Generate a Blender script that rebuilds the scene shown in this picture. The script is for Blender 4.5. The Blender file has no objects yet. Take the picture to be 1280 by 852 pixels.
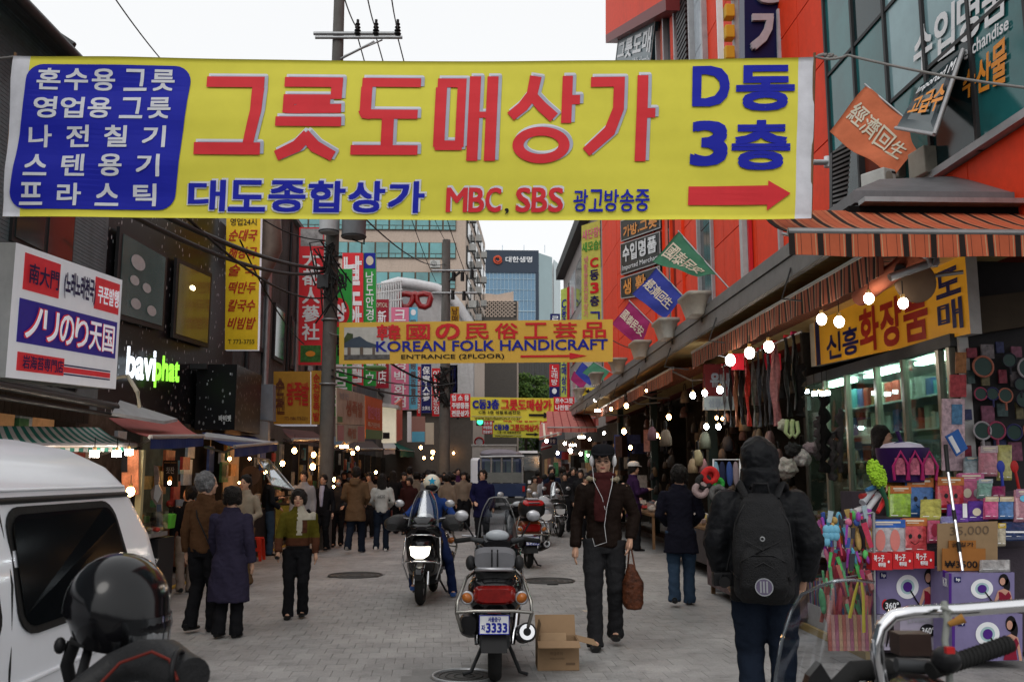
import bpy, bmesh, math, random
from mathutils import Vector, Matrix, noise
R = math.radians
random.seed(7)
SC = bpy.context.scene
COL = SC.collection
# ------------------------------------------------------------------ camera
F = 1150.0                      # focal length in photo pixels (photo is 1280 x 852)
EYE = Vector((0, 0, 1.62))
VX, HY = 600.0, 592.0           # vanishing point of the street, horizon row
PITCH = math.atan((HY - 426.0) / F)
YAW = math.atan((640.0 - VX) / F * math.cos(PITCH))
cam = bpy.data.cameras.new('camera'); camo = bpy.data.objects.new('camera', cam); COL.objects.link(camo)
camo.location = EYE
camo.rotation_euler = (R(90) + PITCH, 0, -YAW)
cam.sensor_width = 36; cam.lens = F / 1280 * 36
cam.clip_start = 0.05; cam.clip_end = 3000
cam.dof.use_dof = True; cam.dof.focus_distance = 9.0; cam.dof.aperture_fstop = 6.5
SC.camera = camo
# ------------------------------------------------------------------ light
SUN_EL, SUN_AZ = 48, 200
SC.world = w = bpy.data.worlds.new('World'); w.use_nodes = True
nt = w.node_tree; bg = nt.nodes['Background']
sky = nt.nodes.new('ShaderNodeTexSky'); sky.sky_type = 'NISHITA'; sky.sun_disc = False
sky.sun_elevation = R(SUN_EL); sky.sun_rotation = R(SUN_AZ); sky.air_density = 1.0; sky.dust_density = 5.0; sky.ozone_density = 1.0
hs = nt.nodes.new('ShaderNodeHueSaturation'); hs.inputs['Saturation'].default_value = 0.12; hs.inputs['Value'].default_value = 1.0
mx = nt.nodes.new('ShaderNodeMix'); mx.data_type = 'RGBA'; mx.inputs[0].default_value = 0.72; mx.inputs[7].default_value = (11.2, 11.35, 11.5, 1)
nt.links.new(sky.outputs[0], hs.inputs['Color']); nt.links.new(hs.outputs[0], mx.inputs[6]); nt.links.new(mx.outputs[2], bg.inputs[0])
bg.inputs[1].default_value = 0.108
sun = bpy.data.lights.new('sun', 'SUN'); sun.energy = 0.55; sun.angle = R(25); sun.color = (1, .96, .9)
suno = bpy.data.objects.new('sun', sun); COL.objects.link(suno)
suno.rotation_euler = (R(90 - SUN_EL), 0, R(180 - SUN_AZ))
SC.view_settings.view_transform = 'Standard'; SC.view_settings.look = 'None'; SC.view_settings.exposure = 0.0; SC.view_settings.gamma = 1
SC.view_settings.use_curve_mapping = False
SC.cycles.use_denoising = True
SC.cycles.max_bounces = 6; SC.cycles.diffuse_bounces = 3; SC.cycles.glossy_bounces = 3; SC.cycles.transmission_bounces = 4; SC.cycles.transparent_max_bounces = 12
SC.cycles.sample_clamp_indirect = 4.0; SC.cycles.caustics_reflective = False; SC.cycles.caustics_refractive = False
# ------------------------------------------------------------------ projection helpers
CR = camo.rotation_euler.to_matrix()
def ray(px, py): return (CR @ Vector(((px - 640) / F, (426 - py) / F, -1.0)))
def at(px, py, Y):
    d = ray(px, py); return EYE + d * (Y / d.y)
def atx(px, py, X):
    d = ray(px, py); return EYE + d * (X / d.x)
def gnd(px, py, z=0.0):
    d = ray(px, py); return EYE + d * ((z - EYE.z) / d.z)
def YX(px, X): return X * F / (px - VX)
V = Vector
# ------------------------------------------------------------------ materials
_m = {}
def L1(c): c /= 255.0; return c / 12.92 if c <= .04045 else ((c + .055) / 1.055) ** 2.4
def S(r, g, b, k=1.0): return tuple(min(.85, max(.004, L1(c) * k)) for c in (r, g, b))
def mat(name, col, rough=.6, metal=0.0, var=.12, vs=6.0, bump=0.0, bs=40.0, coat=0.0, emit=None, es=0.0, spec=.16, dirt=0.0, ds=1.2, alpha=1.0, trans=0.0, sheen=0.0):
    if name in _m: return _m[name]
    m = bpy.data.materials.new(name); m.use_nodes = True; n = m.node_tree.nodes; l = m.node_tree.links
    b = n['Principled BSDF']; b.inputs['Base Color'].default_value = (*col, 1); b.inputs['Roughness'].default_value = rough
    b.inputs['Metallic'].default_value = metal; b.inputs['Specular IOR Level'].default_value = spec
    b.inputs['Coat Weight'].default_value = coat; b.inputs['Alpha'].default_value = alpha; b.inputs['Transmission Weight'].default_value = trans
    b.inputs['Coat Roughness'].default_value = .08
    if sheen: b.inputs['Sheen Weight'].default_value = sheen
    tc = n.new('ShaderNodeTexCoord')
    src = None
    if var or dirt:
        nz = n.new('ShaderNodeTexNoise'); nz.inputs['Scale'].default_value = vs; nz.inputs['Detail'].default_value = 6; nz.inputs['Roughness'].default_value = .65
        l.new(tc.outputs['Object'], nz.inputs['Vector'])
        mr = n.new('ShaderNodeMapRange'); mr.inputs[1].default_value = .3; mr.inputs[2].default_value = .7; mr.inputs[3].default_value = 1 - var; mr.inputs[4].default_value = 1 + var
        l.new(nz.outputs[0], mr.inputs[0])
        vm = n.new('ShaderNodeVectorMath'); vm.operation = 'SCALE'; vm.inputs[0].default_value = col; l.new(mr.outputs[0], vm.inputs['Scale'])
        src = vm.outputs[0]
        if dirt:
            n2 = n.new('ShaderNodeTexNoise'); n2.inputs['Scale'].default_value = ds; n2.inputs['Detail'].default_value = 8; n2.inputs['Roughness'].default_value = .75; n2.inputs['Distortion'].default_value = .4
            mp = n.new('ShaderNodeMapping'); mp.inputs['Scale'].default_value = (1, 1, .35); l.new(tc.outputs['Object'], mp.inputs[0]); l.new(mp.outputs[0], n2.inputs['Vector'])
            r2 = n.new('ShaderNodeMapRange'); r2.inputs[1].default_value = .48; r2.inputs[2].default_value = .68; r2.inputs[3].default_value = 0; r2.inputs[4].default_value = dirt; r2.clamp = True
            l.new(n2.outputs[0], r2.inputs[0])
            mi = n.new('ShaderNodeMix'); mi.data_type = 'RGBA'; l.new(r2.outputs[0], mi.inputs[0]); l.new(src, mi.inputs[6]); mi.inputs[7].default_value = (col[0] * .3 + .012, col[1] * .28 + .01, col[2] * .26 + .008, 1)
            src = mi.outputs[2]
        l.new(src, b.inputs['Base Color'])
    if bump:
        nb = n.new('ShaderNodeTexNoise'); nb.inputs['Scale'].default_value = bs; nb.inputs['Detail'].default_value = 4; l.new(tc.outputs['Object'], nb.inputs['Vector'])
        bm_ = n.new('ShaderNodeBump'); bm_.inputs['Strength'].default_value = min(1, bump * 1.6); bm_.inputs['Distance'].default_value = .02 * bump + .004; l.new(nb.outputs[0], bm_.inputs['Height']); l.new(bm_.outputs[0], b.inputs['Normal'])
    if es: b.inputs['Emission Color'].default_value = (*(emit or col), 1); b.inputs['Emission Strength'].default_value = es
    _m[name] = m
    return m
def emis(name, col, s): return mat(name, (min(.8, col[0]), min(.8, col[1]), min(.8, col[2])), .5, var=0, emit=col, es=s)
def glass(name, tint=(.8, .9, .9), alpha=.25, rough=.03):
    if name in _m: return _m[name]
    m = bpy.data.materials.new(name); m.use_nodes = True; n = m.node_tree.nodes; l = m.node_tree.links
    n.remove(n['Principled BSDF']); o = n['Material Output']
    tr = n.new('ShaderNodeBsdfTransparent'); tr.inputs[0].default_value = (*tint, 1)
    gl = n.new('ShaderNodeBsdfGlossy'); gl.inputs['Roughness'].default_value = rough; gl.inputs[0].default_value = (.9, .95, 1, 1)
    fr = n.new('ShaderNodeLayerWeight'); fr.inputs[0].default_value = .35
    ad = n.new('ShaderNodeMath'); ad.operation = 'MULTIPLY_ADD'; ad.inputs[1].default_value = .4; ad.inputs[2].default_value = alpha; ad.use_clamp = True
    l.new(fr.outputs['Fresnel'], ad.inputs[0]); mxs = n.new('ShaderNodeMixShader'); l.new(ad.outputs[0], mxs.inputs[0]); l.new(tr.outputs[0], mxs.inputs[1]); l.new(gl.outputs[0], mxs.inputs[2]); l.new(mxs.outputs[0], o.inputs[0])
    _m[name] = m; return m
# ------------------------------------------------------------------ mesh builder
ORG = {}
class MB:
    def __init__(s): s.v = []; s.f = []; s.mi = []; s.sm = []; s.m = 0; s.smooth = False
    def add(s, vs, fs, smooth=None, m=None):
        o = len(s.v); s.v += [tuple(p) for p in vs]; sm = s.smooth if smooth is None else smooth
        for f in fs: s.f.append(tuple(i + o for i in f)); s.mi.append(s.m if m is None else m); s.sm.append(sm)
        return s
    def box(s, c, d, rot=None, m=None):
        x, y, z = d[0] / 2, d[1] / 2, d[2] / 2
        P = [V((a, b, e)) for a in (-x, x) for b in (-y, y) for e in (-z, z)]
        if rot is not None:
            M = rot if isinstance(rot, Matrix) else Matrix.Rotation(rot, 3, 'Z'); P = [M @ p for p in P]
        c = V(c)
        return s.add([p + c for p in P], [(0, 1, 3, 2), (4, 6, 7, 5), (0, 4, 5, 1), (2, 3, 7, 6), (0, 2, 6, 4), (1, 5, 7, 3)], False, m)
    def b2(s, lo, hi, m=None):
        return s.box([(lo[i] + hi[i]) / 2 for i in range(3)], [abs(hi[i] - lo[i]) for i in range(3)], m=m)
    def slab(s, q, t, m=None):
        """q: 4 corners; t: thickness vector"""
        q = [V(p) for p in q]; t = V(t)
        return s.add(q + [p + t for p in q], [(0, 1, 2, 3), (7, 6, 5, 4), (0, 4, 5, 1), (1, 5, 6, 2), (2, 6, 7, 3), (3, 7, 4, 0)], False, m)
    def tube(s, pts, r, n=8, m=None, cap=True, flat=None):
        pts = [V(p) for p in pts]; k = len(pts)
        rs = r if isinstance(r, (list, tuple)) else [r] * k
        rings = []; prev = None
        for i, p in enumerate(pts):
            d = (pts[min(i + 1, k - 1)] - pts[max(i - 1, 0)])
            if d.length < 1e-9: d = V((0, 0, 1))
            d.normalize()
            if prev is None: a = d.orthogonal().normalized()
            else:
                a = prev - d * prev.dot(d)
                a = a.normalized() if a.length > 1e-6 else d.orthogonal().normalized()
            prev = a; b = d.cross(a)
            rr = rs[i]; ra, rb = (rr if isinstance(rr, (tuple, list)) else (rr, rr))
            rings.append([p + a * math.cos(t) * ra + b * math.sin(t) * rb for t in [2 * math.pi * j / n for j in range(n)]])
        return s.rings(rings, cap, m)
    def rings(s, rings, cap=True, m=None, smooth=True, closed=False):
        n = len(rings[0]); vs = [p for rg in rings for p in rg]; fs = []
        K = len(rings)
        for i in range(K if closed else K - 1):
            i2 = (i + 1) % K
            for j in range(n): fs.append((i * n + j, i * n + (j + 1) % n, i2 * n + (j + 1) % n, i2 * n + j))
        s.add(vs, fs, smooth, m)
        if cap and not closed:
            s.add(rings[0], [tuple(range(n - 1, -1, -1))], False, m); s.add(rings[-1], [tuple(range(n))], False, m)
        return s
    def cyl(s, a, b, r, r2=None, n=12, m=None): return s.tube([a, b], [r, r if r2 is None else r2], n, m)
    def ell(s, c, r, n=12, k=8, rot=None, m=None):
        c = V(c); r = (r, r, r) if not hasattr(r, '__len__') else r
        vs = [V((0, 0, r[2]))]; fs = []
        for i in range(1, k):
            t = math.pi * i / k
            for j in range(n):
                p = 2 * math.pi * j / n; vs.append(V((r[0] * math.sin(t) * math.cos(p), r[1] * math.sin(t) * math.sin(p), r[2] * math.cos(t))))
        vs.append(V((0, 0, -r[2])))
        for j in range(n): fs.append((0, 1 + j, 1 + (j + 1) % n))
        for i in range(k - 2):
            for j in range(n): fs.append((1 + i * n + j, 1 + (i + 1) * n + j, 1 + (i + 1) * n + (j + 1) % n, 1 + i * n + (j + 1) % n))
        e = len(vs) - 1
        for j in range(n): fs.append((1 + (k - 2) * n + j, e, 1 + (k - 2) * n + (j + 1) % n))
        if rot is not None: vs = [rot @ p for p in vs]
        return s.add([p + c for p in vs], fs, True, m)
    def torus(s, c, R1, r, axis='X', n=24, k=8, m=None, rot=None):
        rg = []
        for i in range(n):
            a = 2 * math.pi * i / n; row = []
            for j in range(k):
                b = 2 * math.pi * j / k; q = R1 + r * math.cos(b)
                p = V((r * math.sin(b), q * math.cos(a), q * math.sin(a)))
                if axis == 'Z': p = V((p.y, p.z, p.x))
                if axis == 'Y': p = V((p.y, p.x, p.z))
                if rot is not None: p = rot @ p
                row.append(p + V(c))
            rg.append(row)
        return s.rings(rg, False, m, True, True)
    def loft(s, secs, n=16, pw=2.0, m=None, axis='Y'):
        """secs: (cx,cy,cz,ra,rb) superellipse sections; for axis Y: ra along x, rb along z; axis Z: ra x, rb y"""
        rg = []
        for (x, y, z, ra, rb) in secs:
            row = []
            for j in range(n):
                a = 2 * math.pi * j / n; c, q = math.cos(a), math.sin(a)
                u = ra * math.copysign(abs(c) ** (2 / pw), c); t = rb * math.copysign(abs(q) ** (2 / pw), q)
                row.append(V((x + u, y, z + t)) if axis == 'Y' else V((x + u, y + t, z)))
            rg.append(row)
        return s.rings(rg, True, m)
    def poly(s, pts, t, m=None):
        """prism from an outline; t thickness vector"""
        pts = [V(p) for p in pts]; t = V(t); n = len(pts)
        return s.add(pts + [p + t for p in pts], [tuple(range(n)), tuple(range(2 * n - 1, n - 1, -1))] + [(i, n + i, n + (i + 1) % n, (i + 1) % n) for i in range(n)], False, m)
    def mesh(s, name, mats, off=V((0, 0, 0))):
        me = bpy.data.meshes.new(name); me.from_pydata([(p[0] - off.x, p[1] - off.y, p[2] - off.z) for p in s.v], [], s.f)
        for m in (mats if isinstance(mats, (list, tuple)) else [mats]): me.materials.append(m)
        me.polygons.foreach_set('material_index', s.mi); me.polygons.foreach_set('use_smooth', s.sm); me.update()
        return me
    def build(s, name, mats, parent=None, bevel=0, recalc=True, label=None, org=None):
        off = ORG.get(parent.name, V((0, 0, 0))) if parent is not None else V(org or (0, 0, 0))
        me = s.mesh(name, mats, off)
        if recalc:
            b = bmesh.new(); b.from_mesh(me); bmesh.ops.recalc_face_normals(b, faces=b.faces); b.to_mesh(me); b.free()
        o = bpy.data.objects.new(name, me); COL.objects.link(o)
        if parent is not None: o.parent = parent; ORG[o.name] = off
        else: o.location = off; ORG[o.name] = off
        if bevel:
            md = o.modifiers.new('bevel', 'BEVEL'); md.width = bevel; md.segments = 2; md.limit_method = 'ANGLE'; md.angle_limit = R(40)
        if label: o['label'] = label
        return o
def thing(name, label, cat, loc=(0, 0, 0), group=None):
    o = bpy.data.objects.new(name, None); COL.objects.link(o); o.empty_display_size = .1; o.location = loc
    o['label'] = label; o['category'] = cat
    if group: o['group'] = group
    ORG[o.name] = V(loc); return o
def tag(o, label, cat, group=None):
    o['label'] = label; o['category'] = cat
    if group: o['group'] = group
    return o
def struct(o): o['kind'] = 'structure'; return o
def stuff(o, label=None, cat=None):
    o['kind'] = 'stuff'
    if label: o['label'] = label
    if cat: o['category'] = cat
    return o
def dup(o, parent=None, loc=None, rz=None, label=None, group=None, scale=None):
    c = o.copy(); COL.objects.link(c); c.parent = parent
    if loc is not None: c.location = loc
    if rz is not None: c.rotation_euler = (c.rotation_euler[0], c.rotation_euler[1], rz)
    if scale is not None: c.scale = scale
    if label: c['label'] = label
    if group: c['group'] = group
    for ch in o.children: dup(ch, c)
    return c
# ------------------------------------------------------------------ lettering
_g = {}
def glyph(body):
    if body in _g: return _g[body]
    c = bpy.data.curves.new('t', 'FONT'); c.body = body; c.size = 1; c.resolution_u = 3
    o = bpy.data.objects.new('t', c); COL.objects.link(o)
    bpy.context.view_layer.update()
    me = bpy.data.meshes.new_from_object(o.evaluated_get(bpy.context.evaluated_depsgraph_get()))
    vs = [(v.co.x, v.co.y) for v in me.vertices]; fs = [tuple(p.vertices) for p in me.polygons]
    bpy.data.objects.remove(o); bpy.data.curves.remove(c); bpy.data.meshes.remove(me)
    if not vs: vs = [(0, 0), (1, 0), (1, 1)]; fs = []
    x0 = min(p[0] for p in vs); x1 = max(p[0] for p in vs); y0 = min(p[1] for p in vs); y1 = max(p[1] for p in vs)
    W = max(x1 - x0, 1e-4); H = max(y1 - y0, 1e-4)
    _g[body] = ([((p[0] - x0) / W, (p[1] - y0) / H) for p in vs], fs, W, H)
    return _g[body]
class Quad:
    """a bilinear panel: TL, TR, BL, BR world points; u to the right, v down, both 0..1"""
    def __init__(s, TL, TR, BL, BR):
        s.q = [V(p) for p in (TL, TR, BL, BR)]; s.w = ((s.q[1] - s.q[0]).length + (s.q[3] - s.q[2]).length) / 2; s.h = ((s.q[2] - s.q[0]).length + (s.q[3] - s.q[1]).length) / 2
        s.n = (s.q[1] - s.q[0]).cross(s.q[0] - s.q[2]).normalized()
        if s.n.dot(EYE - s.q[0]) < 0: s.n = -s.n
    def p(s, u, v, o=0.0):
        a = s.q[0].lerp(s.q[1], u); b = s.q[2].lerp(s.q[3], u); return a.lerp(b, v) + s.n * o
def pix(x0, y0, x1, y1, Y, y2=None, y3=None, x2=None, x3=None):
    """panel facing the street's mouth at distance Y from pixel corners (y2,y3: the right edge's own top and bottom)"""
    return Quad(at(x0, y0, Y), at(x1, y0 if y2 is None else y2, Y), at(x0 if x2 is None else x2, y1, Y), at(x1 if x3 is None else x3, y1 if y3 is None else y3, Y))
def sidep(x0, y0, y1, x1, y2, y3, X):
    """panel on a wall x = X: left edge (x0: y0..y1), right edge (x1: y2..y3)"""
    a = atx(x0, y0, X); b = atx(x0, y1, X); c = atx(x1, y2, X); d = atx(x1, y3, X)
    return Quad(a, c, V((X, a.y, b.z)), V((X, c.y, d.z)))
def put(mb, Q, body, u, v, w, h, bold=0.0, off=.012, m=None, shear=0, fit=False, wave=None, fn=None):
    """text fitted into the box (u,v,w,h) of panel Q; bold in panel heights"""
    vs, fs, W, H = glyph(body)
    cj = any('\u3400' <= ch <= '\u9fff' for ch in body)
    if bold: bold = min(bold * 2.4, .022 if cj else .05) * h / max(1, len(body.split('\n')))
    if fit:
        nw = h * Q.h * W / H / Q.w
        if nw < w: u += (w - nw) / 2; w = nw
        else: nh = w * Q.w * H / W / Q.h; v += (h - nh) / 2; h = nh
    sh = [(0, 0)] if not bold else [(-bold, -bold), (bold, -bold), (-bold, bold), (bold, bold)]
    bu = Q.h / Q.w
    for i, (a, b) in enumerate(sh):
        P = []
        for (x, y) in vs:
            uu = u + (x + shear * (y - .5)) * w + a * bu; vv = v + (1 - y) * h + b
            P.append(Q.p(uu, vv, off + i * .0006) if fn is None else fn(uu, vv, off + i * .0006))
        mb.add(P, fs, False, m)
def col_text(mb, Q, chars, u, v, w, h, bold=0.0, off=.012, m=None, gap=.12, fn=None):
    n = len(chars); st = h / n
    for i, c in enumerate(chars):
        if c != ' ': put(mb, Q, c, u, v + i * st + st * gap / 2, w, st * (1 - gap), bold, off, m, fn=fn)
def row_text(mb, Q, chars, u, v, w, h, bold=0.0, off=.012, m=None, gap=.12, fn=None):
    n = len(chars); st = w / n
    for i, c in enumerate(chars):
        if c != ' ': put(mb, Q, c, u + i * st + st * gap / 2, v, st * (1 - gap), h, bold, off, m, fn=fn)
def rect(mb, Q, u, v, w, h, off=.004, m=None):
    mb.slab([Q.p(u, v, off), Q.p(u, v + h, off), Q.p(u + w, v + h, off), Q.p(u + w, v, off)], Q.n * -.004, m)
def disc(mb, Q, u, v, rx, ry, off=.006, m=None, n=28, inner=0, fn=None):
    P = [Q.p(u + rx * math.cos(2 * math.pi * i / n), v + ry * math.sin(2 * math.pi * i / n), off) for i in range(n)]
    if inner:
        P2 = [Q.p(u + rx * inner * math.cos(2 * math.pi * i / n), v + ry * inner * math.sin(2 * math.pi * i / n), off) for i in range(n)]
        mb.add(P + P2, [(i, (i + 1) % n, n + (i + 1) % n, n + i) for i in range(n)], False, m)
    else: mb.add(P, [tuple(range(n))], False, m)
def upoly(mb, Q, pts, off=.006, m=None):
    mb.add([Q.p(a, b, off) for a, b in pts], [tuple(range(len(pts)))], False, m)
def plastic(name, c, **k): return mat(name, c, rough=k.pop('rough', .45), var=k.pop('var', .05), **k)
# inks / colours used by many signs
RED = plastic('red_print', (.55, .022, .03)); BLUE = plastic('blue_print', (.012, .02, .28)); WHITE = plastic('white_print', (.75, .76, .78)); BLACKP = plastic('black_print', (.012, .012, .014))
YEL = plastic('yellow_print', (.72, .62, .06)); GREEN = plastic('green_print', (.03, .3, .05)); ORAN = plastic('orange_print', (.75, .27, .03)); PINK = plastic('pink_print', (.62, .17, .28)); GOLD = plastic('gold_print', (.6, .35, .03))
LBLUE = plastic('light_blue_print', (.12, .42, .6)); NAVY = plastic('navy_print', (.012, .014, .1)); GREYP = plastic('grey_print', (.3, .31, .33)); BROWNP = plastic('brown_print', (.12, .04, .02)); CREAM = plastic('cream_print', (.6, .54, .42))
STEEL = mat('galvanised_steel', (.35, .36, .37), .45, .7, bump=.1, dirt=.4); DSTEEL = mat('dark_steel', (.05, .052, .055), .5, .4, dirt=.3); CHROME = mat('chrome', (.75, .75, .77), .12, 1.0, var=.03)
CONC = mat('concrete', (.22, .21, .2), .9, bump=.4, bs=25, dirt=.5); BLK = mat('black_plastic', (.012, .012, .013), .38, bump=.05); RUB = mat('black_rubber', (.014, .014, .014), .8, bump=.2)
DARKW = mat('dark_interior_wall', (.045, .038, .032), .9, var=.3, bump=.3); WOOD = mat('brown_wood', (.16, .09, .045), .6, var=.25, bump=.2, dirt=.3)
def sign(name, label, Q, bg_, items, depth=.12, cat='sign', side=None, group=None, edge=None, frame=None):
    """items: (kind, material, ...) kinds: t text, c column, r row, b rect, d disc"""
    t = thing(name, label, cat, Q.p(.5, 1), group)
    mb = MB(); mb.slab([Q.p(0, 0), Q.p(0, 1), Q.p(1, 1), Q.p(1, 0)], -Q.n * depth)
    if side is not None:
        for i in range(1, 6): mb.mi[i] = 1
    mb.build('board', [bg_] + ([side] if side is not None else []), t)
    if frame is not None:
        fr = MB(); g = .03
        bu = g / Q.w; bv = g / Q.h
        for (a, b, c, d) in ((0, 0, 1, bv), (0, 1 - bv, 1, bv), (0, bv, bu, 1 - 2 * bv), (1 - bu, bv, bu, 1 - 2 * bv)):
            fr.slab([Q.p(a, b, .02), Q.p(a, b + d, .02), Q.p(a + c, b + d, .02), Q.p(a + c, b, .02)], -Q.n * .018)
        fr.build('frame', frame, t)
    by = {}
    for it in items:
        k, m_ = it[0], it[1]
        key = (id(it), 'lettering' if k in 'tcr' else 'printed_panel')
        if key not in by: by[key] = (MB(), m_)
        mb = by[key][0]; kw = it[-1] if isinstance(it[-1], dict) else {}; a = [x for x in it[2:] if not isinstance(x, dict)]
        if k == 't': put(mb, Q, *a, **kw)
        elif k == 'c': col_text(mb, Q, *a, **kw)
        elif k == 'r': row_text(mb, Q, *a, **kw)
        elif k == 'b': rect(mb, Q, *a, **kw)
        elif k == 'd': disc(mb, Q, *a, **kw)
        elif k == 'p': upoly(mb, Q, *a, **kw)
    for (mn, nm), (mb, m_) in by.items(): mb.build(nm, m_, t, recalc=False)
    return t
def fuse(mb, name, mats, vox, par=None, fold=0.0, ff=(9, 9, 5), paint=None, sm=2):
    me = mb.mesh('tmp', mats); o = bpy.data.objects.new('tmp', me); COL.objects.link(o)
    md = o.modifiers.new('r', 'REMESH'); md.mode = 'VOXEL'; md.voxel_size = vox; md.use_smooth_shade = True
    s_ = o.modifiers.new('s', 'SMOOTH'); s_.iterations = sm; s_.factor = .5
    ev = o.evaluated_get(bpy.context.evaluated_depsgraph_get()); nm = bpy.data.meshes.new_from_object(ev); bpy.data.objects.remove(o); bpy.data.meshes.remove(me)
    nm.name = name; nm.materials.clear()
    for m_ in (mats if isinstance(mats, (list, tuple)) else [mats]): nm.materials.append(m_)
    if fold:
        N = [v.normal.copy() for v in nm.vertices]
        for v, n_ in zip(nm.vertices, N):
            p = v.co; f_ = noise.noise(V((p.x * ff[0], p.y * ff[1], p.z * ff[2] + p.x * 4))) + .55 * abs(noise.noise(V((p.x * 14 + 3, p.y * 14, p.z * 22)))) + .3 * noise.noise(V((p.x * 34, p.y * 34, p.z * 30)))
            v.co = p + n_ * (fold * f_)
    if paint:
        for f in nm.polygons: f.material_index = paint(f.center)
    for f in nm.polygons: f.use_smooth = True
    o = bpy.data.objects.new(name, nm); COL.objects.link(o)
    if par is not None: o.parent = par
    ORG[o.name] = V((0, 0, 0)); return o
# ================================================================== GROUND
def brick_ground():
    m=bpy.data.materials.new('far_paving');m.use_nodes=True;n=m.node_tree.nodes;l=m.node_tree.links;b=n['Principled BSDF'];b.inputs['Roughness'].default_value=.8
    tc=n.new('ShaderNodeTexCoord');br=n.new('ShaderNodeTexBrick');br.inputs['Scale'].default_value=1;br.inputs['Brick Width'].default_value=.165;br.inputs['Row Height'].default_value=.25
    br.inputs['Mortar Size'].default_value=.008;br.inputs['Color1'].default_value=(.25,.245,.24,1);br.inputs['Color2'].default_value=(.2,.196,.192,1);br.inputs['Mortar'].default_value=(.12,.118,.115,1)
    mp=n.new('ShaderNodeMapping');l.new(tc.outputs['Object'],mp.inputs[0]);l.new(mp.outputs[0],br.inputs[0])
    nz=n.new('ShaderNodeTexNoise');nz.inputs['Scale'].default_value=.9;nz.inputs['Detail'].default_value=6;l.new(tc.outputs['Object'],nz.inputs[0])
    mr=n.new('ShaderNodeMapRange');mr.inputs[3].default_value=.6;mr.inputs[4].default_value=1.35;l.new(nz.outputs[0],mr.inputs[0])
    vm=n.new('ShaderNodeVectorMath');vm.operation='SCALE';l.new(br.outputs[0],vm.inputs[0]);l.new(mr.outputs[0],vm.inputs['Scale']);l.new(vm.outputs[0],b.inputs[0]);return m
def paver_mat():
    m=bpy.data.materials.new('paver_stone');m.use_nodes=True;n=m.node_tree.nodes;l=m.node_tree.links;b=n['Principled BSDF'];b.inputs['Roughness'].default_value=.68
    tc=n.new('ShaderNodeTexCoord');ge=n.new('ShaderNodeNewGeometry')
    def nz(s,d,lo,hi,a,c):
        x=n.new('ShaderNodeTexNoise');x.inputs['Scale'].default_value=s;x.inputs['Detail'].default_value=d;x.inputs['Roughness'].default_value=.7;l.new(ge.outputs['Position'],x.inputs[0])
        r=n.new('ShaderNodeMapRange');r.inputs[1].default_value=lo;r.inputs[2].default_value=hi;r.inputs[3].default_value=a;r.inputs[4].default_value=c;l.new(x.outputs[0],r.inputs[0]);return r.outputs[0]
    at_=n.new('ShaderNodeAttribute');at_.attribute_name='tone'
    r0=n.new('ShaderNodeMapRange');r0 .inputs[3].default_value=.94;r0 .inputs[4].default_value=1.07;l.new(at_.outputs['Fac'],r0 .inputs[0])
    prev=r0 .outputs[0]
    for o in(nz(.7,5,.3,.7,.68,1.28),nz(60,3,.35,.65,.85,1.15),nz(5,5,.5,.72,1.0,.68),nz(1.7,8,.56,.66,1.0,.78)):
        mm=n.new('ShaderNodeMath');mm.operation='MULTIPLY';l.new(prev,mm.inputs[0]);l.new(o,mm.inputs[1]);prev=mm.outputs[0]
    vm=n.new('ShaderNodeVectorMath');vm.operation='SCALE';vm.inputs[0].default_value=(.262,.256,.25);l.new(prev,vm.inputs['Scale']);l.new(vm.outputs[0],b.inputs[0])
    nb=n.new('ShaderNodeTexNoise');nb.inputs['Scale'].default_value=90;l.new(ge.outputs['Position'],nb.inputs[0]);bp=n.new('ShaderNodeBump');bp.inputs['Strength'].default_value=.4;bp.inputs['Distance'].default_value=.003;l.new(nb.outputs[0],bp.inputs['Height']);l.new(bp.outputs[0],b.inputs['Normal'])
    return m
g=MB();g.add([(-900,-60,-.035),(900,-60,-.035),(900,1500,-.035),(-900,1500,-.035)],[(0,1,2,3)]);struct(g.build('ground',mat('asphalt',(.05,.05,.05),.9,bump=.3)))
PVY=27.0
g=MB();g.add([(-5.5,-6,-.012),(5.5,-6,-.012),(5.5,PVY,-.012),(-5.5,PVY,-.012)],[(0,1,2,3)])
road=struct(g.build('road',mat('sand_joint',(.215,.21,.205),.95,bump=.4)))
g=MB();g.add([(-5.5,PVY,0),(5.5,PVY,0),(9,180,0),(-6,180,0)],[(0,1,2,3)]);struct(g.build('far_road',brick_ground()))
PM=paver_mat();PW,PL,RO=.165,.25,R(2.5)
def paver_verts(hx,hy,j,x=0,y=0,z=0):
    c=.0035
    return[(x+a*hx,y+b*hy,z-.012)for a,b in((-1,-1),(1,-1),(1,1),(-1,1))]+[(x+a*(hx),y+b*(hy),z-c*.5)for a,b in((-1,-1),(1,-1),(1,1),(-1,1))]+[(x+a*(hx-c),y+b*(hy-c),z)for a,b in((-1,-1),(1,-1),(1,1),(-1,1))]
PF=[(8,9,10,11)]+[(i,(i+1)%4,4+(i+1)%4,4+i)for i in range(4)]+[(4+i,4+(i+1)%4,8+(i+1)%4,8+i)for i in range(4)]
protos=[]
for k in range(4):
    me=bpy.data.meshes.new('paver');me.from_pydata(paver_verts(PW/2-.0012,PL/2-.0012,0),[],PF);me.materials.append(PM)
    a=me.attributes.new('tone','FLOAT','POINT');a.data.foreach_set('value',[k/3]*len(me.vertices));protos.append(me)
cs,sn=math.cos(RO),math.sin(RO);npv=0
pv=[];tones=[];pf=[]
rnd=random.Random(3);cells=[]
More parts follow.
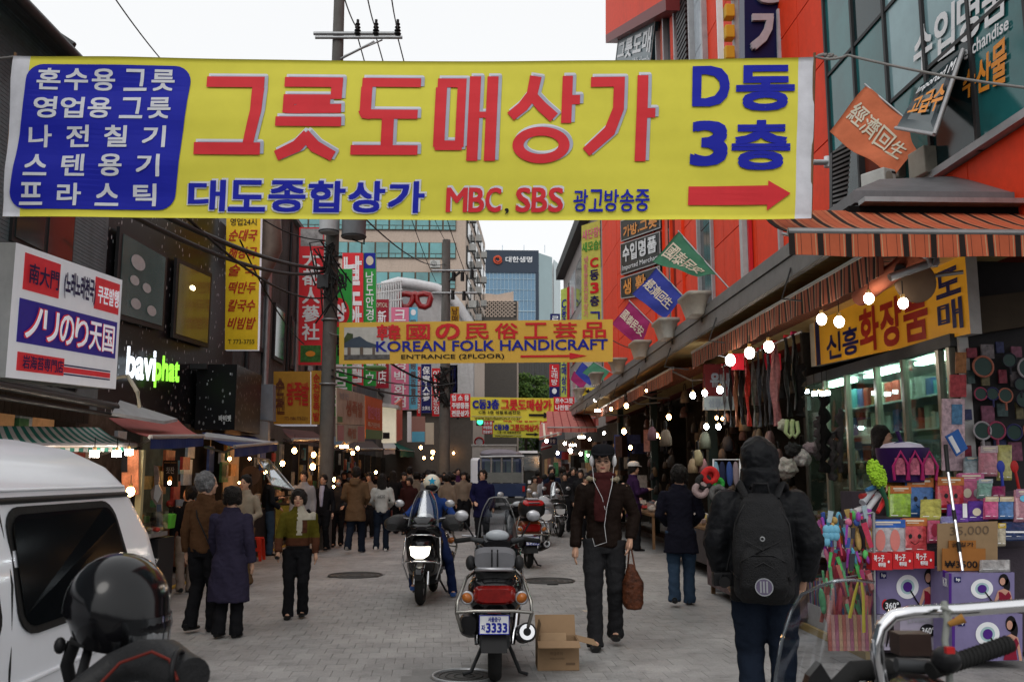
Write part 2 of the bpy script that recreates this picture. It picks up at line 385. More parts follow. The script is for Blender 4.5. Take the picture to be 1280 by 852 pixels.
for c in range(-70,70):
    for r_ in range(-8,110):
        x0=c*PW+(PW/2 if r_%2 else 0);y0=r_*PL+3
        x=x0*cs-y0*sn;y=x0*sn+y0*cs
        x+=1.2
        if-5.4<x<5.3 and 4.5<y<PVY-.2:
            if(V((x,y))-V((-.12,7.75))).length<.42 or(V((x,y))-V((-2.0,15.3))).length<.42 or(V((x,y))-V((1.06,14.4))).length<.4:continue
            cells.append((x,y))
def seen_big(p):
    x,y=p;return 7.3<y<9.6 and-2.35<x<2.1
near=sorted([p for p in cells if seen_big(p)],key=lambda p:p[1])[:300];ns=set(near)
for(x,y)in near:
    o=bpy.data.objects.new('paver',protos[rnd.randrange(4)]);COL.objects.link(o);o.parent=road;o.location=(x,y,rnd.uniform(-.0015,.0015));o.rotation_euler=(rnd.uniform(-.004,.004),rnd.uniform(-.004,.004),RO)
for(x,y)in cells:
    if(x,y)in ns:continue
    b0=len(pv);t=rnd.random();z=rnd.uniform(-.0015,.0015)
    for(a,b,d)in paver_verts(PW/2-.0012,PL/2-.0012,0):pv.append((x+a*cs-b*sn,y+a*sn+b*cs,z+d));tones.append(t)
    pf+=[tuple(i+b0 for i in f)for f in PF]
me=bpy.data.meshes.new('paver_field');me.from_pydata(pv,[],pf);me.materials.append(PM);a=me.attributes.new('tone','FLOAT','POINT');a.data.foreach_set('value',tones)
o=bpy.data.objects.new('paver_field',me);COL.objects.link(o);o.parent=road;o['kind']='stuff'
IRON=mat('cast_iron',(.07,.068,.066),.6,.5,bump=.3,bs=60,dirt=.3);PATCH=mat('cement_patch',(.2,.195,.19),.85,bump=.3,dirt=.25)
def manhole(x,y,r,lab,patch=False):
    t=thing('manhole_cover',lab,'manhole cover',(x,y,0),'manhole covers in the street')
    if patch:
        m=MB();m.slab([V((x-.62,y-.45,.0)),V((x+.62,y-.38,.0)),V((x+.55,y+.5,.0)),V((x-.5,y+.48,.0))],(0,0,-.011));m.build('cement_surround',PATCH,t)
    m=MB();m.tube([(x,y,-.01),(x,y,.006)],r,40);m.build('lid',IRON,t)
    m=MB();m.torus((x,y,.004),r*1.06,.018,'Z',40,6);m.build('rim',STEEL if patch else IRON,t)
    for q in(.35,.62,.86):
        m=MB();m.torus((x,y,.006),r*q,.008,'Z',36,5);m.build('raised_ring',IRON,t)
manhole(-.12,7.75,.24,'round iron manhole cover set in a cement patch beside the parked scooter',True)
manhole(-2.0,15.3,.4,'large dark manhole cover behind the woman in the olive sweater');manhole(1.06,14.4,.36,'iron manhole cover past the cardboard box')
m=MB();m.b2((-4.46,3,.0),(-4.36,27,.02));struct(m.build('yellow_line',mat('worn_yellow_paint',(.35,.25,.05),.8,dirt=.6)))
m=MB();m.b2((-5.5,2,-.01),(-4.5,60,.11));struct(m.build('left_pavement',CONC))
m=MB();m.b2((4.4,9.6,-.01),(8,60,.1));struct(m.build('right_pavement',CONC))
# ================================================================== LEFT BUILDINGS
def wall_box(name,label,lo,hi,m_,cat='building'):
    t=thing(name,label,cat,((lo[0]+hi[0])/2,(lo[1]+hi[1])/2,0));b=MB();b.b2(lo,hi);b.build('wall',m_,t);return t
GLD=mat('dark_window_glass',(.02,.028,.03),.08,var=.2,spec=.8,vs=.6);FRM=mat('window_frame_dark',(.03,.03,.032),.5)
XL=-5.5
TILE=mat('blue_grey_wall_tile',(.13,.17,.19),.5,dirt=.5)
t=wall_box('shop_building','dark building with a tarpaulin covered roof behind the white light box sign',(-13,-5,0),(XL,13.4,6.55),TILE)
m=MB()
for i in range(60):
    z=4.0+i*.05
    m.b2((XL,6,z+.003),(XL+.012,13.3,z+.047))
m.build('tile_course',TILE,t)['kind']='stuff'
m=MB();m.slab([V((-5.1,-5,6.7)),V((-5.1,13.4,6.7)),V((-9.5,13.4,9.6)),V((-9.5,-5,9.6))],(0,0,.18));m.build('roof',mat('dark_tarpaulin_roof',(.045,.042,.04),.6,bump=.8,bs=2.5,dirt=.6,var=.35,vs=1.5),t)
for i in range(9):
    m=MB();y=-3+i*2;m.tube([(-5.08,y,6.9),(-9.4,y+.3,9.8)],.04,6);m.build('roof_batten',DSTEEL,t)
m=MB();m.tube([(-5.04,-5,6.74),(-5.04,13.4,6.74)],.07,8);m.build('gutter',DSTEEL,t)
for(a,b,c,d)in((8.2,9.6,4.3,6.2),(10.6,12.2,4.3,6.2)):
    m=MB();m.b2((XL,a,c),(XL+.05,b,d));w_=m.build('window',FRM,t)
    for q in(0,1):
        m=MB();m.b2((XL+.05,a+.06+q*(b-a)/2,c+.06),(XL+.065,a+q*(b-a)/2+(b-a)/2-.05,d-.06));m.build('pane',GLD,w_)
def painted_glints():  # reflected sparkles painted as pale speckles in the base colour
    m=bpy.data.materials.new('black_cladding_painted_glints');m.use_nodes=True;n=m.node_tree.nodes;l=m.node_tree.links;b=n['Principled BSDF'];b.inputs['Roughness'].default_value=.3
    tc=n.new('ShaderNodeTexCoord');mp=n.new('ShaderNodeMapping');mp.inputs['Scale'].default_value=(1,1,.5);l.new(tc.outputs['Object'],mp.inputs[0])
    vo=n.new('ShaderNodeTexVoronoi');vo.inputs['Scale'].default_value=12;l.new(mp.outputs[0],vo.inputs['Vector'])
    ct=n.new('ShaderNodeMath');ct.operation='LESS_THAN';ct.inputs[1].default_value=.2;l.new(vo.outputs['Distance'],ct.inputs[0])
    sp=n.new('ShaderNodeSeparateColor');l.new(vo.outputs['Color'],sp.inputs[0]);mu=n.new('ShaderNodeMath');mu.operation='MULTIPLY';l.new(ct.outputs[0],mu.inputs[0]);l.new(sp.outputs[0],mu.inputs[1])
    mi=n.new('ShaderNodeMix');mi.data_type='RGBA';mi.inputs[6].default_value=(.012,.012,.014,1);mi.inputs[7].default_value=(.5,.52,.55,1);b.inputs['Specular IOR Level'].default_value=.1;l.new(mu.outputs[0],mi.inputs[0]);l.new(mi.outputs[2],b.inputs[0]);return m
GLIT=painted_glints()
t=wall_box('cosmetics_store_building','black store building with cladding speckled with painted glints and lit display windows',(-12,13.4,0),(XL,20.4,6.9),GLIT)
def sidewin(t,x0,x1,y0a,y1a,y0b,y1b,X,inner,fr=.07):
    Q=sidep(x0,y0a,y1a,x1,y0b,y1b,X+.05)
    m=MB();m.slab([Q.p(0,0,.05),Q.p(0,1,.05),Q.p(1,1,.05),Q.p(1,0,.05)],-Q.n*.05);w_=m.build('window',FRM,t)
    a=.06;m=MB();m.slab([Q.p(a,a,.062),Q.p(a,1-a,.062),Q.p(1-a,1-a,.062),Q.p(1-a,a,.062)],-Q.n*.01);m.build('pane',inner,w_)
    return Q,w_
SHOWG=mat('display_window_green',(.025,.04,.038),.15,spec=.3,var=.7,vs=3,emit=(.3,.42,.4),es=.05)
SHOWY=mat('display_window_amber',(.05,.04,.014),.15,spec=.3,var=.8,vs=4,emit=(.6,.42,.1),es=.06)
Q,w_=sidewin(t,146,206,283,400,318,416,XL,SHOWG)
for(u,v,r_)in((.35,.3,.14),(.3,.52,.09),(.55,.55,.09),(.35,.78,.1),(.68,.8,.1)):
    m=MB();disc(m,Q,u,v,r_,r_*.62,.075);m.build('plate',mat('china_plate',(.5,.53,.55),.25),t)
Q,w_=sidewin(t,218,262,322,424,342,437,XL,SHOWY)
m=MB();disc(m,Q,.42,.3,.06,.03,.075);m.build('bulb',emis('window_lamp',(1,.85,.5),12),t)
Q=sidep(155,433,480,226,440,487,XL+.08)
def letters_on(name,label,Q,items,cat='sign',t=None):
    t=thing(name,label,cat,Q.p(.5,1))if t is None else t
    for(body,u,v,w,h,bold,m_,ex)in items:
        for ch_i,ch in enumerate([body]):
            mb=MB();put(mb,Q,ch,u,v,w,h,bold,.03);mb.build('lettering',m_,t,recalc=False)
    return t
letters_on('shop_name_sign','glowing white and green letters reading baviphat on the black speckled wall',Q,[('bavi',.03,.02,.46,.8,.02,emis('glowing_white_letter',(.8,.9,1),1.6),0),('phat',.49,.18,.46,.8,.02,emis('glowing_green_letter',(.3,.9,.06),1.3),0)])
t=thing('cube_sign','black speckled box sign with small white letters beside the blue awning','sign',(-5,18,3.5))
a=at(243,537,17.6);b=at(293,537,17.6);zt=at(243,455,17.6).z
m=MB();m.b2((a.x,17.6,a.z),(b.x,19.6,zt));m.build('box',GLIT,t)
Qc=pix(243,455,293,537,17.6);m=MB();put(m,Qc,'바비펫',.62,.78,.3,.09,.01,.02);m.build('lettering',WHITE,t,recalc=False)
m=MB();m.b2((XL,17.5,zt-.1),(a.x+.2,17.6,zt));m.build('bracket',DSTEEL,t)
CORR=mat('grey_corrugated_iron',(.12,.12,.118),.6,.3,dirt=.7,bump=.15)
t=wall_box('corrugated_building','grey corrugated iron building with pipes and torn cover behind the yellow restaurant sign',(-12,20.4,0),(XL,28.2,8.9),CORR)
m=MB()
for i in range(70):m.tube([(XL+.01,20.5+i*.11,3.3),(XL+.01,20.5+i*.11,8.9)],.03,5,cap=False)
m.build('corrugation',CORR,t)
for i,(x,w0)in enumerate(((21.2,.06),(23,.09),(25.6,.05),(26.8,.07))):
    m=MB();m.tube([(XL+.13,x,3),(XL+.13,x,8.7)],w0,8);m.build('pipe',STEEL if i%2 else DSTEEL,t)
a=at(337,300,21.5);m=MB();m.tube([a+V((-.4,0,.9)),a+V((0,0,.5)),a+V((.05,0,-.2)),a+V((-.2,0,-.9))],[.24,.26,.26,.2],14);m.build('vent_duct',mat('rusty_duct',(.16,.12,.1),.6,.4,dirt=.7),t)
m=MB();m.slab([V((-5.35,20.4,8.9)),V((-5.35,28.3,8.9)),V((-8,28.3,9.8)),V((-8,20.4,9.8))],(0,0,.1));m.build('roof',CORR,t)
for k in range(3):
    m=MB();m.b2((XL,22+k*2.1,4.6),(XL+.09,23.2+k*2.1,6.1));w_=m.build('window',FRM,t);m=MB();m.b2((XL+.09,22.08+k*2.1,4.7),(XL+.1,23.12+k*2.1,6.0));m.build('pane',GLD,w_)
t=thing('grey_signboard','blank blue grey signboard tilted above the blue awning','signboard',(-5,20,3));
Q=pix(293,480,341,520,20.2,y3=526);m=MB();m.slab([Q.p(0,0),Q.p(0,1),Q.p(1,1),Q.p(1,0)],(0,.3,0));m.build('board',mat('dull_blue_grey_panel',(.2,.23,.27),.5,dirt=.2),t)
Q=pix(293,520,335,533,19.9,y2=527,y3=557);m=MB();m.slab([Q.p(0,0),Q.p(0,1),Q.p(1,1),Q.p(1,0)],(0,.2,0));m.build('lower_board',mat('dull_blue_grey_panel',(.2,.23,.27),.5),t)
OLD=[mat('old_wall_%d'%i,c,.85,dirt=.6,bump=.2)for i,c in enumerate([(.14,.135,.13),(.2,.19,.18),(.11,.12,.13),(.24,.22,.2)])]
ys=[28.2,34,41,49,60,76]
for i in range(5):
    zt=(6.9,7.6,6.2,8.5,10)[i]
    t=wall_box('terrace_building',('narrow grey building behind the utility pole','low building behind the red optician blade sign','dark low building behind the pink vertical sign','pale building behind the navy ginseng sign','far building where the left row of shops ends')[i],(-13,ys[i],0),(XL,ys[i+1],zt),OLD[i%4])
    for fl in range(2):
        for k in range(3):
            y=ys[i]+.6+k*(ys[i+1]-ys[i])/3;w0=(ys[i+1]-ys[i])/3-.9
            m=MB();m.b2((XL,y,3.9+fl*2),(XL+.08,y+w0,5.2+fl*2))
            if 5.2+fl*2<zt:w_=m.build('window',FRM,t);m=MB();m.b2((XL+.08,y+.08,4+fl*2),(XL+.09,y+w0-.08,5.1+fl*2));m.build('pane',GLD,w_)
GB=mat('white_painted_wall',(.5,.5,.5),.7,dirt=.3)
t=thing('optician_building','white building with a curved cornice and railing under the red spectacles','building',(-4,50,0))
ol=[(470,382),(478,358),(498,352),(520,355),(545,360),(562,368),(575,385),(592,412),(592,512),(470,512)]
m=MB();m.poly([at(x,y,52)for x,y in ol],(0,7,0));m.build('wall',GB,t)
m=MB();m.b2((at(470,512,52).x,52.4,0),(at(590,512,52).x,59,at(500,512,52).z));m.build('lower_wall',mat('dark_brown_wall',(.1,.09,.08),.8),t)  # plain dark brown lower wall
m=MB();m.tube([at(x,y,51.7)for x,y in ol[1:8]],.28,6);m.build('cornice',mat('pale_cornice',(.55,.55,.56),.6),t)
m=MB()
for i in range(14):m.tube([at(462+i*3,356-i*.5,49),at(462+i*3,385,49)],.045,5)
for y in(357,368,380):m.tube([at(460,y,49),at(503,y-6,49)],.05,5)
m.build('railing',mat('white_rail',(.55,.55,.55),.5),t)
Q=pix(488,368,521,384,50.5);m=MB();m.slab([Q.p(0,0),Q.p(0,1),Q.p(1,1),Q.p(1,0)],(0,.3,0));m.build('grey_panel',GREYP,t)
# ================================================================== FAR BUILDINGS
BEI=mat('beige_tile_cladding',(.5,.4,.33),.75,dirt=.15);TEAL=mat('office_window_teal',(.1,.3,.31),.12,spec=.9,var=.35,vs=.35);BRN=mat('brown_window_frame',(.13,.1,.07),.5)
t=thing('office_building','beige office block with bands of teal windows behind the street','building',(-7,90,0))
A=at(458,272,90);B=at(582,272,90);Cc=at(606,400,118);zt=at(500,218,90).z
xl=-22;fr=V((A.x,90,0));
m=MB();m.poly([V((xl,90,0)),V((B.x,90,0)),V((Cc.x,118,0)),V((xl,118,0))],(0,0,zt));m.build('wall',BEI,t)
rows=[(235,251),(269,288),(303,323),(340,361),(377,398)]
for(ya,yb)in rows:
    z1=at(500,ya,90).z;z0=at(500,yb,90).z
    cols=[xl+.8+k*1.32 for k in range(15)]
    x=B.x-.95
    k=0
    while x-1.3>xl+.5 and k<14:
        m=MB();m.b2((x-1.3,89.86,z0),(x,90,z1));w_=m.build('window',BRN,t)
        m=MB();m.b2((x-1.22,89.8,z0+.5),(x-.06,89.86,z1-.06));m.build('pane',TEAL,w_)
        m=MB();m.b2((x-1.22,89.8,z0+.07),(x-.68,89.86,z0+.42));m.b2((x-.62,89.8,z0+.07),(x-.06,89.86,z0+.42));m.build('lower_pane',TEAL,w_)
        x-=1.34;k+=1
sd=(V((Cc.x,118,0))-V((B.x,90,0)));sl=sd.length;sd.normalize();sn_=V((sd.y,-sd.x,0))
for(ya,yb)in rows:
    z1=at(500,ya,90).z;z0=at(500,yb,90).z
    for k in range(6):
        a=V((B.x,90,z0-.3))+sd*(1+k*4.5)+sn_*.02;b_=a+sd*3.6
        m=MB();m.slab([a,b_,b_+V((0,0,z1-z0+.3)),a+V((0,0,z1-z0+.3))],sn_*.1);w_=m.build('window',FRM,t)
        a2=a+sn_*.105+sd*.15+V((0,0,.15));m=MB();m.slab([a2,a2+sd*3.3,a2+sd*3.3+V((0,0,z1-z0)),a2+V((0,0,z1-z0))],sn_*.02);m.build('pane',GLD,w_)
    for k in range(3):
        a=V((B.x,90,z0-1.0))+sd*(3+k*8)+sn_*.5;m=MB();m.box(a,(.7,.9,.7));m.build('air_conditioner',mat('ac_white',(.5,.5,.48),.5,dirt=.3),t)
def ac(px,py,Y,w,lab,brand=None):
    t=thing('air_conditioner',lab,'air conditioner',at(px,py,Y),'air conditioning units');c=at(px,py,Y)
    m=MB();m.box(c,(w,w*.45,w*.75));m.build('casing',mat('ac_white',(.5,.5,.48),.5,dirt=.3),t,bevel=.02)
    m=MB();m.torus(c+V((-w*.12,-w*.23,0)),w*.25,w*.025,'Y',20,5);m.torus(c+V((-w*.12,-w*.23,0)),w*.12,w*.02,'Y',16,5);m.build('fan_grille',DSTEEL,t)
    return t
ac(544,330,89.4,1.0,'white air conditioner hung on the beige office block')
t=thing('lattice_building','low beige building with a pierced block screen beside the blue tower','building',(2,130,0))
m=MB();a=at(597,368,130);b=at(648,376,130);m.b2((a.x-3,130,0),(b.x,150,at(600,376,130).z));m.build('wall',BEI,t)
Q=pix(597,376,646,397,129.7);m=MB();m.slab([Q.p(0,0),Q.p(0,1),Q.p(1,1),Q.p(1,0)],(0,.2,0));m.build('screen_shade_backing',mat('screen_shadow',(.06,.055,.05),.9),t)  # dark sheet painted for the shade behind the pierced blocks
for r_ in range(9):
    for k in range(9):
        m=MB();rect(m,Q,(k+(.5 if r_%2 else 0))/9.6+.005,r_/9,.075,.07,.2);m.build('block',BEI,t)
m=MB();m.poly([at(600,376,131),at(600,366,131),at(622,368,131),at(642,364,131),at(642,376,131)],(0,6,0));m.build('parapet',BEI,t)
m=MB();m.b2((Q.p(0,1).x,129.6,0),(Q.p(1,1).x,130,Q.p(0,1).z));m.build('lower_wall',mat('dark_brown_wall',(.1,.09,.08),.8),t)
t=thing('office_tower','tall blue glass tower with a dark crown carrying a logo','building',(5,380,0));YT=380
a=at(607,318,YT);b=at(673,315,YT);c=at(699,328,YT+26);z0=0
BG=mat('blue_curtain_glass',(.1,.23,.36),.15,spec=.9,var=.15,vs=.05);DG=mat('dark_tower_crown',(.045,.06,.085),.4);PG=mat('pale_tower_glass',(.3,.42,.44),.2,spec=.8,var=.1,vs=.05);LN=mat('pale_mullion',(.42,.55,.62),.5)  # tower colours with the fading of distance haze mixed in
m=MB();m.poly([V((a.x,YT,0)),V((b.x,YT,0)),V((b.x,YT+40,0)),V((a.x,YT+40,0))],(0,0,b.z));m.build('wall',BG,t)
m=MB();m.b2((a.x-.1,YT-.5,at(640,341,YT).z),(b.x+.1,YT-.05,b.z+.6));m.build('crown',DG,t)
m=MB();m.b2((b.x-1.2,YT-.45,0),(b.x+.1,YT-.05,at(640,341,YT).z));m.build('corner_strip',DG,t)
e1=at(687,322,YT+10);e2=at(690,323,YT+13)
for i,(p,q)in enumerate(((V((b.x+.12,YT,0)),V((at(690,300,YT+8).x,YT+8,0))),(V((at(692,300,YT+10).x,YT+10,0)),V((at(700,300,YT+22).x,YT+22,0))))):
    m=MB();zt2=at(680,316,YT).z if i==0 else at(694,324,YT+10).z
    m.poly([p,q,q+V((0,18,0)),p+V((0,18,0))],(0,0,zt2));m.build('wing',PG,t)
m=MB()
for k in range(14):x=a.x+(b.x-a.x)*k/14;m.b2((x,YT-.2,0),(x+.14,YT,at(640,341,YT).z))
m.build('mullion',LN,t)
for k in range(20):
    z=k*4.6
    if z<at(640,341,YT).z:m=MB();m.b2((a.x,YT-.32,z),(b.x-1.3,YT-.22,z+(.35 if k%5==0 else .16)));m.build('floor_line',LN,t)
Q=pix(607,319,673,341,YT-.7)
m=MB();put(m,Q,'대한생명',.38,.08,.5,.32,.01,.1);m.build('lettering',WHITE,t,recalc=False)
m=MB()
for i,(ra,st,en)in enumerate(((.95,.3,5.2),(.75,2.4,7.3),(.5,4.2,9.4))):
    m.tube([Q.p(.235+ra*.085*math.cos(s_),.26+ra*.24*math.sin(s_),.3)for s_ in[st+(en-st)*k/14 for k in range(15)]],[.1+.25*math.sin(math.pi*k/14)for k in range(15)],5)
m.build('logo',mat('orange_red_logo',(.6,.1,.05),.5),t)
for x in(628,655,681):
    m=MB();p=at(x,316,YT+10);m.tube([p,p+V((0,0,3.5))],.12,5);m.build('antenna',LN,t)
t=thing('dark_glass_building','dark brown glass block closing the far end of the street','building',(4,230,0));a=at(612,440,230);b=at(712,440,230)
DBG=mat('dark_bronze_glass',(.035,.033,.03),.3,spec=.5);m=MB();m.b2((a.x,230,0),(b.x,250,a.z));m.build('wall',DBG,t)
for k in range(16):m=MB();x=a.x+(b.x-a.x)*k/16;m.b2((x,229.7,0),(x+.3,230,a.z));m.build('mullion',mat('bronze_mullion',(.07,.065,.06),.5),t)
for k in range(6):m=MB();m.b2((a.x,229.6,4+k*4),(b.x,229.75,4.5+k*4));m.build('floor_band',mat('bronze_mullion',(.07,.065,.06),.5),t)
t=wall_box('far_block','plain grey block at the far end behind the trucks',(-16,150,0),(1.0,170,16),OLD[3])
t=wall_box('far_market_building','low dark market building beyond the last banner',(at(700,500,120).x,75,0),(30,180,12),OLD[2])
LEAF=mat('leaf_green',(.05,.1,.02),.7,var=.45,vs=1.5);LEAF2=mat('leaf_light_green',(.1,.17,.035),.7,var=.4,vs=1.5)
def tree(px0,px1,pyt,pyb,Y,lab,seed=1,n=2600):
    rn=random.Random(seed);c=at((px0+px1)/2,(pyt+pyb)/2,Y);rx=(px1-px0)/2*Y/F;rz=(pyb-pyt)/2*Y/F
    t=thing('street_tree',lab,'tree',(c.x,Y,0),'trees at the end of the street')
    m=MB();m.tube([(c.x,Y,0),(c.x+.1,Y,c.z-rz*.6),(c.x,Y,c.z+rz*.5)],[.28,.2,.05],8)
    for k in range(7):
        an=k*.9;m.tube([(c.x,Y,c.z-rz*.6+k*.25),(c.x+math.cos(an)*rx*.6,Y+math.sin(an)*rx*.6,c.z+rn.uniform(-.3,.6)*rz)],[.1,.02],6)
    m.build('trunk',mat('bark',(.05,.04,.03),.9),t)
    m=MB();cl=[(V((rn.gauss(0,.42),rn.gauss(0,.42),rn.uniform(-.75,.75))),rn.uniform(.22,.42))for _ in range(26)]
    for i in range(n):
        cc,rr=cl[rn.randrange(26)];d=V((rn.gauss(0,1),rn.gauss(0,1),rn.gauss(0,1))).normalized()*rr*rn.random()**.35
        p=cc+d
        if p.length>1.05:continue
        p=V((c.x+p.x*rx,Y+p.y*rx,c.z+p.z*rz));s_=rn.uniform(.12,.26)*rx/3.2
        a=V((rn.gauss(0,1),rn.gauss(0,1),rn.gauss(0,1))).normalized()*s_;b=a.orthogonal().normalized()*s_*.6
        m.add([p-a,p+b,p+a,p-b],[(0,1,2,3)],False,rn.random()<.4)
    m.build('crown',[LEAF,LEAF2],t,recalc=False)
tree(622,692,464,510,150,'green tree rising above the small yellow banners at the street end',2,3600)
tree(600,650,512,575,160,'dark low tree beside the box truck at the street end',5,1800);tree(640,700,520,580,165,'dark tree behind the small yellow banners',8,1800)
# ================================================================== RIGHT MALL
ORG_=mat('orange_red_cladding',(.78,.048,.01),.6,dirt=.22,ds=.5,var=.08);ORP=mat('faded_salmon_cladding',(.62,.14,.09),.5,dirt=.15);ORB=mat('cladding_joint',(.16,.03,.015),.7)
XR=5.5
mall=thing('shopping_mall','bright orange red clad shopping mall with teal glazing above the awnings','building',(9,24,0))
m=MB();m.b2((XR,9.6,3.85),(14,40.3,17.5));m.b2((XR+3,9.6,0),(14,40.3,3.85));m.build('wall',ORB,mall)
def zof(px,py,X):return atx(px,py,X).z
def band(x0,x1,z0,z1,m_,pr=.03,name='panel',rows=None,cols=1):
    """cladding panels between two pixel columns of the facade"""
    y1=YX(x0,XR);y0=YX(x1,XR);rows=rows or max(1,round((z1-z0)/1.3));dz=(z1-z0)/rows;dy=(y1-y0)/cols
    for r_ in range(rows):
        for c in range(cols):
            m=MB();m.b2((XR-pr,y0+c*dy+.01,z0+r_*dz+.012),(XR,y0+(c+1)*dy-.01,z0+(r_+1)*dz-.012));m.build(name,m_,mall)
band(993,1065,4.2,17.4,ORG_,cols=2)
band(930,993,4.2,17.4,ORG_,cols=2)
band(902,930,4.2,17.4,ORG_,cols=2)
band(852,884,4.2,17.4,ORG_);band(826,842,4.2,17.4,ORP);band(842,852,4.2,17.4,GLD,.02,'pane',10);band(884,902,4.2,11,GLD,.02,'pane',6,2);band(884,902,11,17.4,mat('painted_sky_glass',(.4,.45,.5),.1),.02,'pane',5,2)  # upper panes carry the sky's reflection in their colour
band(757,776,4.2,17.4,ORG_,.04,'panel',8,3);band(776,826,4.2,17.4,ORG_,.03,cols=3)
for i in range(26):m=MB();m.b2((XR-.12,YX(878,XR),12.2+i*.16),(XR-.03,YX(865,XR),12.29+i*.16));m.build('louvre_slat',DSTEEL,mall)
for x in(826,838,848,863,884,902,993):m=MB();y=YX(x,XR);m.b2((XR-.16,y-.06,10.5),(XR,y+.06,17.4));m.build('fin',mat('silver_fin',(.35,.35,.36),.45,.4),mall);m=MB();m.b2((XR-.1,y-.05,4.2),(XR,y+.05,10.5));m.build('fin',ORG_ if x<880 else mat('silver_fin',(.45,.45,.46)),mall)
m=MB();Q=Quad(atx(757,-120,5.0),atx(832,-120,5.0),atx(757,44,5.0),atx(832,-2,5.0));m.slab([Q.p(0,0),Q.p(0,1),Q.p(1,1),Q.p(1,0)],(.5,0,0));m.build('fascia',ORG_,mall)
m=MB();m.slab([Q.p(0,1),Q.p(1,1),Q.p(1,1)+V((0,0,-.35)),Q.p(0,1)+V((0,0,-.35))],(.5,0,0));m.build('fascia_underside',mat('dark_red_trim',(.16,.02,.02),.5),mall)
CW=[mat('curtain_glass_teal',(.02,.13,.135),.1,spec=.35,var=.3,vs=.8),mat('curtain_glass_dark',(.01,.03,.034),.1,spec=.25,var=.3,vs=.8),mat('curtain_glass_pale',(.22,.36,.39),.1,spec=.4,var=.2,vs=.8)]
y0,y1=6.4,YX(1066,XR);zb=1.62+XR/1.575;cols=7;rws=6;dy=(y1-y0)/cols;dz=1.3
m=MB();m.b2((XR,5.8,3.85),(XR+.3,9.6,17.5));m.build('wall',ORB,mall)
for c in range(cols):
    for r_ in range(rws):
        z=zb+.1+r_*dz
        k=2 if(c in(3,4)and r_ in(1,2))else(1 if(c*7+r_*5)%3==0 else 0)
        if c in(5,)and r_==0:continue
        m=MB();m.b2((XR-.05,y0+c*dy+.025,z+.025),(XR-.03,y0+(c+1)*dy-.025,z+dz-.025));m.build('pane',CW[k],mall)
for c in range(cols+1):m=MB();m.b2((XR-.09,y0+c*dy-.03,zb),(XR,y0+c*dy+.03,zb+.1+rws*dz));m.build('mullion',FRM,mall)
for r_ in range(rws+1):m=MB();m.b2((XR-.075,y0,zb+.1+r_*dz-.025),(XR-.002,y1,zb+.1+r_*dz+.025));m.build('transom',FRM,mall)
m=MB();m.b2((XR-.14,y0,zb),(XR,y1+.05,zb+.09));m.build('sill',mat('silver_fin',(.35,.35,.36),.45,.4),mall)
for k in range(6):m=MB();yy=6.2+k*1.2;m.b2((XR-.03,yy+.01,4.0),(XR,yy+1.19,zb-.01));m.build('panel',ORG_,mall)
Qg=Quad(atx(1140,5+55,XR-.06),atx(1300,-60,XR-.06),atx(1140,110,XR-.06),atx(1300,28,XR-.06))
m=MB();Qt=Quad(atx(1142,42,XR-.06),atx(1262,-50,XR-.06),atx(1142,98,XR-.06),atx(1262,14,XR-.06));row_text(m,Qt,'수입명품',0,0,1,1,.01,.012,gap=.14);m.build('lettering',WHITE,mall,recalc=False)
m=MB();Qt=Quad(atx(1206,59,XR-.06),atx(1262,19,XR-.06),atx(1206,76,XR-.06),atx(1262,36,XR-.06));put(m,Qt,'erchandise',0,0,1,1,.01);m.build('lettering',WHITE,mall,recalc=False)
m=MB();Qt=Quad(atx(1204,95,XR-.06),atx(1260,45,XR-.06),atx(1204,125,XR-.06),atx(1260,100,XR-.06));row_text(m,Qt,'수산물',0,0,1,1,.012,gap=.1);m.build('lettering',ORAN,mall,recalc=False)
t=thing('open_window','dark top hung window swung open with slanted white and orange writing','window',atx(1200,130,5.3))
a=V((XR-.1,YX(1150,XR),zof(1150,128,XR)));b=atx(1203,66,5.0);c=atx(1168,163,4.6);d=atx(1132,150,5.3)
Qo=Quad(atx(1150,108,XR-.1),atx(1204,62,XR-.1),atx(1120,160,4.95),atx(1168,168,4.85))
m=MB();m.slab([Qo.p(0,0),Qo.p(0,1),Qo.p(1,1),Qo.p(1,0)],-Qo.n*.03);m.build('pane',CW[1],t)
m=MB();m.tube([Qo.p(1,0),Qo.p(1,1)],.025,6);m.tube([Qo.p(0,1),Qo.p(1,1)],.025,6);m.build('frame',mat('silver_fin',(.35,.35,.36),.45,.4),t)
m=MB();put(m,Qo,'Imported M',.05,.08,.88,.2,.01);m.build('lettering',WHITE,t,recalc=False);m=MB();put(m,Qo,'고급수',.12,.38,.8,.34,.012);m.build('lettering',ORAN,t,recalc=False)
m=MB();m.b2((XR-.02,YX(1204,XR),zof(1204,160,XR)),(XR-.005,YX(1168,XR),zof(1168,80,XR)));m.build('opening',mat('unlit_black',(.006,.006,.006),1),t)  # black sheet stands in for the unlit room behind the window
t=wall_box('grey_mall_building','tall building with a dark cornice beyond the orange mall',(XR,40.3,0),(14,60,14.9),mat('pinkish_grey_wall',(.3,.26,.25),.6,dirt=.3))
m=MB();m.b2((XR-.5,40.3,14.4),(XR,60,15.1));m.build('cornice',DSTEEL,t)
for k in range(5):
    for f_ in range(3):m=MB();m.b2((XR-.04,41+k*3.8,5+f_*3),(XR,44+k*3.8,7.4+f_*3));m.build('window',[GLD,mat('painted_sky_glass',(.4,.45,.5),.1)][(k+f_)%2],t)  # every other pane has a sky reflection painted into its colour
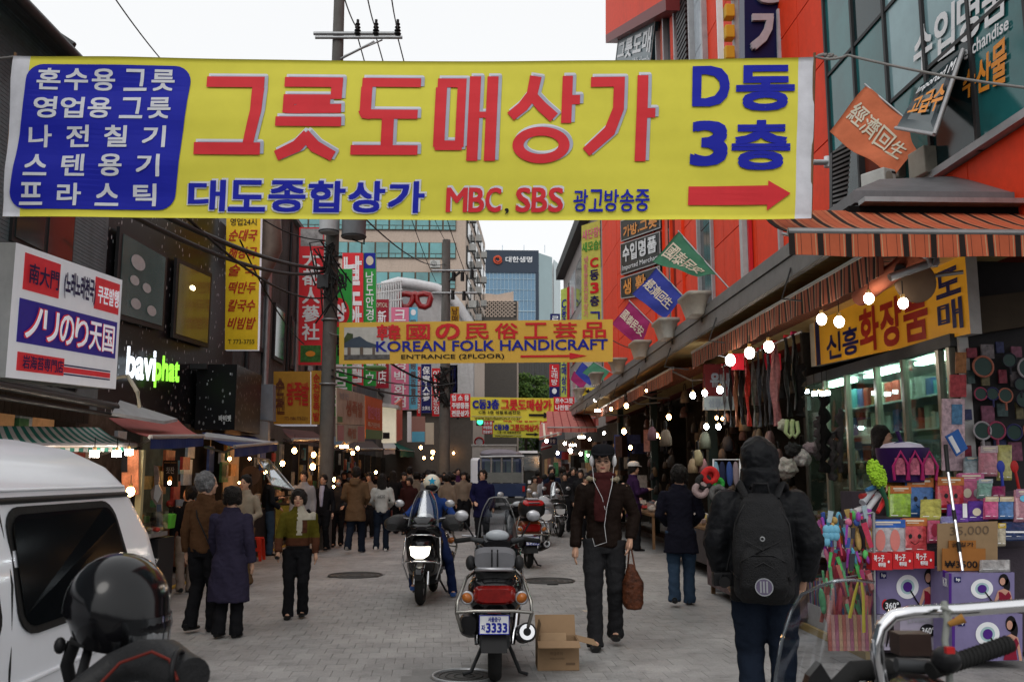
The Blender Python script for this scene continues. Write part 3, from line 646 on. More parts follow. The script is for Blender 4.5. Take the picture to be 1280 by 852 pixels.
# ================================================================== MAIN BANNER
def cloth(name,mats,fn,nu,nv,parent,thick=.004,mi=None):
    """fn(u,v,off) -> point; a thin two sided sheet"""
    m=MB();P=[]
    for o_ in(0,-thick):
        P+=[fn(i/nu,j/nv,o_)for j in range(nv+1)for i in range(nu+1)]
    k=(nu+1)*(nv+1);fs=[];ms=[]
    for j in range(nv):
        for i in range(nu):
            a=j*(nu+1)+i;q=(a,a+1,a+nu+2,a+nu+1);fs.append(q);fs.append(tuple(x+k for x in reversed(q)))
            c=mi((i+.5)/nu,(j+.5)/nv)if mi else 0;ms+=[c,c]
    edge=[(i,i+1)for i in range(nu)]+[(nv*(nu+1)+i+1,nv*(nu+1)+i)for i in range(nu)]+[((j+1)*(nu+1),j*(nu+1))for j in range(nv)]+[(j*(nu+1)+nu,(j+1)*(nu+1)+nu)for j in range(nv)]
    for a,b in edge:fs.append((a,b,b+k,a+k));ms.append(0)
    m.v=[tuple(p)for p in P];m.f=fs;m.mi=ms;m.sm=[True]*len(fs)
    return m.build(name,mats,parent,recalc=False)
def bisect_v(o,levels,axis_fn):
    pass
BY=7.6
QB=Quad(at(18,71,BY),at(1019,71,BY),at(4,271,BY),at(1014,273,BY))
def bwave(u,v,off=0.0):
    p=QB.p(u,v,off)
    d=.007*math.sin(v*19+1.8*math.sin(u*2.3)+u*3)*math.sin(math.pi*min(1,u*3+.15))+.0012*math.sin(v*47+u*7)+.02*math.sin(u*5.2+1)+.045*math.sin(v*3.1)*math.sin(u*3.14)
    e=math.exp(-((1-u)*7))+math.exp(-(u*7));d+=.012*e*math.sin(v*11-u*34)+.006*math.sin(v*8+5*math.sin(u*4))
    return p+QB.n*d+V((0,0,-.035*math.sin(math.pi*u)*(1-.5*v)))
def subdiv_text(mb,n=22):
    """cut lettering along horizontal levels so that it follows the cloth"""
    pass
bn=thing('street_banner','huge yellow banner with red Korean letters strung right across the street','banner',QB.p(.5,1))
BCL=mat('banner_yellow_cloth',(.7,.64,.07),.6,var=.03,bump=.06,bs=6);BWH=mat('banner_white_hem',(.62,.62,.66),.6);BBL=plastic('banner_blue',(.012,.018,.36),rough=.6);BRD=plastic('banner_red',(.66,.035,.045),rough=.6);BLW=plastic('banner_letter_white',(.66,.67,.72),rough=.5);BKP=BLACKP
cloth('cloth',[BCL,BWH],bwave,48,32,bn,mi=lambda u,v:1 if(u<.017 or u>.985 or v<.012 or v>.988)else 0)
class WQ:
    def __init__(s):s.w=QB.w;s.h=QB.h
    def p(s,u,v,o=0.0):return bwave(u,v,o)
WB=WQ()
def ux(px):return(px-11)/1005.0
def vy(py):return(py-71)/201.0
def cut(mb,lo=0.0,hi=1.0,n=30):
    """split the flat letter faces at many heights, then press every vertex on the cloth (vertices are kept as (u, v, off))"""
    b=bmesh.new();vv=[b.verts.new(p)for p in mb.v]
    for f,mi_ in zip(mb.f,mb.mi):
        try:q=b.faces.new([vv[i]for i in f]);q.material_index=mi_
        except ValueError:pass
    for k in range(1,32):
        y=k/32;ge=b.verts[:]+b.edges[:]+b.faces[:]
        bmesh.ops.bisect_plane(b,geom=ge,plane_co=(0,y,0),plane_no=(0,1,0),dist=1e-5)
    for k in range(1,16):
        x=k/16;ge=b.verts[:]+b.edges[:]+b.faces[:]
        bmesh.ops.bisect_plane(b,geom=ge,plane_co=(x,0,0),plane_no=(1,0,0),dist=1e-5)
    b.verts.ensure_lookup_table();b.verts.index_update()
    mb.v=[tuple(bwave(v.co.x,v.co.y,v.co.z))for v in b.verts];mb.f=[tuple(v.index for v in f.verts)for f in b.faces];mb.mi=[f.material_index for f in b.faces];mb.sm=[False]*len(mb.f);b.free()
UV=lambda u,v,o:V((u,v,o))
def btext(name,m_,items):
    mb=MB()
    for it in items:
        k=it[0]
        if k=='t':body,x0,y0,x1,y1,bold,off=it[1:];put(mb,WB,body,ux(x0),vy(y0),(x1-x0)/1005,(y1-y0)/201,bold,off,fn=UV)
        elif k=='p':pts,off=it[1:];mb.add([V((ux(a),vy(b),off))for a,b in pts],[tuple(range(len(pts)))])
        elif k=='g':pts,faces,off=it[1:];mb.add([V((ux(a),vy(b),off))for a,b in pts],faces)
    cut(mb);return mb.build(name,m_,bn,recalc=False)
pp=[]
for cx,cy,a0 in((210,102,-90),(200,243,0),(39,243,90),(50,102,180)):
    for k in range(7):a=R(a0+k*15);pp.append((cx+20*math.cos(a),cy+20*math.sin(a)))
btext('printed_panel',BBL,[('p',pp,.008)])
it=[]
for row,y,x0,x1,n in(('혼수용 그릇',88,42,212,6),('영업용 그릇',124,40,209,6),('나전칠기',160,37,205,4),('스텐용기',196,35,200,4),('프라스틱',232,32,197,4)):
    if n==4:
        for i,c in enumerate(row):xx=x0+i*(x1-x0-28)/3;it.append(('t',c,xx,y,xx+27,y+26,.011,.012))
    else:
        for i,c in enumerate(row.replace(' ','')):xx=x0+[0,33,66,105,139][i];it.append(('t',c,xx+2,y,xx+29,y+26,.011,.012))
btext('lettering',BLW,it)
def stroke(pts,w):
    """thick polyline as quads in pixel space"""
    out=[]
    L=[];Rr=[]
    for i,p in enumerate(pts):
        a=V(pts[max(i-1,0)]);b=V(pts[min(i+1,len(pts)-1)]);d=(b-a).normalized();n_=V((-d.y,d.x));ww=w[i]if isinstance(w,(list,tuple))else w
        L.append((p[0]+n_.x*ww/2,p[1]+n_.y*ww/2));Rr.append((p[0]-n_.x*ww/2,p[1]-n_.y*ww/2))
    k=len(pts);return L+Rr,[(i,i+1,k+i+1,k+i)for i in range(k-1)]
def ring(cx,cy,rx,ry,ix,iy,n=36):
    P=[(cx+rx*math.cos(2*math.pi*i/n),cy+ry*math.sin(2*math.pi*i/n))for i in range(n)]+[(cx+ix*math.cos(2*math.pi*i/n),cy+iy*math.sin(2*math.pi*i/n))for i in range(n)]
    return P,[(i,(i+1)%n,n+(i+1)%n,n+i)for i in range(n)]
BIG=[]
def B_(x0,y0,x1,y1):BIG.append(([(x0,y0),(x1,y0),(x1,y1),(x0,y1)],[(0,1,2,3)]))
B_(250,95,321,109);BIG.append(stroke([(314,109),(313,140),(306,181)],[15,14,13]));B_(240,180,321,195)
B_(346,95,418,108);B_(404,108,418,124);B_(346,118,404,131);B_(346,131,360,142);BIG.append(stroke([(352,128),(353,138),(364,137),(418,136)],12));B_(338,147,419,159)
BIG.append(stroke([(379,169),(366,184),(341,196)],[14,15,13]));BIG.append(stroke([(374,169),(388,184),(411,196)],[14,15,13]))
B_(442,95,515,107);B_(441,107,455,140);B_(447,137,513,149);BIG.append(stroke([(443,138),(446,145),(455,146)],8));B_(469,149,484,183);B_(432,182,515,194)
B_(536,95,572,107);B_(534,107,548,184);B_(561,107,572,184);B_(536,176,570,188);B_(576,92,590,201);B_(598,92,612,201);B_(588,139,600,147)
BIG.append(stroke([(659,92),(655,116),(644,132),(629,145)],[15,14,14,13]));BIG.append(stroke([(656,118),(668,132),(684,146)],[12,14,14]));B_(693,92,706,153);B_(706,117,716,129)
BIG.append(ring(669,181,36,23,22,11.5))
B_(729,94,772,107);BIG.append(stroke([(765,106),(765,135),(755,163),(726,190)],[14,14,15,13]));B_(788,92,802,201);B_(802,135,812,147)
def sft(g,dx,dy,gr=0):return([(a+dx,b+dy)for a,b in g[0]],g[1])
for i,(dx,dy)in enumerate(((3.6,-3.6),(2,-4.2),(4.4,-1.5))):btext('lettering_shadow',BLW if i<2 else plastic('banner_letter_grey',(.4,.42,.5)),[('g',*sft(g,dx,dy),.007+.0006*i)for g in BIG])
btext('lettering',BRD,[('g',g[0],g[1],.012)for g in BIG])
blu=[]
for i,c in enumerate('대도종합상가'):x0=237+i*49;blu.append((c,x0,227,x0+43,263,.014))
btext('lettering_shadow',BLW,[('t',c,a+dx,b+dy,cc+dx,d+dy,bo+.005,.007+.0006*k)for k,(dx,dy)in enumerate(((2,-2),(-1,1)))for(c,a,b,cc,d,bo)in blu])
btext('lettering',BBL,[('t',c,a,b,cc,d,bo,.012)for(c,a,b,cc,d,bo)in blu]+[('t',c,713+i*19.5,236,730.5+i*19.5,262,.006,.012)for i,c in enumerate('광고방송중')]+[('t','D',861,83,904,131,.02,.012),('t','3',861,154,903,205,.024,.012),('t','동',917,83,988,137,.017,.012),('t','층',913,153,984,211,.017,.012)])
btext('lettering_shadow',BLW,[('t',c,a+1.5,231.5,b+1.5,260.5,.016,.007)for c,a,b in(('M',554,579),('B',582,600),('C',603,621),('S',641,658),('B',661,679),('S',682,699))])
btext('lettering',BRD,[('t',c,a,234,b,262,.012,.012)for c,a,b in(('M',554,579),('B',582,600),('C',603,621),('S',641,658),('B',661,679),('S',682,699))])
btext('lettering',BKP,[('t',',',627,258,632,265,.005,.012)])
btext('arrow',BRD,[('g',[(858,232),(858,255),(959,255),(959,262),(988,242),(959,226),(959,232)],[(0,1,2,6),(2,3,4,5,6)],.012)])
ROPE=mat('grey_rope',(.22,.21,.2),.8);WIRE=mat('black_cable',(.012,.012,.012),.6)
def cable(name,pts,r,lab,sag=0.0,m_=None,n=14,group=None):
    P=[]
    for a,b in zip(pts[:-1],pts[1:]):
        a,b=V(a),V(b)
        for k in range(n+(1 if b is V(pts[-1])else 0)):t=k/n;P.append(a.lerp(b,t)+V((0,0,-sag*4*t*(1-t))))
    P.append(V(pts[-1]));m=MB();m.tube(P,r,5);o=m.build(name,m_ or WIRE,None,org=P[0]);tag(o,lab,'cable',group);return o
ra=QB.p(1,0);cable('rope',[ra,ra+V((.25,-.1,-.03)),at(1300,112,6.6)],.012,'grey rope tying the big yellow banner to the orange mall',.03,ROPE)
m=MB();m.tube([QB.p(1,0,-.01)+V((0,0,.04)),QB.p(1,1,-.01)],.012,6);m.tube([QB.p(0,0,-.01)+V((0,0,.04)),QB.p(0,1,-.01)],.012,6);m.build('batten',WOOD,bn)
la=QB.p(0,0);cable('rope',[la,V((-5.3,7.9,la.z+.05))],.012,'grey rope tying the big yellow banner to the dark tarpaulin roof',.02,ROPE)
m=MB();rr_=random.Random(5)
for k in range(14):m.ell(ra+V((.03+k*.012,-.01,rr_.uniform(-.02,.02))),(.02,.015,.015),6,4)
m.build('rope_knot',ROPE,bn)
# ================================================================== SECOND BANNER
QK=pix(424,403,766,455,20,y2=399,y3=452)
bt=mat('banner_gold_cloth',(.66,.42,.07),.6,var=.12,vs=.5)
kb=sign('street_banner','golden banner advertising Korean folk handicraft with a temple photograph',QK,bt,[
    ('r',RED,'韓國の民俗工芸品',.125,.07,.86,.36,.018,.02,{'gap':.22}),('t',BLUE,'KOREAN FOLK HANDICRAFT',.135,.47,.845,.24,.012,.016),
    ('t',BLACKP,'ENTRANCE (2FLOOR)',.225,.79,.375,.13,.008,.016),('p',RED,[(.66,.83),(.66,.88),(.84,.88),(.84,.93),(.905,.855),(.84,.78),(.84,.83)],.014),
    ('b',mat('photo_sky_grey',(.45,.45,.42),.6),.018,.12,.165,.78,.006),('b',mat('photo_stone',(.1,.1,.1),.7,var=.5,vs=9),.018,.78,.165,.12,.010),
    ('p',mat('photo_roof',(.05,.07,.1),.6),[(.018,.5),(.05,.38),(.075,.34),(.1,.46),(.15,.58),(.15,.62),(.018,.6)],.012),('b',mat('photo_pillar',(.13,.1,.08),.7),.03,.6,.012,.18,.013),('b',mat('photo_pillar',(.13,.1,.08),.7),.075,.6,.012,.18,.013),('b',mat('photo_pillar',(.13,.1,.08),.7),.12,.6,.01,.18,.013),
    ('p',mat('photo_tree',(.05,.07,.03),.7,var=.4),[(.018,.38),(.03,.25),(.05,.28),(.05,.4),(.018,.5)],.011)],depth=.01,cat='banner')
cable('rope',[QK.p(1,.5),V((3.9,22,4.6))],.012,'grey rope from the golden banner to the grey canopy',.05,ROPE);cable('rope',[QK.p(0,.3),V((-3.4,20.4,4.75))],.012,'short grey rope from the golden banner to the concrete pole',.02,ROPE)
def small_banner(x0,y0,x1,y1,Y,lab,side,lab2,arrow=True):
    Q=pix(x0,y0,x1,y1,Y,y2=y0+1.5,y3=y1+1);s1=(.78 if arrow else 1)
    sign('street_banner',lab,Q,BCL,[('t',BLUE,'C동3층',.03,.1,.31,.4,.03,.05),('t',RED,'그릇도매상가',.37,.08,.6,.46,.03,.05),('t',BLACKP,'C동 3층 생활용품전문',.1,.58,.5,.14,.01,.05),('b',GREYP,.02,.82,.6,.02,.03),('t',BLACKP,'www.namdaemun-c.co.kr',.05,.84,.55,.13,.006,.05),
        ('p',BLACKP,[(.7,.7),(.7,.8),(.88,.8),(.88,.88),(.98,.75),(.88,.62),(.88,.7)],.05)],depth=.02,cat='banner',group='yellow banners far down the street')
    for(a,b,c,d,l2,rows)in side:
        Q2=pix(a,b,c,d,Y+.1);it=[('t',WHITE,r_,.08,.06+i*.33,.84,.24,.02,.05)for i,r_ in enumerate(rows)]
        sign('side_banner',l2,Q2,BRD,it,depth=.02,cat='banner',group='red banners beside the yellow ones')
small_banner(588,496,692,525,38,'nearer small yellow banner with an arrow below the golden one',[(563,492,588,521,'red banner with white letters at the near yellow banner\'s pole end',['업 소 용','주방용품','전문상가']),(692,496,718,522,'red banner with white letters at the near yellow banner\'s awning end',['혼수그릇','나전칠기','스텐용기'])],'')
small_banner(616,528,675,546,65,'farther smaller yellow banner low over the trucks',[(603,526,616,542,'small red banner by the traffic light',['업 소 용','주방용품','전문상가']),(675,527,691,542,'small red banner touching the pink awnings',['혼수그릇','나전칠기','스텐용기'])],'')
Qx=pix(618,520,694,529,75);sign('street_banner','third yellow banner mostly hidden behind the others',Qx,BCL,[('t',RED,'그릇 서울 종합도매 상가',.15,.1,.8,.7,.02,.05)],depth=.02,cat='banner')
# ================================================================== LEFT SIGNS
LBW=mat('lightbox_white',(.6,.61,.62),.4,emit=(.8,.85,.95),es=.22,var=.04,dirt=.12);SIDEM=mat('sign_side_grey',(.42,.42,.42),.5,dirt=.2)
XS=-4.3;Qs=sidep(20,303,474,153,350,488,XS)
LRED=mat('lit_red',(.55,.03,.04),.4,emit=(.7,.03,.05),es=.18);LBLU=mat('lit_blue',(.02,.02,.22),.4,emit=(.02,.02,.3),es=.18);LWH=mat('lit_white',(.75,.76,.8),.4,emit=(.8,.85,.95),es=.28)
t=sign('light_box_sign','big white light box sign with blue panel of Japanese letters and red squares',Qs,LBW,[
    ('b',LRED,.07,.05,.29,.28,.006),('t',NAVY,'南大門',.1,.12,.24,.15,.012,.02),('t',NAVY,'(노래노래천국)',.39,.09,.3,.22,.012,.02),('b',LRED,.7,.05,.27,.28,.006),('t',LWH,'쿠폰발행',.72,.12,.23,.15,.01,.02),
    ('b',LBLU,.055,.4,.91,.33,.006),('r',LRED,'ノリのり天国',.09,.45,.84,.235,.026,.016),('r',LWH,'ノリのり天国',.09,.45,.84,.235,.006,.024),
    ('b',LRED,.07,.8,.38,.14,.006),('t',NAVY,'岩海苔専門店',.1,.82,.33,.1,.008,.02),('b',NAVY,.45,.845,.47,.012,.006),('b',LRED,.45,.865,.47,.045,.006),('b',NAVY,.45,.918,.47,.012,.006)],depth=.42,side=SIDEM)
m=MB();a=Qs.p(0,1);m.tube([Qs.p(.98,.9)+V((-.1,.1,0)),at(160,470,Qs.p(1,1).y+.3),at(172,490,10.8),at(174,508,11)],.025,6);m.build('cable_conduit',mat('cream_conduit',(.5,.47,.38),.6),t)
m=MB();m.tube([V((-4.36,a.y-.5,a.z-.07)),V((-4.36,Qs.p(1,1).y+.2,a.z-.07))],.045,8);m.tube([V((-4.4,a.y-.5,a.z-.17)),V((-4.4,Qs.p(1,1).y+.3,a.z-.17))],.025,8);m.build('support_rail',DSTEEL,t)
for k in range(5):m=MB();y=a.y+k*.6;m.tube([V((-4.7,y,a.z+.1)),V((XL,y,a.z+.3))],.03,6);m.build('bracket',DSTEEL,t)
t=thing('boarded_fascia','dark brown slatted fascia under the white light box sign','fascia',(-4.8,9,2.3));BRD_=mat('dark_brown_board',(.035,.022,.015),.7,bump=.3,dirt=.4)
zt_=a.z-.02;zb_=zof(100,528,-4.75)
for k in range(38):m=MB();m.b2((-4.8,5.5+k*.155,zb_),(-4.76,5.5+k*.155+.147,zt_));m.build('slat',BRD_,t)
m=MB();m.b2((-5.4,5.5,zt_-.02),(-4.8,11.4,zt_));m.build('top_board',BRD_,t)
YSG=mat('yellow_sign_face',(.66,.44,.02),.4,emit=(.8,.5,.02),es=.06)
def blade(name,lab,x0,y0,x1,y1,Y,bgm,items,side=SIDEM,x2=None,x3=None,cat='sign',depth=.16,group='signs on the left side of the street'):
    return sign(name,lab,pix(x0,y0,x1,y1,Y,x2=x2,x3=x3),bgm,items,depth,cat,side,group)
DR=mat('brush_red',(.42,.025,.015),.5)
blade('blade_sign','tall yellow restaurant sign listing soups in red brush letters with a telephone number',283,268,326,437,19.0,YSG,[('t',BLACKP,'영업24시',.12,.03,.76,.055,.004,.012)]+[('t',DR,s_,.1,.115+i*.13,.8,.085,.008,.012,{'shear':.12})for i,s_ in enumerate(['순대국','해장국','술 국','떡만두','칼국수','비빔밥'])]+[('t',BLACKP,'T 773-3755',.1,.925,.8,.032,.003,.012)],side=LWH,x2=281,x3=322)
m=MB();m.b2((XL,19.05,5),(-5.2,19.15,5.1));m.b2((XL,19.05,6),(-5.2,19.15,6.1))
blade('blade_sign','tall red sign with five white Chinese characters and a green photo at its foot',374,284,405,456,24.5,BRD,[('c',WHITE,'大都人蔘社',.15,.17,.7,.66,.016,.014),('b',mat('photo_grey',(.3,.3,.3),.6,var=.5,vs=5),.06,.01,.9,.13,.006),('b',mat('photo_green',(.05,.16,.04),.6,var=.6,vs=7),.08,.86,.85,.12,.006),('d',ORAN,.5,.92,.2,.02,.012)],x2=373,x3=403)
blade('box_sign','amber box sign with brown Korean letters above the maroon awning',342,464,388,530,21.5,mat('amber_brown_face',(.42,.22,.03),.5,dirt=.2),[('c',BROWNP,'순천',.08,.12,.2,.7,.02,.012),('r',DR,'왕족발',.36,.22,.6,.42,.012,.012),('t',BROWNP,'772-1586 773-2231',.3,.86,.62,.06,.004,.012)],side=LWH,depth=.9)
blade('narrow_sign','narrow yellow strip sign beside the concrete pole',389,463,402,530,21.6,mat('amber_brown_face',(.42,.22,.03),.5),[('c',DR,'순천왕족발',.2,.05,.6,.9,.01,.012)])
blade('blade_sign','green blade sign with a red circle half hidden behind the pole',408,336,440,520,30,GREEN,[('d',RED,.45,.3,.45,.1,.008),('t',BLACKP,'앙',.45,.03,.4,.1,.01,.014),('t',WHITE,'양',.25,.24,.5,.12,.015,.014),('t',BLACKP,'발',.4,.45,.5,.14,.015,.014),('c',WHITE,'전문점',.3,.64,.5,.34,.01,.014)])
blade('blade_sign','tall red optician sign with large white letters behind the green one',428,316,454,482,33,BRD,[('c',WHITE,'남도안경점',.12,.02,.76,.96,.02,.014)])
blade('blade_sign','green strip sign with white letters and a blue photo on top',454.4,316,470,482,33.1,GREEN,[('b',BLUE,0.04,0,.92,.12,.006),('d',CREAM,.5,.06,.3,.035,.012),('c',WHITE,'남도안경オンキョウ',.2,.14,.6,.85,.004,.014)])
blade('blade_sign','dark red narrow sign between the green strip and the pink sign',469,374,486,485,40,plastic('dark_red_print',(.28,.015,.03)),[('t',CREAM,'OPTICAL',.1,.04,.8,.05,.002,.02),('c',WHITE,'新宿眼鏡店',.2,.12,.6,.84,.004,.02)])
blade('blade_sign','pink vertical sign with white Korean letters for a department store',489,384,511,512,43,PINK,[('c',WHITE,'크라운안경백화점',.18,.02,.64,.96,.006,.02)])
blade('blade_sign','light blue strip sign with dark characters beside the pink sign',511.4,384,522,511,43.1,LBLUE,[('c',BROWNP,'眼鏡百貨店眼鏡百貨店',.2,.12,.6,.84,.003,.02),('d',WHITE,.5,.05,.3,.03,.01)])
blade('blade_sign','red strip sign edged with white zigzag behind the light blue one',521,458,526,520,46,RED,[('c',WHITE,'안경안경',.2,.05,.6,.9,.003,.02)])
blade('blade_sign','navy blue ginseng sign with white Chinese characters',526.5,455,539,516,48,NAVY,[('c',WHITE,'保寧人蔘',.15,.04,.7,.72,.008,.02),('t',WHITE,'主興社',.1,.86,.8,.08,.004,.02)])
blade('blade_sign','red sign with worn white letters beside the navy ginseng sign',540,460,550,520,50,RED,[('c',WHITE,'인삼전문점',.15,.04,.7,.92,.004,.02)])
blade('blade_sign','small orange yellow sign above the far pole',563,383,574,404,46,GOLD,[('c',BROWNP,'남매',.2,.06,.6,.88,.006,.02)])
blade('blade_sign','red vertical sign beyond the far concrete pole',562,456,572,491,52,RED,[('c',NAVY,'중앙시장',.2,.04,.6,.92,.004,.02)])
blade('blade_sign','orange and green striped pillar sign topped with a face photo',547,538,557,574,55,GREEN,[('b',ORAN,.62,0,.36,1,.01),('c',LBLUE,'한국',.15,.1,.4,.6,.004,.02)])
Q=pix(545,524,558,538,54.8);t=sign('photo_board','small round photo board of a face in sunglasses',Q,mat('photo_skin',(.4,.22,.16),.6),[('b',BLACKP,.2,.35,.6,.2,.01),('b',mat('photo_hair',(.05,.02,.02),.7),0,0,1,.22,.01)],depth=.1,group='signs on the left side of the street')
FAD=mat('faded_banner_cloth',(.46,.42,.34),.8,dirt=.4,bump=.4,bs=4)
def wall_banner(lab,x0,ya,yb,x1,yc,yd,Y0,Y1,bgm,items,grp='cloth banners hung over the left shops',cat='banner'):
    Q=Quad(at(x0,ya,Y0),at(x1,yc,Y1),at(x0,yb,Y0),at(x1,yd,Y1));return sign('wall_banner',lab,Q,bgm,items,.03,cat,None,grp)
wall_banner('faded beige cloth banner with brush letters beside the concrete pole',421,484,529,456,493,531,23,26,FAD,[('t',GREYP,'남은',.1,.1,.3,.18,.01,.01),('t',plastic('faded_orange',(.3,.1,.05)),'생족발',.3,.3,.6,.45,.02,.01),('b',plastic('faded_green',(.07,.2,.06)),.02,.8,.16,.16,.006)])
wall_banner('pale green and pink striped cloth banner under the beige one',421,530,551,456,532,552,22.8,26,mat('mottled_banner',(.4,.42,.34),.8,dirt=.3),[('b',plastic('faded_pink',(.35,.16,.18)),.02,.05,.2,.9,.006),('b',plastic('faded_pink',(.35,.16,.18)),.72,.05,.25,.9,.006),('t',plastic('faded_orange',(.3,.1,.05)),'족발',.35,.2,.3,.6,.02,.012)])
wall_banner('orange cloth banner with pink letters and a green lower edge',457,494,548,478,500,549,26.5,29,mat('orange_banner_cloth',(.55,.14,.05),.7),[('t',PINK,'할인매장',.1,.22,.75,.3,.01,.01),('t',CREAM,'특가판매',.1,.6,.7,.12,.01,.01),('b',plastic('faded_green',(.07,.2,.06)),0,.78,1,.22,.006)])
t=thing('display_case','white lit wall display case with cream lamps inside','display case',at(488,552,30));Q=pix(477,508,494,553,30)
m=MB();m.slab([Q.p(0,0),Q.p(0,1),Q.p(1,1),Q.p(1,0)],(0,.4,0));m.build('case',mat('lit_case',(.6,.58,.5),.5,emit=(1,.9,.65),es=.35),t);m=MB();rect(m,Q,.1,.72,.5,.17,.05);m.build('picture',BLACKP,t);m=MB();m.slab([Q.p(-.1,-.1,.3),Q.p(1.3,-.02,.3),Q.p(1.3,.06,.3),Q.p(-.1,0,.3)],(0,.9,0));m.build('cover_board',GB,t)
Q=Quad(at(494.5,505,30.3),at(503,498,33),at(494.5,552,30.3),at(503,549,33));sign('sign_board','salmon signboard beside the white lit display case',Q,ORP,[],.05,group='small boards over the left shops')
for i,(x0,x1,y0,y1,Y,c,l_)in enumerate(((509,514,514,552,34,WHITE,'narrow white board beyond the salmon board'),(514,531,520,552,35.5,plastic('dull_salmon_blue',(.32,.17,.14)),'salmon and blue grey board over the far left shops'),(531,542,528,555,37,CREAM,'cream board over the far left shops'))):
    sign('sign_board',l_,pix(x0,y0,x1,y1,Y),c,[('b',LBLUE,0,.6,1,.4,.01)]if i==1 else[],.3,group='small boards over the left shops')
for(x0,x1,y0,y1,Y,c,l_)in((559,570,535,549,60,RED,'red board with a blue picture above the far pink awnings'),(571,586,536,549,60,plastic('dull_pink',(.4,.12,.12)),'dull pink and yellow board above the far awnings')):
    sign('sign_board',l_,pix(x0,y0,x1,y1,Y),c,[('b',LBLUE if c is RED else YEL,.35,.15,.3,.7,.03)],.3,group='small boards over the left shops')
t=thing('spectacles_sign','giant red three dimensional spectacles on the roof of the white building','sign',at(519,384,49.5))
Q=pix(497,366,540,385,49.5)
def lens(cx,s_):
    m=MB();P=[Q.p(cx+s_*dx*.2,.5+dy*.44)for dx,dy in((-1,-.8),(0,-1),(.9,-.85),(1,-.3),(.75,.7),(.2,1),(-.5,.85),(-.9,.2))];P.append(P[0]);P.append(P[1]);m.tube(P,.17,6);m.build('lens_rim',mat('glossy_red',(.25,.008,.01),.3,coat=.5),t)
lens(.24,-1);lens(.76,1);m=MB();m.tube([Q.p(.42,.15),Q.p(.5,.08),Q.p(.58,.15)],.17,6);m.build('bridge',mat('glossy_red',(.25,.008,.01)),t)
# ================================================================== RIGHT SIGNS
Q=sidep(776,276,303,825,258,286,5.35);gM='black panels on the orange mall corner'
DP=mat('gloss_black_panel',(.008,.008,.01),.5)
sign('panel_sign','black panel with orange Korean letters under the big banner',Q,DP,[('t',ORAN,'가방.그릇',.1,.35,.85,.5,.02,.03)],.1,frame=SIDEM,group=gM)
sign('panel_sign','black panel reading imported merchandise with tall white Korean letters',sidep(776,305,345,825,289,329,5.35),DP,[('t',WHITE,'수입명품',.08,.1,.86,.5,.03,.03),('t',WHITE,'Imported Merchan',.06,.72,.9,.2,.005,.03)],.1,frame=SIDEM,group=gM)
sign('panel_sign','black panel with two orange letters above the blue flag',sidep(776,348,374,825,332,367,5.35),DP,[('t',ORAN,'생 활',.1,.15,.6,.65,.03,.03)],.1,frame=SIDEM,group=gM)
sign('panel_sign','dark teal panel reading kitchenware wholesale above the big banner',Quad(atx(774,42,5.3),atx(821,12,5.3),V((5.3,YX(774,5.3),atx(774,78,5.3).z)),V((5.3,YX(821,5.3),atx(821,78,5.3).z))),mat('dark_teal_panel',(.015,.06,.08),.3),[('t',WHITE,'그릇도매',.06,.22,.9,.35,.015,.03,{}),('t',WHITE,'Kitchenware Wholesale',.04,.62,.94,.13,.004,.03),('t',ORAN,'품품',.5,.84,.4,.14,.01,.03)],.1,frame=SIDEM,group=gM)
Qn=Quad(at(930,-60,15.8),at(990,-60,15.8),at(931,76,15.8),at(994,76,15.8))
t=thing('blade_sign','tall navy blade sign with raised grey Korean letters above the big banner','sign',Qn.p(.5,1));m=MB();m.slab([Qn.p(0,0),Qn.p(0,1),Qn.p(1,1),Qn.p(1,0)],(0,.35,0));m.build('board',plastic('navy_board',(.008,.012,.06),rough=.3),t)
def raised(t,Q,ch,u,v,w,h,bold,depth,m_,name='lettering'):
    m=MB();put(m,Q,ch,u,v,w,h,bold,depth);n0=len(m.v)
    for k in range(1,6):put(m,Q,ch,u,v,w,h,bold,depth*k/6)
    m.build(name,m_,t,recalc=False)
raised(t,Qn,'상',.15,-.02,.7,.5,.012,.08,mat('raised_grey_letter',(.42,.44,.48),.35,.3));raised(t,Qn,'가',.13,.56,.74,.42,.014,.08,mat('raised_grey_letter',(.4,.42,.45)))
t=thing('block_sign','narrow sign column with stacked orange cubes above the big banner','sign',at(912,75,18));m=MB();m.b2((at(917,0,18).x,18,4.3),(at(928,0,18).x,18.2,14));m.build('post',SIDEM,t)
for k in range(8):m=MB();p=at(911,68-k*26,18);m.box(p,(.2,.25,.28));m.build('cube',GOLD,t,bevel=.02)
m=MB();a=at(899,75,18);m.b2((a.x,18.02,9),(a.x+.12,18.1,14));m.build('white_strip',WHITE,t);m=MB();a=at(924,0,17.9);m.b2((a.x,17.85,4.3),(a.x+.07,17.95,14));m.build('red_tube',RED,t)
Qv=Quad(at(727,282,36),at(750,275,36),at(727,401,36),at(752,401,36));YG=mat('yellow_green_cloth',(.5,.58,.12),.7)
sign('vertical_banner','tall yellow green cloth banner with mixed coloured letters beside the orange mall',Qv,YG,[('t',PINK,'새단장!',.02,.06,.96,.1,.006,.03),('t',GREEN,'새모습!',.02,.19,.96,.1,.006,.03),('t',RED,'C',.45,.37,.4,.09,.02,.03),('t',NAVY,'동',.42,.49,.46,.1,.01,.03),('t',RED,'3',.45,.62,.4,.1,.02,.03),('t',NAVY,'층',.42,.75,.46,.1,.01,.03),('t',BLUE,'ㄱ',.45,.91,.45,.08,.015,.03),('c',PINK,'생활용품전문상가',.1,.33,.22,.64,.003,.03)],.02,'banner')
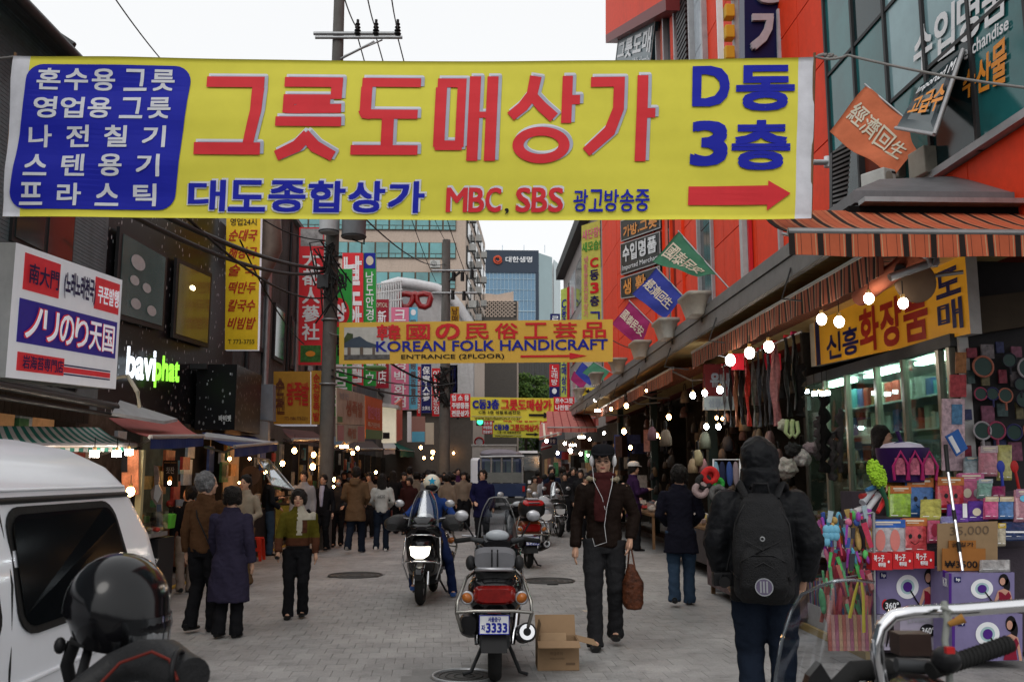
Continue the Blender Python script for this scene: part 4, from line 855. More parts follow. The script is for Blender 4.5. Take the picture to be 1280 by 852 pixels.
Qv=Quad(at(701,362,55),at(712,358,55),at(701,496,55),at(712,496,55));sign('vertical_banner','far narrow cloth banner with a red edge and blue letters',Qv,YG,[('b',RED,.7,0,.3,1,.01),('c',BLUE,'C동3층그릇도매상가',.1,.1,.5,.88,.01,.03)],.02,'banner')
sign('blade_sign','small navy blade sign behind the far right banners',pix(688,392,700,402,70),NAVY,[('t',WHITE,'ㄹ',.2,.3,.6,.5,.01,.03)],.3);sign('blade_sign','red blade sign over a small navy globe sign',pix(687,455,699,483,70),RED,[('c',WHITE,'노래방',.2,.05,.6,.9,.004,.03)],.3);sign('blade_sign','small navy sign with a white globe',pix(687,483,699,497,69.9),NAVY,[('d',WHITE,.5,.4,.25,.25,.03)],.3)
Qv=pix(728,484,746,494,31);sign('arrow_sign','small yellow sign with a black arrow under the grey canopy',Qv,YEL,[('p',BLACKP,[(.2,.5),(.45,.15),(.45,.4),(.8,.4),(.8,.6),(.45,.6),(.45,.85)],.02)],.05)
# ================================================================== FLAGS
def flag(lab,TL,TR,BR_,BL_,Y,dY,col,chars,ph=0,pole=None,slope=0):
    """quad corners in photo pixels: TL..BL; the pole runs along the TL-TR edge"""
    nY=lambda k:Y+dY*k
    Q=Quad(at(*TL,nY(0)),at(*TR,nY(.6)),at(*BL_,nY(0)),at(*BR_,nY(.6)))
    t=thing('flag',lab,'flag',Q.p(.5,.5),'flags over the right awnings')
    def fn(u,v,off=0.0):return Q.p(u,v,off)+Q.n*((.05*math.sin(u*5+v*4+ph)*v+.02*math.sin(u*11+v*7+ph))*min(1,18/Y))+V((0,0,-.03*math.sin(math.pi*u)*v))
    cloth('cloth',[col],fn,18,14,t)
    class W:pass
    w_=W();w_.w=Q.w;w_.h=Q.h;w_.p=fn
    m=MB()
    for(c,u,v,s_)in chars:put(m,w_,c,u,v,s_,s_*Q.w/Q.h*1.15,.005,.015)
    m.build('lettering',CREAM,t,recalc=False)
    p0=Q.p(0,0);p1=Q.p(1,0);d=(p1-p0);m=MB();m.tube([p0-d*.03,p1+d*(.35 if pole is None else pole)],.016,6);m.build('pole',STEEL,t)
    return t
FO=mat('flag_orange',(.55,.15,.07),.8);FG=mat('flag_green',(.05,.17,.1),.8);FB=mat('flag_blue',(.03,.045,.26),.8);FM=mat('flag_maroon',(.25,.02,.1),.8)
cs4=lambda s_:[(s_[i],.16+i*.19,.12+i*.14,.2)for i in range(4)]
def fl_chars(s_):return[(s_[0],.06,.3,.2),(s_[1],.28,.32,.2),(s_[2],.5,.34,.2),(s_[3],.72,.36,.2)]
flag('orange flag with white Chinese characters hanging from the slanted pole by the air conditioners',(1083,107),(1160,172),(1116,222),(1037,163),11.5,-1.0,FO,fl_chars('經濟回生'),pole=.6)
flag('green flag twisting in the wind above the blue flag',(849,290),(896,343),(872,345),(815,326),17.5,-1.0,FG,fl_chars('國泰民安'),1,pole=.5)
flag('blue flag with white characters beneath the green flag',(821,335),(855,371),(831,397),(790,367),20,-1.0,FB,fl_chars('經濟回生'),2)
flag('maroon flag with white characters beside the golden banner',(787,376),(813,402),(800,432),(765,405),23,-1.0,FM,fl_chars('國泰民安'),3)
flag('small green flag far along the grey canopy',(742,452),(762,464),(752,476),(728,466),34,-1.0,FG,[],4);flag('small blue flag far along the grey canopy',(728,452),(747,468),(738,482),(719,466),36,-1.0,FB,[],5);flag('small maroon flag farthest along the grey canopy',(718,463),(736,475),(728,486),(713,474),38,-1.0,FM,[],6)
# ================================================================== CANOPY, AWNINGS
XF=3.5;FZ1,FZ0=1.62+XF/1.37,1.62+XF/1.6
CG=mat('grey_canopy_metal',(.2,.195,.19),.5,.3,dirt=.35,var=.1)
t=thing('canopy','long grey metal canopy fascia running along the right side of the street','canopy',(4,20,0));Y0,Y1=8.9,36
h=(FZ1-FZ0)/3
for k in range(3):m=MB();m.b2((XF-.02+(k%2)*.02,Y0,FZ0+k*h+.006),(XF+.06,Y1,FZ0+(k+1)*h-.006));m.build('fascia_board',CG,t)
m=MB();m.b2((XF,Y0,FZ1),(XR,Y1,FZ1+.05));m.build('roof',CG,t);m=MB();m.b2((XF,Y0-.06,FZ0),(XR,Y0,FZ1));m.build('end_board',CG,t)
SOF=mat('gold_soffit',(.7,.5,.22),.3,.3,var=.2,vs=1.5)  # gold panels, colour brightened in place of warm bulb light
ns_=84
for k in range(ns_):m=MB();y=Y0+k*.2;m.b2((XF+.07,y,FZ0+.05),(XR+.2,y+.185,FZ0+.07));m.build('soffit_slat',SOF,t)
m=MB();m.b2((XF+.07,Y0+ns_*.2,FZ0+.05),(XR+.2,Y1,FZ0+.07));m.build('soffit',SOF,t)
for k in range(8):m=MB();x=Y0+1.1+k*3.3;m.tube([(XF-.02,x,FZ0+.1),(XF-.14,x,FZ0-.25),(XF+.3,x,FZ0-.3)],.012,5);m.build('bracket',DSTEEL,t)
def awning(lab,A0,A1,B0,B1,mats,pat,drop,sag=.04,arms=True,valm=None,group='shop awnings',bar=.03,vwave=.015,scall=0):
    A0,A1,B0,B1=map(V,(A0,A1,B0,B1));t=thing('awning',lab,'awning',(B0+B1)/2,group)
    L=(B1-B0).length;out=((B0-A0)+(B1-A1));out.z=0;out.normalize()
    edges=[0.0];mi=[];i=0
    while edges[-1]<L:edges.append(edges[-1]+pat[i%len(pat)][0]);mi.append(pat[i%len(pat)][1]);i+=1
    edges[-1]=L;K=5
    m=MB();dn=V((0,0,-.008))
    for j in range(len(mi)):
        u0,u1=edges[j]/L,edges[j+1]/L;top=[]
        for k in range(K+1):
            v=k/K;s_=V((0,0,-sag*math.sin(math.pi*v)))
            top.append((A0 .lerp(A1,u0).lerp(B0 .lerp(B1,u0),v)+s_,A0 .lerp(A1,u1).lerp(B0 .lerp(B1,u1),v)+s_))
        P=[p for a in top for p in a];n0=len(P);P+=[p+dn for p in P]
        fs=[(2*k,2*k+1,2*k+3,2*k+2)for k in range(K)]+[(n0+2*k+2,n0+2*k+3,n0+2*k+1,n0+2*k)for k in range(K)]
        m.add(P,fs,False,mi[j])
    m.build('canopy',mats,t,recalc=False)
    m=MB();m.tube([B0,B1],bar,8);m.build('front_bar',mat('awning_bar',(.28,.28,.28),.4,.6),t)
    if drop:
        m=MB();o_=out*.02
        for j in range(len(mi)):
            nn=max(1,int((edges[j+1]-edges[j])/.09))
            for q in range(nn):
                w0,w1=[edges[j]+(edges[j+1]-edges[j])*(q+d)/nn for d in(0,1)]
                P=[]
                for w_ in(w0,w1):
                    p=B0 .lerp(B1,w_/L)+o_;wv=out*vwave*math.sin(w_*9);dd=drop*(1+.06*math.sin(w_*1.7))
                    P+=[p,p+V((0,0,-dd))+wv]
                m.add([P[0],P[2],P[3],P[1]]+[x-out*.006 for x in(P[0],P[2],P[3],P[1])],[(0,1,2,3),(7,6,5,4),(3,2,6,7)],False,(valm if valm is not None else mi[j]))
        m.build('valance',mats,t,recalc=False)
    if arms:
        for f_ in(.06,.94):
            a=A0 .lerp(A1,f_)+V((0,0,-.25));b=B0 .lerp(B1,f_);md=(a+b)/2+V((0,0,-.1))+(B1-B0).normalized()*(.25 if f_<.5 else-.25)
            m=MB();m.tube([a,md,b],.02,6);m.build('folding_arm',STEEL,t)
    return t
AO=mat('awning_orange',(.43,.1,.045),.8,var=.12,vs=3,bump=.1);AB=mat('awning_black',(.02,.014,.012),.85);AC=mat('awning_cream',(.4,.25,.14),.8)
AOd=mat('awning_rust',(.26,.075,.04),.85,var=.2,vs=2)
pat=[(.02,2),(.025,0),(.02,1),(.1,0),(.03,1),(.02,0),(.015,2),(.11,1)]
pat=[(.05,1),(.01,0),(.008,2),(.03,0),(.004,1),(.08,0),(.004,1),(.03,0),(.008,2),(.01,0)]
zb_=at(1000,288,7.2).z
awning('wide orange and black striped awning across the stall corner by the yellow shop sign',at(948,262,9.0),V((6.9,9.0,at(948,262,9.0).z)),at(985,289,7.2),V((6.6,7.2,zb_)),[AO,AB,AC],pat,.2,.05,group='orange striped awnings')
m=MB()
dp=[(.075,0),(.02,1),(.03,0),(.012,2),(.055,1)]
def awR(lab,y0,y1,Xb=3.6,zb=None,drop=.28,rise=.35,back=.95):
    zb=1.62+Xb/1.77 if zb is None else zb
    return awning(lab,(Xb+back,y0,zb+rise-.25),(Xb+back,y1,zb+rise-.25),(Xb,y0,zb),(Xb,y1,zb),[AOd,AB,AC],dp,drop,.02,True,group='orange striped awnings')
awR('rust striped awning valance above the scarves and the row of round bulbs',7.9,15.4);awR('rust striped awning hanging over the bag stalls',17.0,22.3,3.6,3.58,.25);awR('far rust striped awning under the grey canopy',22.8,28.5,3.6,3.56,.25)
t=thing('awning_motor','striped awning roller end with a steel crank beside the yellow shop sign','awning fitting',at(1140,330,7.6))
m=MB();m.tube([at(1075,372,8.6),at(1158,309,7.5)],.085,14);m.build('roller',AOd,t);m=MB();m.tube([at(1154,314,7.52),at(1164,306,7.45)],.1,14);m.build('end_cap',STEEL,t)
m=MB();m.tube([at(1163,312,7.4),at(1171,322,7.4),at(1169,333,7.4)],.022,6);m.tube([at(1159,314,7.4),at(1163,333,7.4)],.018,6);m.build('crank_loop',STEEL,t)
m=MB();m.tube([at(1112,347,7.5),at(1172,326,7.5)],.035,6);m.build('bracket_arm',STEEL,t)
t=thing('shade_disc','round brown lamp shade hanging in front of the yellow shop sign','lamp',at(1144,355,8.2));m=MB();c=at(1144,352,8.2)
m.ell(c,(.2,.05,.2),28,12);m.build('disc',mat('tan_disc',(.22,.15,.1),.6),t);m=MB();m.tube([c+V((-.12,0,.16)),at(1125,338,7.6)],.05,8);m.build('holder',BLK,t)
t=thing('lean_to_roof','grey sheet metal lean-to roof with a gutter over the striped awning','roof',(5,9,4.3));RG=mat('weathered_grey_roof',(.17,.17,.18),.45,.2,dirt=.35)
z_=at(1100,243,9.0).z
m=MB();m.slab([at(1066,238,9.0),V((7.5,9.0,at(1066,238,9).z)),V((7.5,10.6,at(1280,205,10.4).z)),at(1100,224,9.9)],(0,0,-.03));m.build('roof_sheet',RG,t)
m=MB();a=at(1066,239,8.98);m.b2((a.x,8.95,a.z-.13),(7.5,9.05,a.z));m.b2((a.x,9.05,a.z-.13),(a.x+.05,10.5,a.z));m.build('edge_board',RG,t)
m=MB();a=at(1078,250,8.8);m.b2((a.x,8.74,a.z-.03),(7.5,8.9,a.z+.02));m.build('gutter',STEEL,t);m=MB();m.b2((a.x-.1,8.9,a.z-.14),(7.5,9.5,a.z-.03));m.build('underside',mat('unlit_black',(.006,.006,.006),1),t)  # shade under the roof painted as a black underside
m=MB();m.tube([at(1250,205,9.6),at(1262,198,9.6),at(1275,203,9.6),at(1300,200,9.6)],.05,6);m.build('bundled_sheet',mat('milky_sheet',(.4,.4,.4),.4),t)
def acbox(px0,py0,px1,py1,Y,lab,rot=0,col=None):
    a=at(px0,py0,Y);b=at(px1,py1,Y);c=(a+b)/2;w_,h_=abs(b.x-a.x),abs(a.z-b.z);t=thing('air_conditioner',lab,'air conditioner',(c.x,Y,b.z),'air conditioning units')
    m=MB();m.box(c,(w_,.35,h_),rot);m.build('casing',col or mat('ac_beige',(.36,.33,.28),.5,dirt=.4),t,bevel=.015);R_=Matrix.Rotation(rot,3,'Z')
    m=MB();m.box(c+R_@V((w_*.28,-.178,h_*.3)),(w_*.3,.01,h_*.1),rot);m.build('vent_slot',BLK,t)
    m=MB();Q=Quad(c+R_@V((-w_/2,-.178,h_/2)),c+R_@V((w_/2,-.178,h_/2)),c+R_@V((-w_/2,-.178,-h_/2)),c+R_@V((w_/2,-.178,-h_/2)));disc(m,Q,.38,.55,.3,.36,.003);m.build('fan_panel',mat('ac_panel',(.3,.28,.24),.6),t)
acbox(1143,188,1188,222,10.6,'beige air conditioner on the lean-to roof behind the orange flag',.1);acbox(1112,196,1140,226,11.4,'second beige air conditioner partly behind the orange flag',.1)
acbox(1086,215,1110,236,11.0,'white tilted wall unit below the orange flag',.5,mat('ac_white',(.5,.5,.48),.5))
Q=Quad(at(1040,190,12.0),at(1064,178,12.0),at(1040,262,12.0),at(1058,258,12.0))
t=thing('louvre_vent','dark louvred vent on the orange mall wall above the awning','vent',Q.p(.5,1));m=MB();m.slab([Q.p(0,0),Q.p(0,1),Q.p(1,1),Q.p(1,0)],(0,.1,0));m.build('backing',BLK,t)
for k in range(13):m=MB();rect(m,Q,0,k/13,1,.035,.03);m.build('louvre_slat',STEEL,t)
t=thing('wall_pipe','short white pipe stub sticking out of the orange wall beside the big banner','pipe',at(1030,203,12.8));m=MB();m.tube([at(1014,203,12.8),at(1034,203,13.1)],.045,8);m.tube([at(1034,196,13.1),at(1034,209,13.1)],.05,8);m.build('pipe',WHITE,t)
PLM=mat('cream_planter',(.5,.47,.42),.6,dirt=.3)
for i,(px,py)in enumerate(((868,383),(832,413),(800,438),(772,458),(745,474),(724,492))):
    c=atx(px,py,3.38);s_=.34;t=thing('planter_box','cream flared planter box on the grey canopy, %s counting away from the striped awning'%('first','second','third','fourth','fifth','sixth')[i],'planter',c,'planter boxes on the grey canopy')
    m=MB();m.loft([(c.x,c.y,c.z-.16,.1,.28),(c.x,c.y,c.z+.12,.17,.42),(c.x,c.y,c.z+.12,.2,.46),(c.x,c.y,c.z+.17,.2,.46)],16,6,axis='Z');m.build('box',PLM,t)
    m=MB();m.tube([(c.x+.12,c.y,c.z-.1),(3.5,c.y,c.z-.25)],.02,5);m.build('bracket',DSTEEL,t)
# ================================================================== YELLOW COSMETICS SIGN
Q=sidep(1012,405,459,1206,316,419,4.98)
YS2=mat('amber_sign_face',(.7,.33,.02),.45,emit=(.9,.42,.03),es=.12,var=.12,vs=1.2)
sign('shop_sign','long amber shop sign with big red Korean letters above the glass cosmetics shop',Q,YS2,[('b',CREAM,0,0,.04,1,.004),('b',NAVY,.05,0,.035,1,.006),('r',NAVY,'신흥',.14,.42,.26,.5,.012,.012),('r',DR,'화장품',.4,.2,.42,.72,.014,.012),('t',NAVY,'도',.865,.12,.11,.33,.03,.012),('t',NAVY,'매',.865,.53,.11,.36,.03,.012)],.12,side=SIDEM)
# ================================================================== COSMETICS SHOP
SY0,SY1=9.5,14.0
t=thing('cosmetics_shop','glass fronted cosmetics shop with lit shelves under the amber sign','shop',(6,12,0))
m=MB();m.b2((5.02,9.52,0.1),(8,SY1,.14));m.build('floor',CONC,t);m=MB();m.b2((6.25,9.52,0.14),(6.35,SY1,3.0));m.build('rear_wall',mat('shop_white_wall',(.42,.46,.42),.7,emit=(.7,.85,.75),es=.05),t)  # greenish shop light put into the rear wall as a faint glow
m=MB();m.b2((5.0,9.5,3.0),(8,SY1,3.04));m.build('ceiling',WHITE,t);m=MB();m.b2((5.0,SY1,.1),(8,SY1+.1,3.8));m.build('side_wall',DARKW,t)
MUL=mat('shop_aluminium',(.3,.29,.24),.35,.6);SHG=glass('shop_glass',(.72,.85,.78),.04)
pan=[(9.52,9.75),(9.75,10.6),(10.6,11.35),(11.35,12.3),(12.3,13.1),(13.1,13.9)]
for i,(a,b)in enumerate(pan):
    m=MB();m.b2((4.985,a+.03,.5),(4.99,b-.03,2.95));m.build('pane',SHG,t)
    m=MB();m.b2((4.95,a-.035,.12),(5.02,a+.035,3.0));m.build('mullion',MUL,t)
m=MB();m.b2((4.96,9.5,.12),(5.02,13.9,.5));m.build('base_panel',MUL,t);m=MB();m.b2((4.93,9.4,2.95),(5.03,13.95,3.08));m.build('head_rail',DSTEEL,t)
rg=random.Random(11);PAL=[(.5,.52,.55),(.08,.12,.3),(.5,.08,.06),(.55,.5,.42),(.03,.03,.035),(.1,.3,.35),(.45,.2,.05),(.3,.32,.34),(.6,.6,.58)]
GM=[mat('packaging_%d'%i,c,.45,var=.25,vs=14)for i,c in enumerate(PAL)]
for k,z in enumerate((.6,1.0,1.4,1.78,2.15,2.55)):
    m=MB();m.b2((5.45,9.6,z),(6.25,13.8,z+.025));m.build('shelf',WHITE,t)
    y=9.7
    while y<13.6:
        w_=rg.uniform(.07,.26);h_=rg.uniform(.12,.3);m=MB();m.b2((5.5,y,z+.025),(5.72,y+w_,z+.025+h_))
        o=m.build('carton',GM[rg.randrange(9)],None,org=(5.6,y+w_/2,z+.025));tag(o,'boxed cosmetics on the lit shelves behind the shop glass','box','cosmetics boxes on the shop shelves');y+=w_+rg.uniform(.01,.1)
for y in(10.1,11.6,13.0):
    m=MB();m.b2((5.3,y,2.93),(5.42,y+.9,2.97));tag(m.build('tube_light',emis('shop_tube',(.75,1,.85),18),None,org=(5.36,y,2.95)),'greenish fluorescent tube on the cosmetics shop ceiling','lamp','fluorescent tubes in the cosmetics shop')
# ================================================================== MIRROR WALL facing the street mouth
t=thing('display_wall','dark wall panel on which round mirrors and small goods hang','display wall',(6.2,9.5,0));m=MB();m.b2((5.02,9.4,.1),(8,9.5,3.9));m.build('board',mat('dark_pegboard',(.03,.028,.03),.7),t)
m=MB();m.b2((5.0,9.36,0.1),(5.1,9.4,3.5));m.build('post',SIDEM,t)
Qd=pix(1212,330,1300,425,9.3);m=MB();m.slab([at(1215,372,9.2),at(1300,362,9.2),at(1300,405,9.2),at(1215,418,9.2)],(0,.15,0));tag(m.build('shelf_box',mat('dim_brown_box',(.06,.045,.03),.7),None,org=at(1215,418,9.2)),'dark shelf box under the awning right of the amber sign','shelf')
MIRG=mat('dark_green_mirror',(.008,.035,.028),.35,spec=.25);TRN=glass('clear_wrap',(.85,.85,.9),.08,.15)
cols_=[(.35,.12,.08),(.02,.02,.03),(.35,.33,.35),(.3,.05,.1),(.03,.03,.1)]
mi_=[(1229,458,13),(1262,450,9),(1285,460,13),(1226,492,8),(1241,492,8),(1257,494,9),(1280,499,10),(1228,538,11),(1246,538,11),(1268,540,10),(1290,538,11),(1276,480,8)]
for i,(x,y,r_)in enumerate(mi_):
    c=at(x,y,9.25);rr=r_*9.25/F;t=thing('hand_mirror','dark green round mirror with %s rim, %s row of the dark display wall'%('brown|black|grey|red|navy'.split('|')[i%5],'top' if y<470 else 'middle' if y<510 else 'bottom'),'mirror',c,'round mirrors on the dark display wall')
    m=MB();m.tube([c+V((0,.02,0)),c+V((0,0,0))],rr,24);m.build('mirror_glass',MIRG,t);m=MB();m.torus(c,rr,rr*.12,'Y',24,6);m.build('rim',mat('mirror_rim_%d'%(i%5),cols_[i%5],.4),t)
    if i%3:m=MB();m.tube([c+V((0,0,-rr)),c+V((0,0,-rr*2.1))],rr*.16,6);m.build('handle',mat('mirror_rim_%d'%(i%5),cols_[i%5],.4),t)
for i in range(16):
    x=1212+(i%4)*20+rg.uniform(-4,4);y=[438,475,515,560][i//4]+rg.uniform(-5,5);c=at(x,y,9.33);m=MB();m.box(c,(rg.uniform(.07,.14),.02,rg.uniform(.1,.2)))
    tag(m.build('blister_pack',mat('blister_%d'%(i%6),[(.2,.03,.05),(.16,.14,.15),(.03,.035,.1),(.18,.06,.1),(.05,.08,.08),(.12,.1,.05)][i%6],.35,var=.5,vs=25),None,org=c),'%s packed trinket in the %s row between the round mirrors'%('rose|grey|navy|pink|teal|mustard'.split('|')[i%6],'top|second|third|bottom'.split('|')[i//4]),'package','small packs hanging between the mirrors')
for i,(x0,y0,x1,y1,c,l_)in enumerate(((1195,440,1208,466,(.3,.13,.05),'brown and orange card at the top of the shop corner post'),(1188,468,1208,496,(.35,.05,.06),'red spotted card on the shop corner post'),(1178,498,1206,588,(.5,.36,.4),'tall pale pink poster on the shop corner post'),(1190,505,1203,530,(.08,.2,.35),'blue and red card over the pale pink poster'))):
    Q=pix(x0,y0,x1,y1,9.2-.01*i);sign('display_card',l_,Q,mat('card_%d'%i,c,.5,var=.5,vs=20),[],.02,'card')
Q=Quad(at(1182,545,9.0),at(1198,536,9.0),at(1196,570,9.0),at(1210,560,9.0));sign('blue_packet','blue and white packet hanging tilted at the shop corner',Q,mat('blue_packet',(.03,.12,.4),.3),[('b',WHITE,.1,.1,.3,.8,.004)],.02,'packet')
# ================================================================== STALL INTERIORS (right)
t=thing('market_arcade','deep dark row of open stalls under the right hand awnings','building',(6,22,0))
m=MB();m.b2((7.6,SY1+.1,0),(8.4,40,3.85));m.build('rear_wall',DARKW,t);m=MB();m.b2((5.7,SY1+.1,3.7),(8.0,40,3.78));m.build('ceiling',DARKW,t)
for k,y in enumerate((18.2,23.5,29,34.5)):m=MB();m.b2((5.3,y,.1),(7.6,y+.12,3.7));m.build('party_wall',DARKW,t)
for y in(18.1,24.2,30):m=MB();m.b2((4.5,y,.1),(4.68,y+.2,3.8));m.build('column',mat('dark_green_column',(.02,.035,.033),.5),t)
HG=[mat('bag_%d'%i,c,.55,var=.4,vs=9,bump=.3,bs=20)for i,c in enumerate([(.07,.04,.025),(.02,.018,.016),(.14,.09,.05),(.16,.13,.1),(.05,.025,.02),(.1,.07,.05),(.18,.1,.09),(.03,.03,.035)])]
def bag(x,y,z,s_,mi_,lab='leather handbag hanging in the dark bag stall',grp='handbags hanging in the bag stall'):
    t=thing('handbag',lab,'handbag',(x,y,z),grp);m=MB();r_=rg.uniform(.75,1.2)
    m.loft([(x,y,z-s_*.48,s_*.2,s_*.35*r_),(x,y,z-s_*.46,s_*.26,s_*.5*r_),(x,y,z-s_*.1,s_*.24,s_*.52*r_),(x,y,z+s_*.2,s_*.16,s_*.46*r_),(x,y,z+s_*.3,s_*.07,s_*.42*r_),(x,y,z+s_*.32,s_*.03,s_*.38*r_)],12,3,axis='Z');m.build('body',HG[mi_],t)
    m=MB();m.tube([(x,y-s_*.28,z+s_*.28),(x,y-s_*.16,z+s_*.75),(x,y+s_*.16,z+s_*.75),(x,y+s_*.28,z+s_*.28)],.012,5);m.build('strap',HG[1],t)
for k in range(130):
    y=14.6+rg.random()**1.3*16;x=rg.choice((4.5,4.8,5.2,5.8))+rg.uniform(-.1,.1);z=rg.choice((1.25,1.6,1.95,2.3,2.65,3.0,3.3))+rg.uniform(-.1,.1);q=rg.randrange(8);bag(x,y,z,rg.uniform(.2,.36),q,'%s handbag hanging %s in the %s of the bag stall'%('dark brown|black|tan|beige|maroon brown|olive brown|dusty rose|slate'.split('|')[q],'low|at waist height|at chest height|overhead|near the ceiling|under the awning'.split('|')[min(5,int((z-1.1)/.4))],'near end|middle|far end'.split('|')[min(2,int((y-14.6)/5.4))]))
for px,py,sz,c,l_ in((832,545,.34,(.28,.22,.16),'large light tan bag hanging near the middle of the bag stall'),(881,548,.36,(.2,.2,.14),'olive grey backpack hanging behind the cap woman'),(872,570,.34,(.45,.36,.2),'cream rolled pouch on the bag stall'),(866,580,.3,(.5,.36,.22),'tan rolled pouch under the cream one'),(878,580,.3,(.5,.24,.24),'pink rolled pouch on the bag stall'),(815,540,.28,(.25,.12,.14),'dusty pink bag hanging below the striped awning')):
    HG.append(mat('bag_x%d'%px,tuple(v*.55 for v in c),.7,var=.2,bump=.2));p=at(px,py,15.5);bag(p.x,p.y,p.z,sz,len(HG)-1,l_)
def rail(lab,a,b,r_=.015):
    m=MB();m.tube([a,b],r_,6);tag(m.build('hanging_rail',STEEL,None,org=a),lab,'rail')
rail('steel rail carrying the scarves under the awning',(4.1,11.5,3.42),(4.1,15.4,3.42))
SCF=[((.3,.04,.03),'dark red scarf'),((.03,.025,.025),'black scarf'),((.55,.04,.03),'bright red scarf'),((.4,.15,.08),'rust scarf'),((.05,.05,.06),'charcoal knitted scarf'),((.12,.1,.09),'grey brown patterned scarf'),((.25,.1,.1),'mauve textured shawl'),((.02,.02,.02),'black fringed scarf')]
for i,(px,w0,yb,c)in enumerate(((916,7,533,1),(923,6,533,3),(930,7,530,1),(938,8,532,2),(946,8,533,5),(953,6,533,4),(960,7,532,1),(966,6,530,4),(974,15,532,6),(990,10,520,7),(1000,12,512,7),(908,6,530,5))):
    col,nm=SCF[c];X=4.1;y=YX(px,X);top=3.42;bot=zof(px,yb,X);hw=w0*y/F*.5
    t=thing('scarf',nm+' hanging from the rail, strand %s from the bag stall side'%('second third fourth fifth sixth seventh eighth ninth tenth eleventh twelfth first'.split()[i]),'scarf',(X,y,bot),'scarves hung from the steel rail')
    def fn(u,v,off=0.0):return V((X+(u-.5)*2*hw*.8+.02*math.sin(v*9+u*5),y+(u-.5)*.1+.03*math.sin(u*9+i),top+(bot-top)*v))+V((0,-off,0))
    cloth('cloth',[mat('scarf_%d'%c,col,.9,var=.35,vs=18,bump=.5)],fn,6,12,t,.02)
    m=MB();m.tube([(X-hw*.6,y,top+.02),(X+hw*.6,y,top+.02)],.03,6);m.build('knot',mat('scarf_top_%d'%(i%3),[(.5,.02,.03),(.45,.03,.1),(.5,.03,.03)][i%3],.6),t)
for i,px in enumerate((918,926,958,965,972)):
    p=at(px,452,13.2);m=MB();m.box(p,(.09,.03,.24));tag(m.build('red_ribbon',mat('glossy_red_fabric',(.6,.02,.04),.35),None,org=p),'glossy red folded cloth lit by the round bulbs above the scarves','cloth','red folded cloths above the scarves')
FUR=mat('black_fur',(.012,.011,.012),1,bump=1,bs=60);FURG=mat('grey_fur',(.07,.06,.065),1,bump=1,bs=60,var=.4)
for i,(px,y0,y1,w0,m_,l_)in enumerate(((1000,455,520,9,FUR,'black fur stole beside the scarves'),(1030,495,590,11,FUR,'black fur hanging next to the shop glass'),(1040,540,600,9,FURG,'grey brown fluffy scarf by the shop glass'),(1022,520,575,7,FURG,'dark grey fluffy scarf behind the hooded man'),(1050,510,590,8,FURG,'grey fur boa nearest the shop glass'))):
    a,b=at(px,y0,11.8),at(px,y1,11.8);r_=w0*11.8/F*.7;m=MB();n_=14
    m.tube([a.lerp(b,k/n_)+V((.02*math.sin(k*2),0,0))for k in range(n_+1)],[r_*(.75+.3*math.sin(k*1.9+i))for k in range(n_+1)],10);tag(m.build('fur_stole',m_,None,org=b),l_,'fur stole','furs by the shop glass')
t=thing('rope_loop','pale green looped rope toys hanging behind the hooded man','toy',at(990,545,11.5))
for dx in(0,7):m=MB();m.tube([at(984+dx,524,11.5),at(982+dx,540,11.5),at(987+dx,546,11.5),at(991+dx,540,11.5),at(989+dx,526,11.5)],.025,6);m.build('loop',mat('pale_green_rope',(.4,.5,.25),.8),t)
for i,(px,py,r_,c,l_)in enumerate(((981,532,.08,(.35,.36,.28),'pale fluffy ball beside the rope loops'),(992,562,.1,(.03,.03,.03),'black fluffy hat beside the white one'),(1002,572,.11,(.45,.43,.42),'white fluffy hat behind the hooded man'),(982,585,.13,(.35,.33,.3),'cream knitted hat under the fur stoles'),(1012,560,.09,(.25,.2,.22),'mauve fluffy hat under the grey fluffy scarf'))):
    c0=at(px,py,11.6);m=MB();m.ell(c0,(r_,r_,r_*.9),14,9);tag(fuse(m,'fur_hat',mat('hat_%d'%i,c,1,bump=1,bs=50),.018,None,.045,(18,18,18)),l_,'hat','hats by the shop glass')
sign('shop_sign','dark red inner stall sign behind the white bulbs',pix(880,455,918,495,16.5),plastic('dim_red_board',(.16,.02,.02)),[('r',GREYP,'유니',.2,.3,.6,.4,.03,.02)],.1);sign('shop_sign','pale inner stall board under the dark red sign',pix(880,495,918,512,16.4),plastic('pale_board',(.4,.42,.4)),[('t',GREYP,'샘플사',.15,.2,.6,.6,.03,.02)],.1)
def table(lab,lo,hi,m_=WOOD,cat='stall table',grp=None,skirt=None):
    t=thing('stall_table',lab,cat,((lo[0]+hi[0])/2,(lo[1]+hi[1])/2,0),grp);m=MB();m.b2((lo[0],lo[1],hi[2]-.04),hi);m.build('table_top',m_,t)
    for a in(lo[0]+.05,hi[0]-.05):
        for b in(lo[1]+.05,hi[1]-.05):m=MB();m.b2((a-.025,b-.025,lo[2]),(a+.025,b+.025,hi[2]-.04));m.build('leg',m_,t)
    if skirt:m=MB();m.b2((lo[0]-.012,lo[1]-.012,lo[2]+.12),(hi[0]+.012,hi[1]+.012,hi[2]-.05));m.build('skirt',skirt,t)
    return t
CLS=[mat('cloth_goods_%d'%i,c,.8,var=.35,vs=12,bump=.3)for i,c in enumerate([(.4,.05,.05),(.45,.42,.4),(.03,.03,.04),(.3,.22,.2),(.5,.25,.22),(.05,.06,.15),(.4,.3,.12),(.1,.1,.11),(.06,.18,.08),(.55,.5,.45)])]
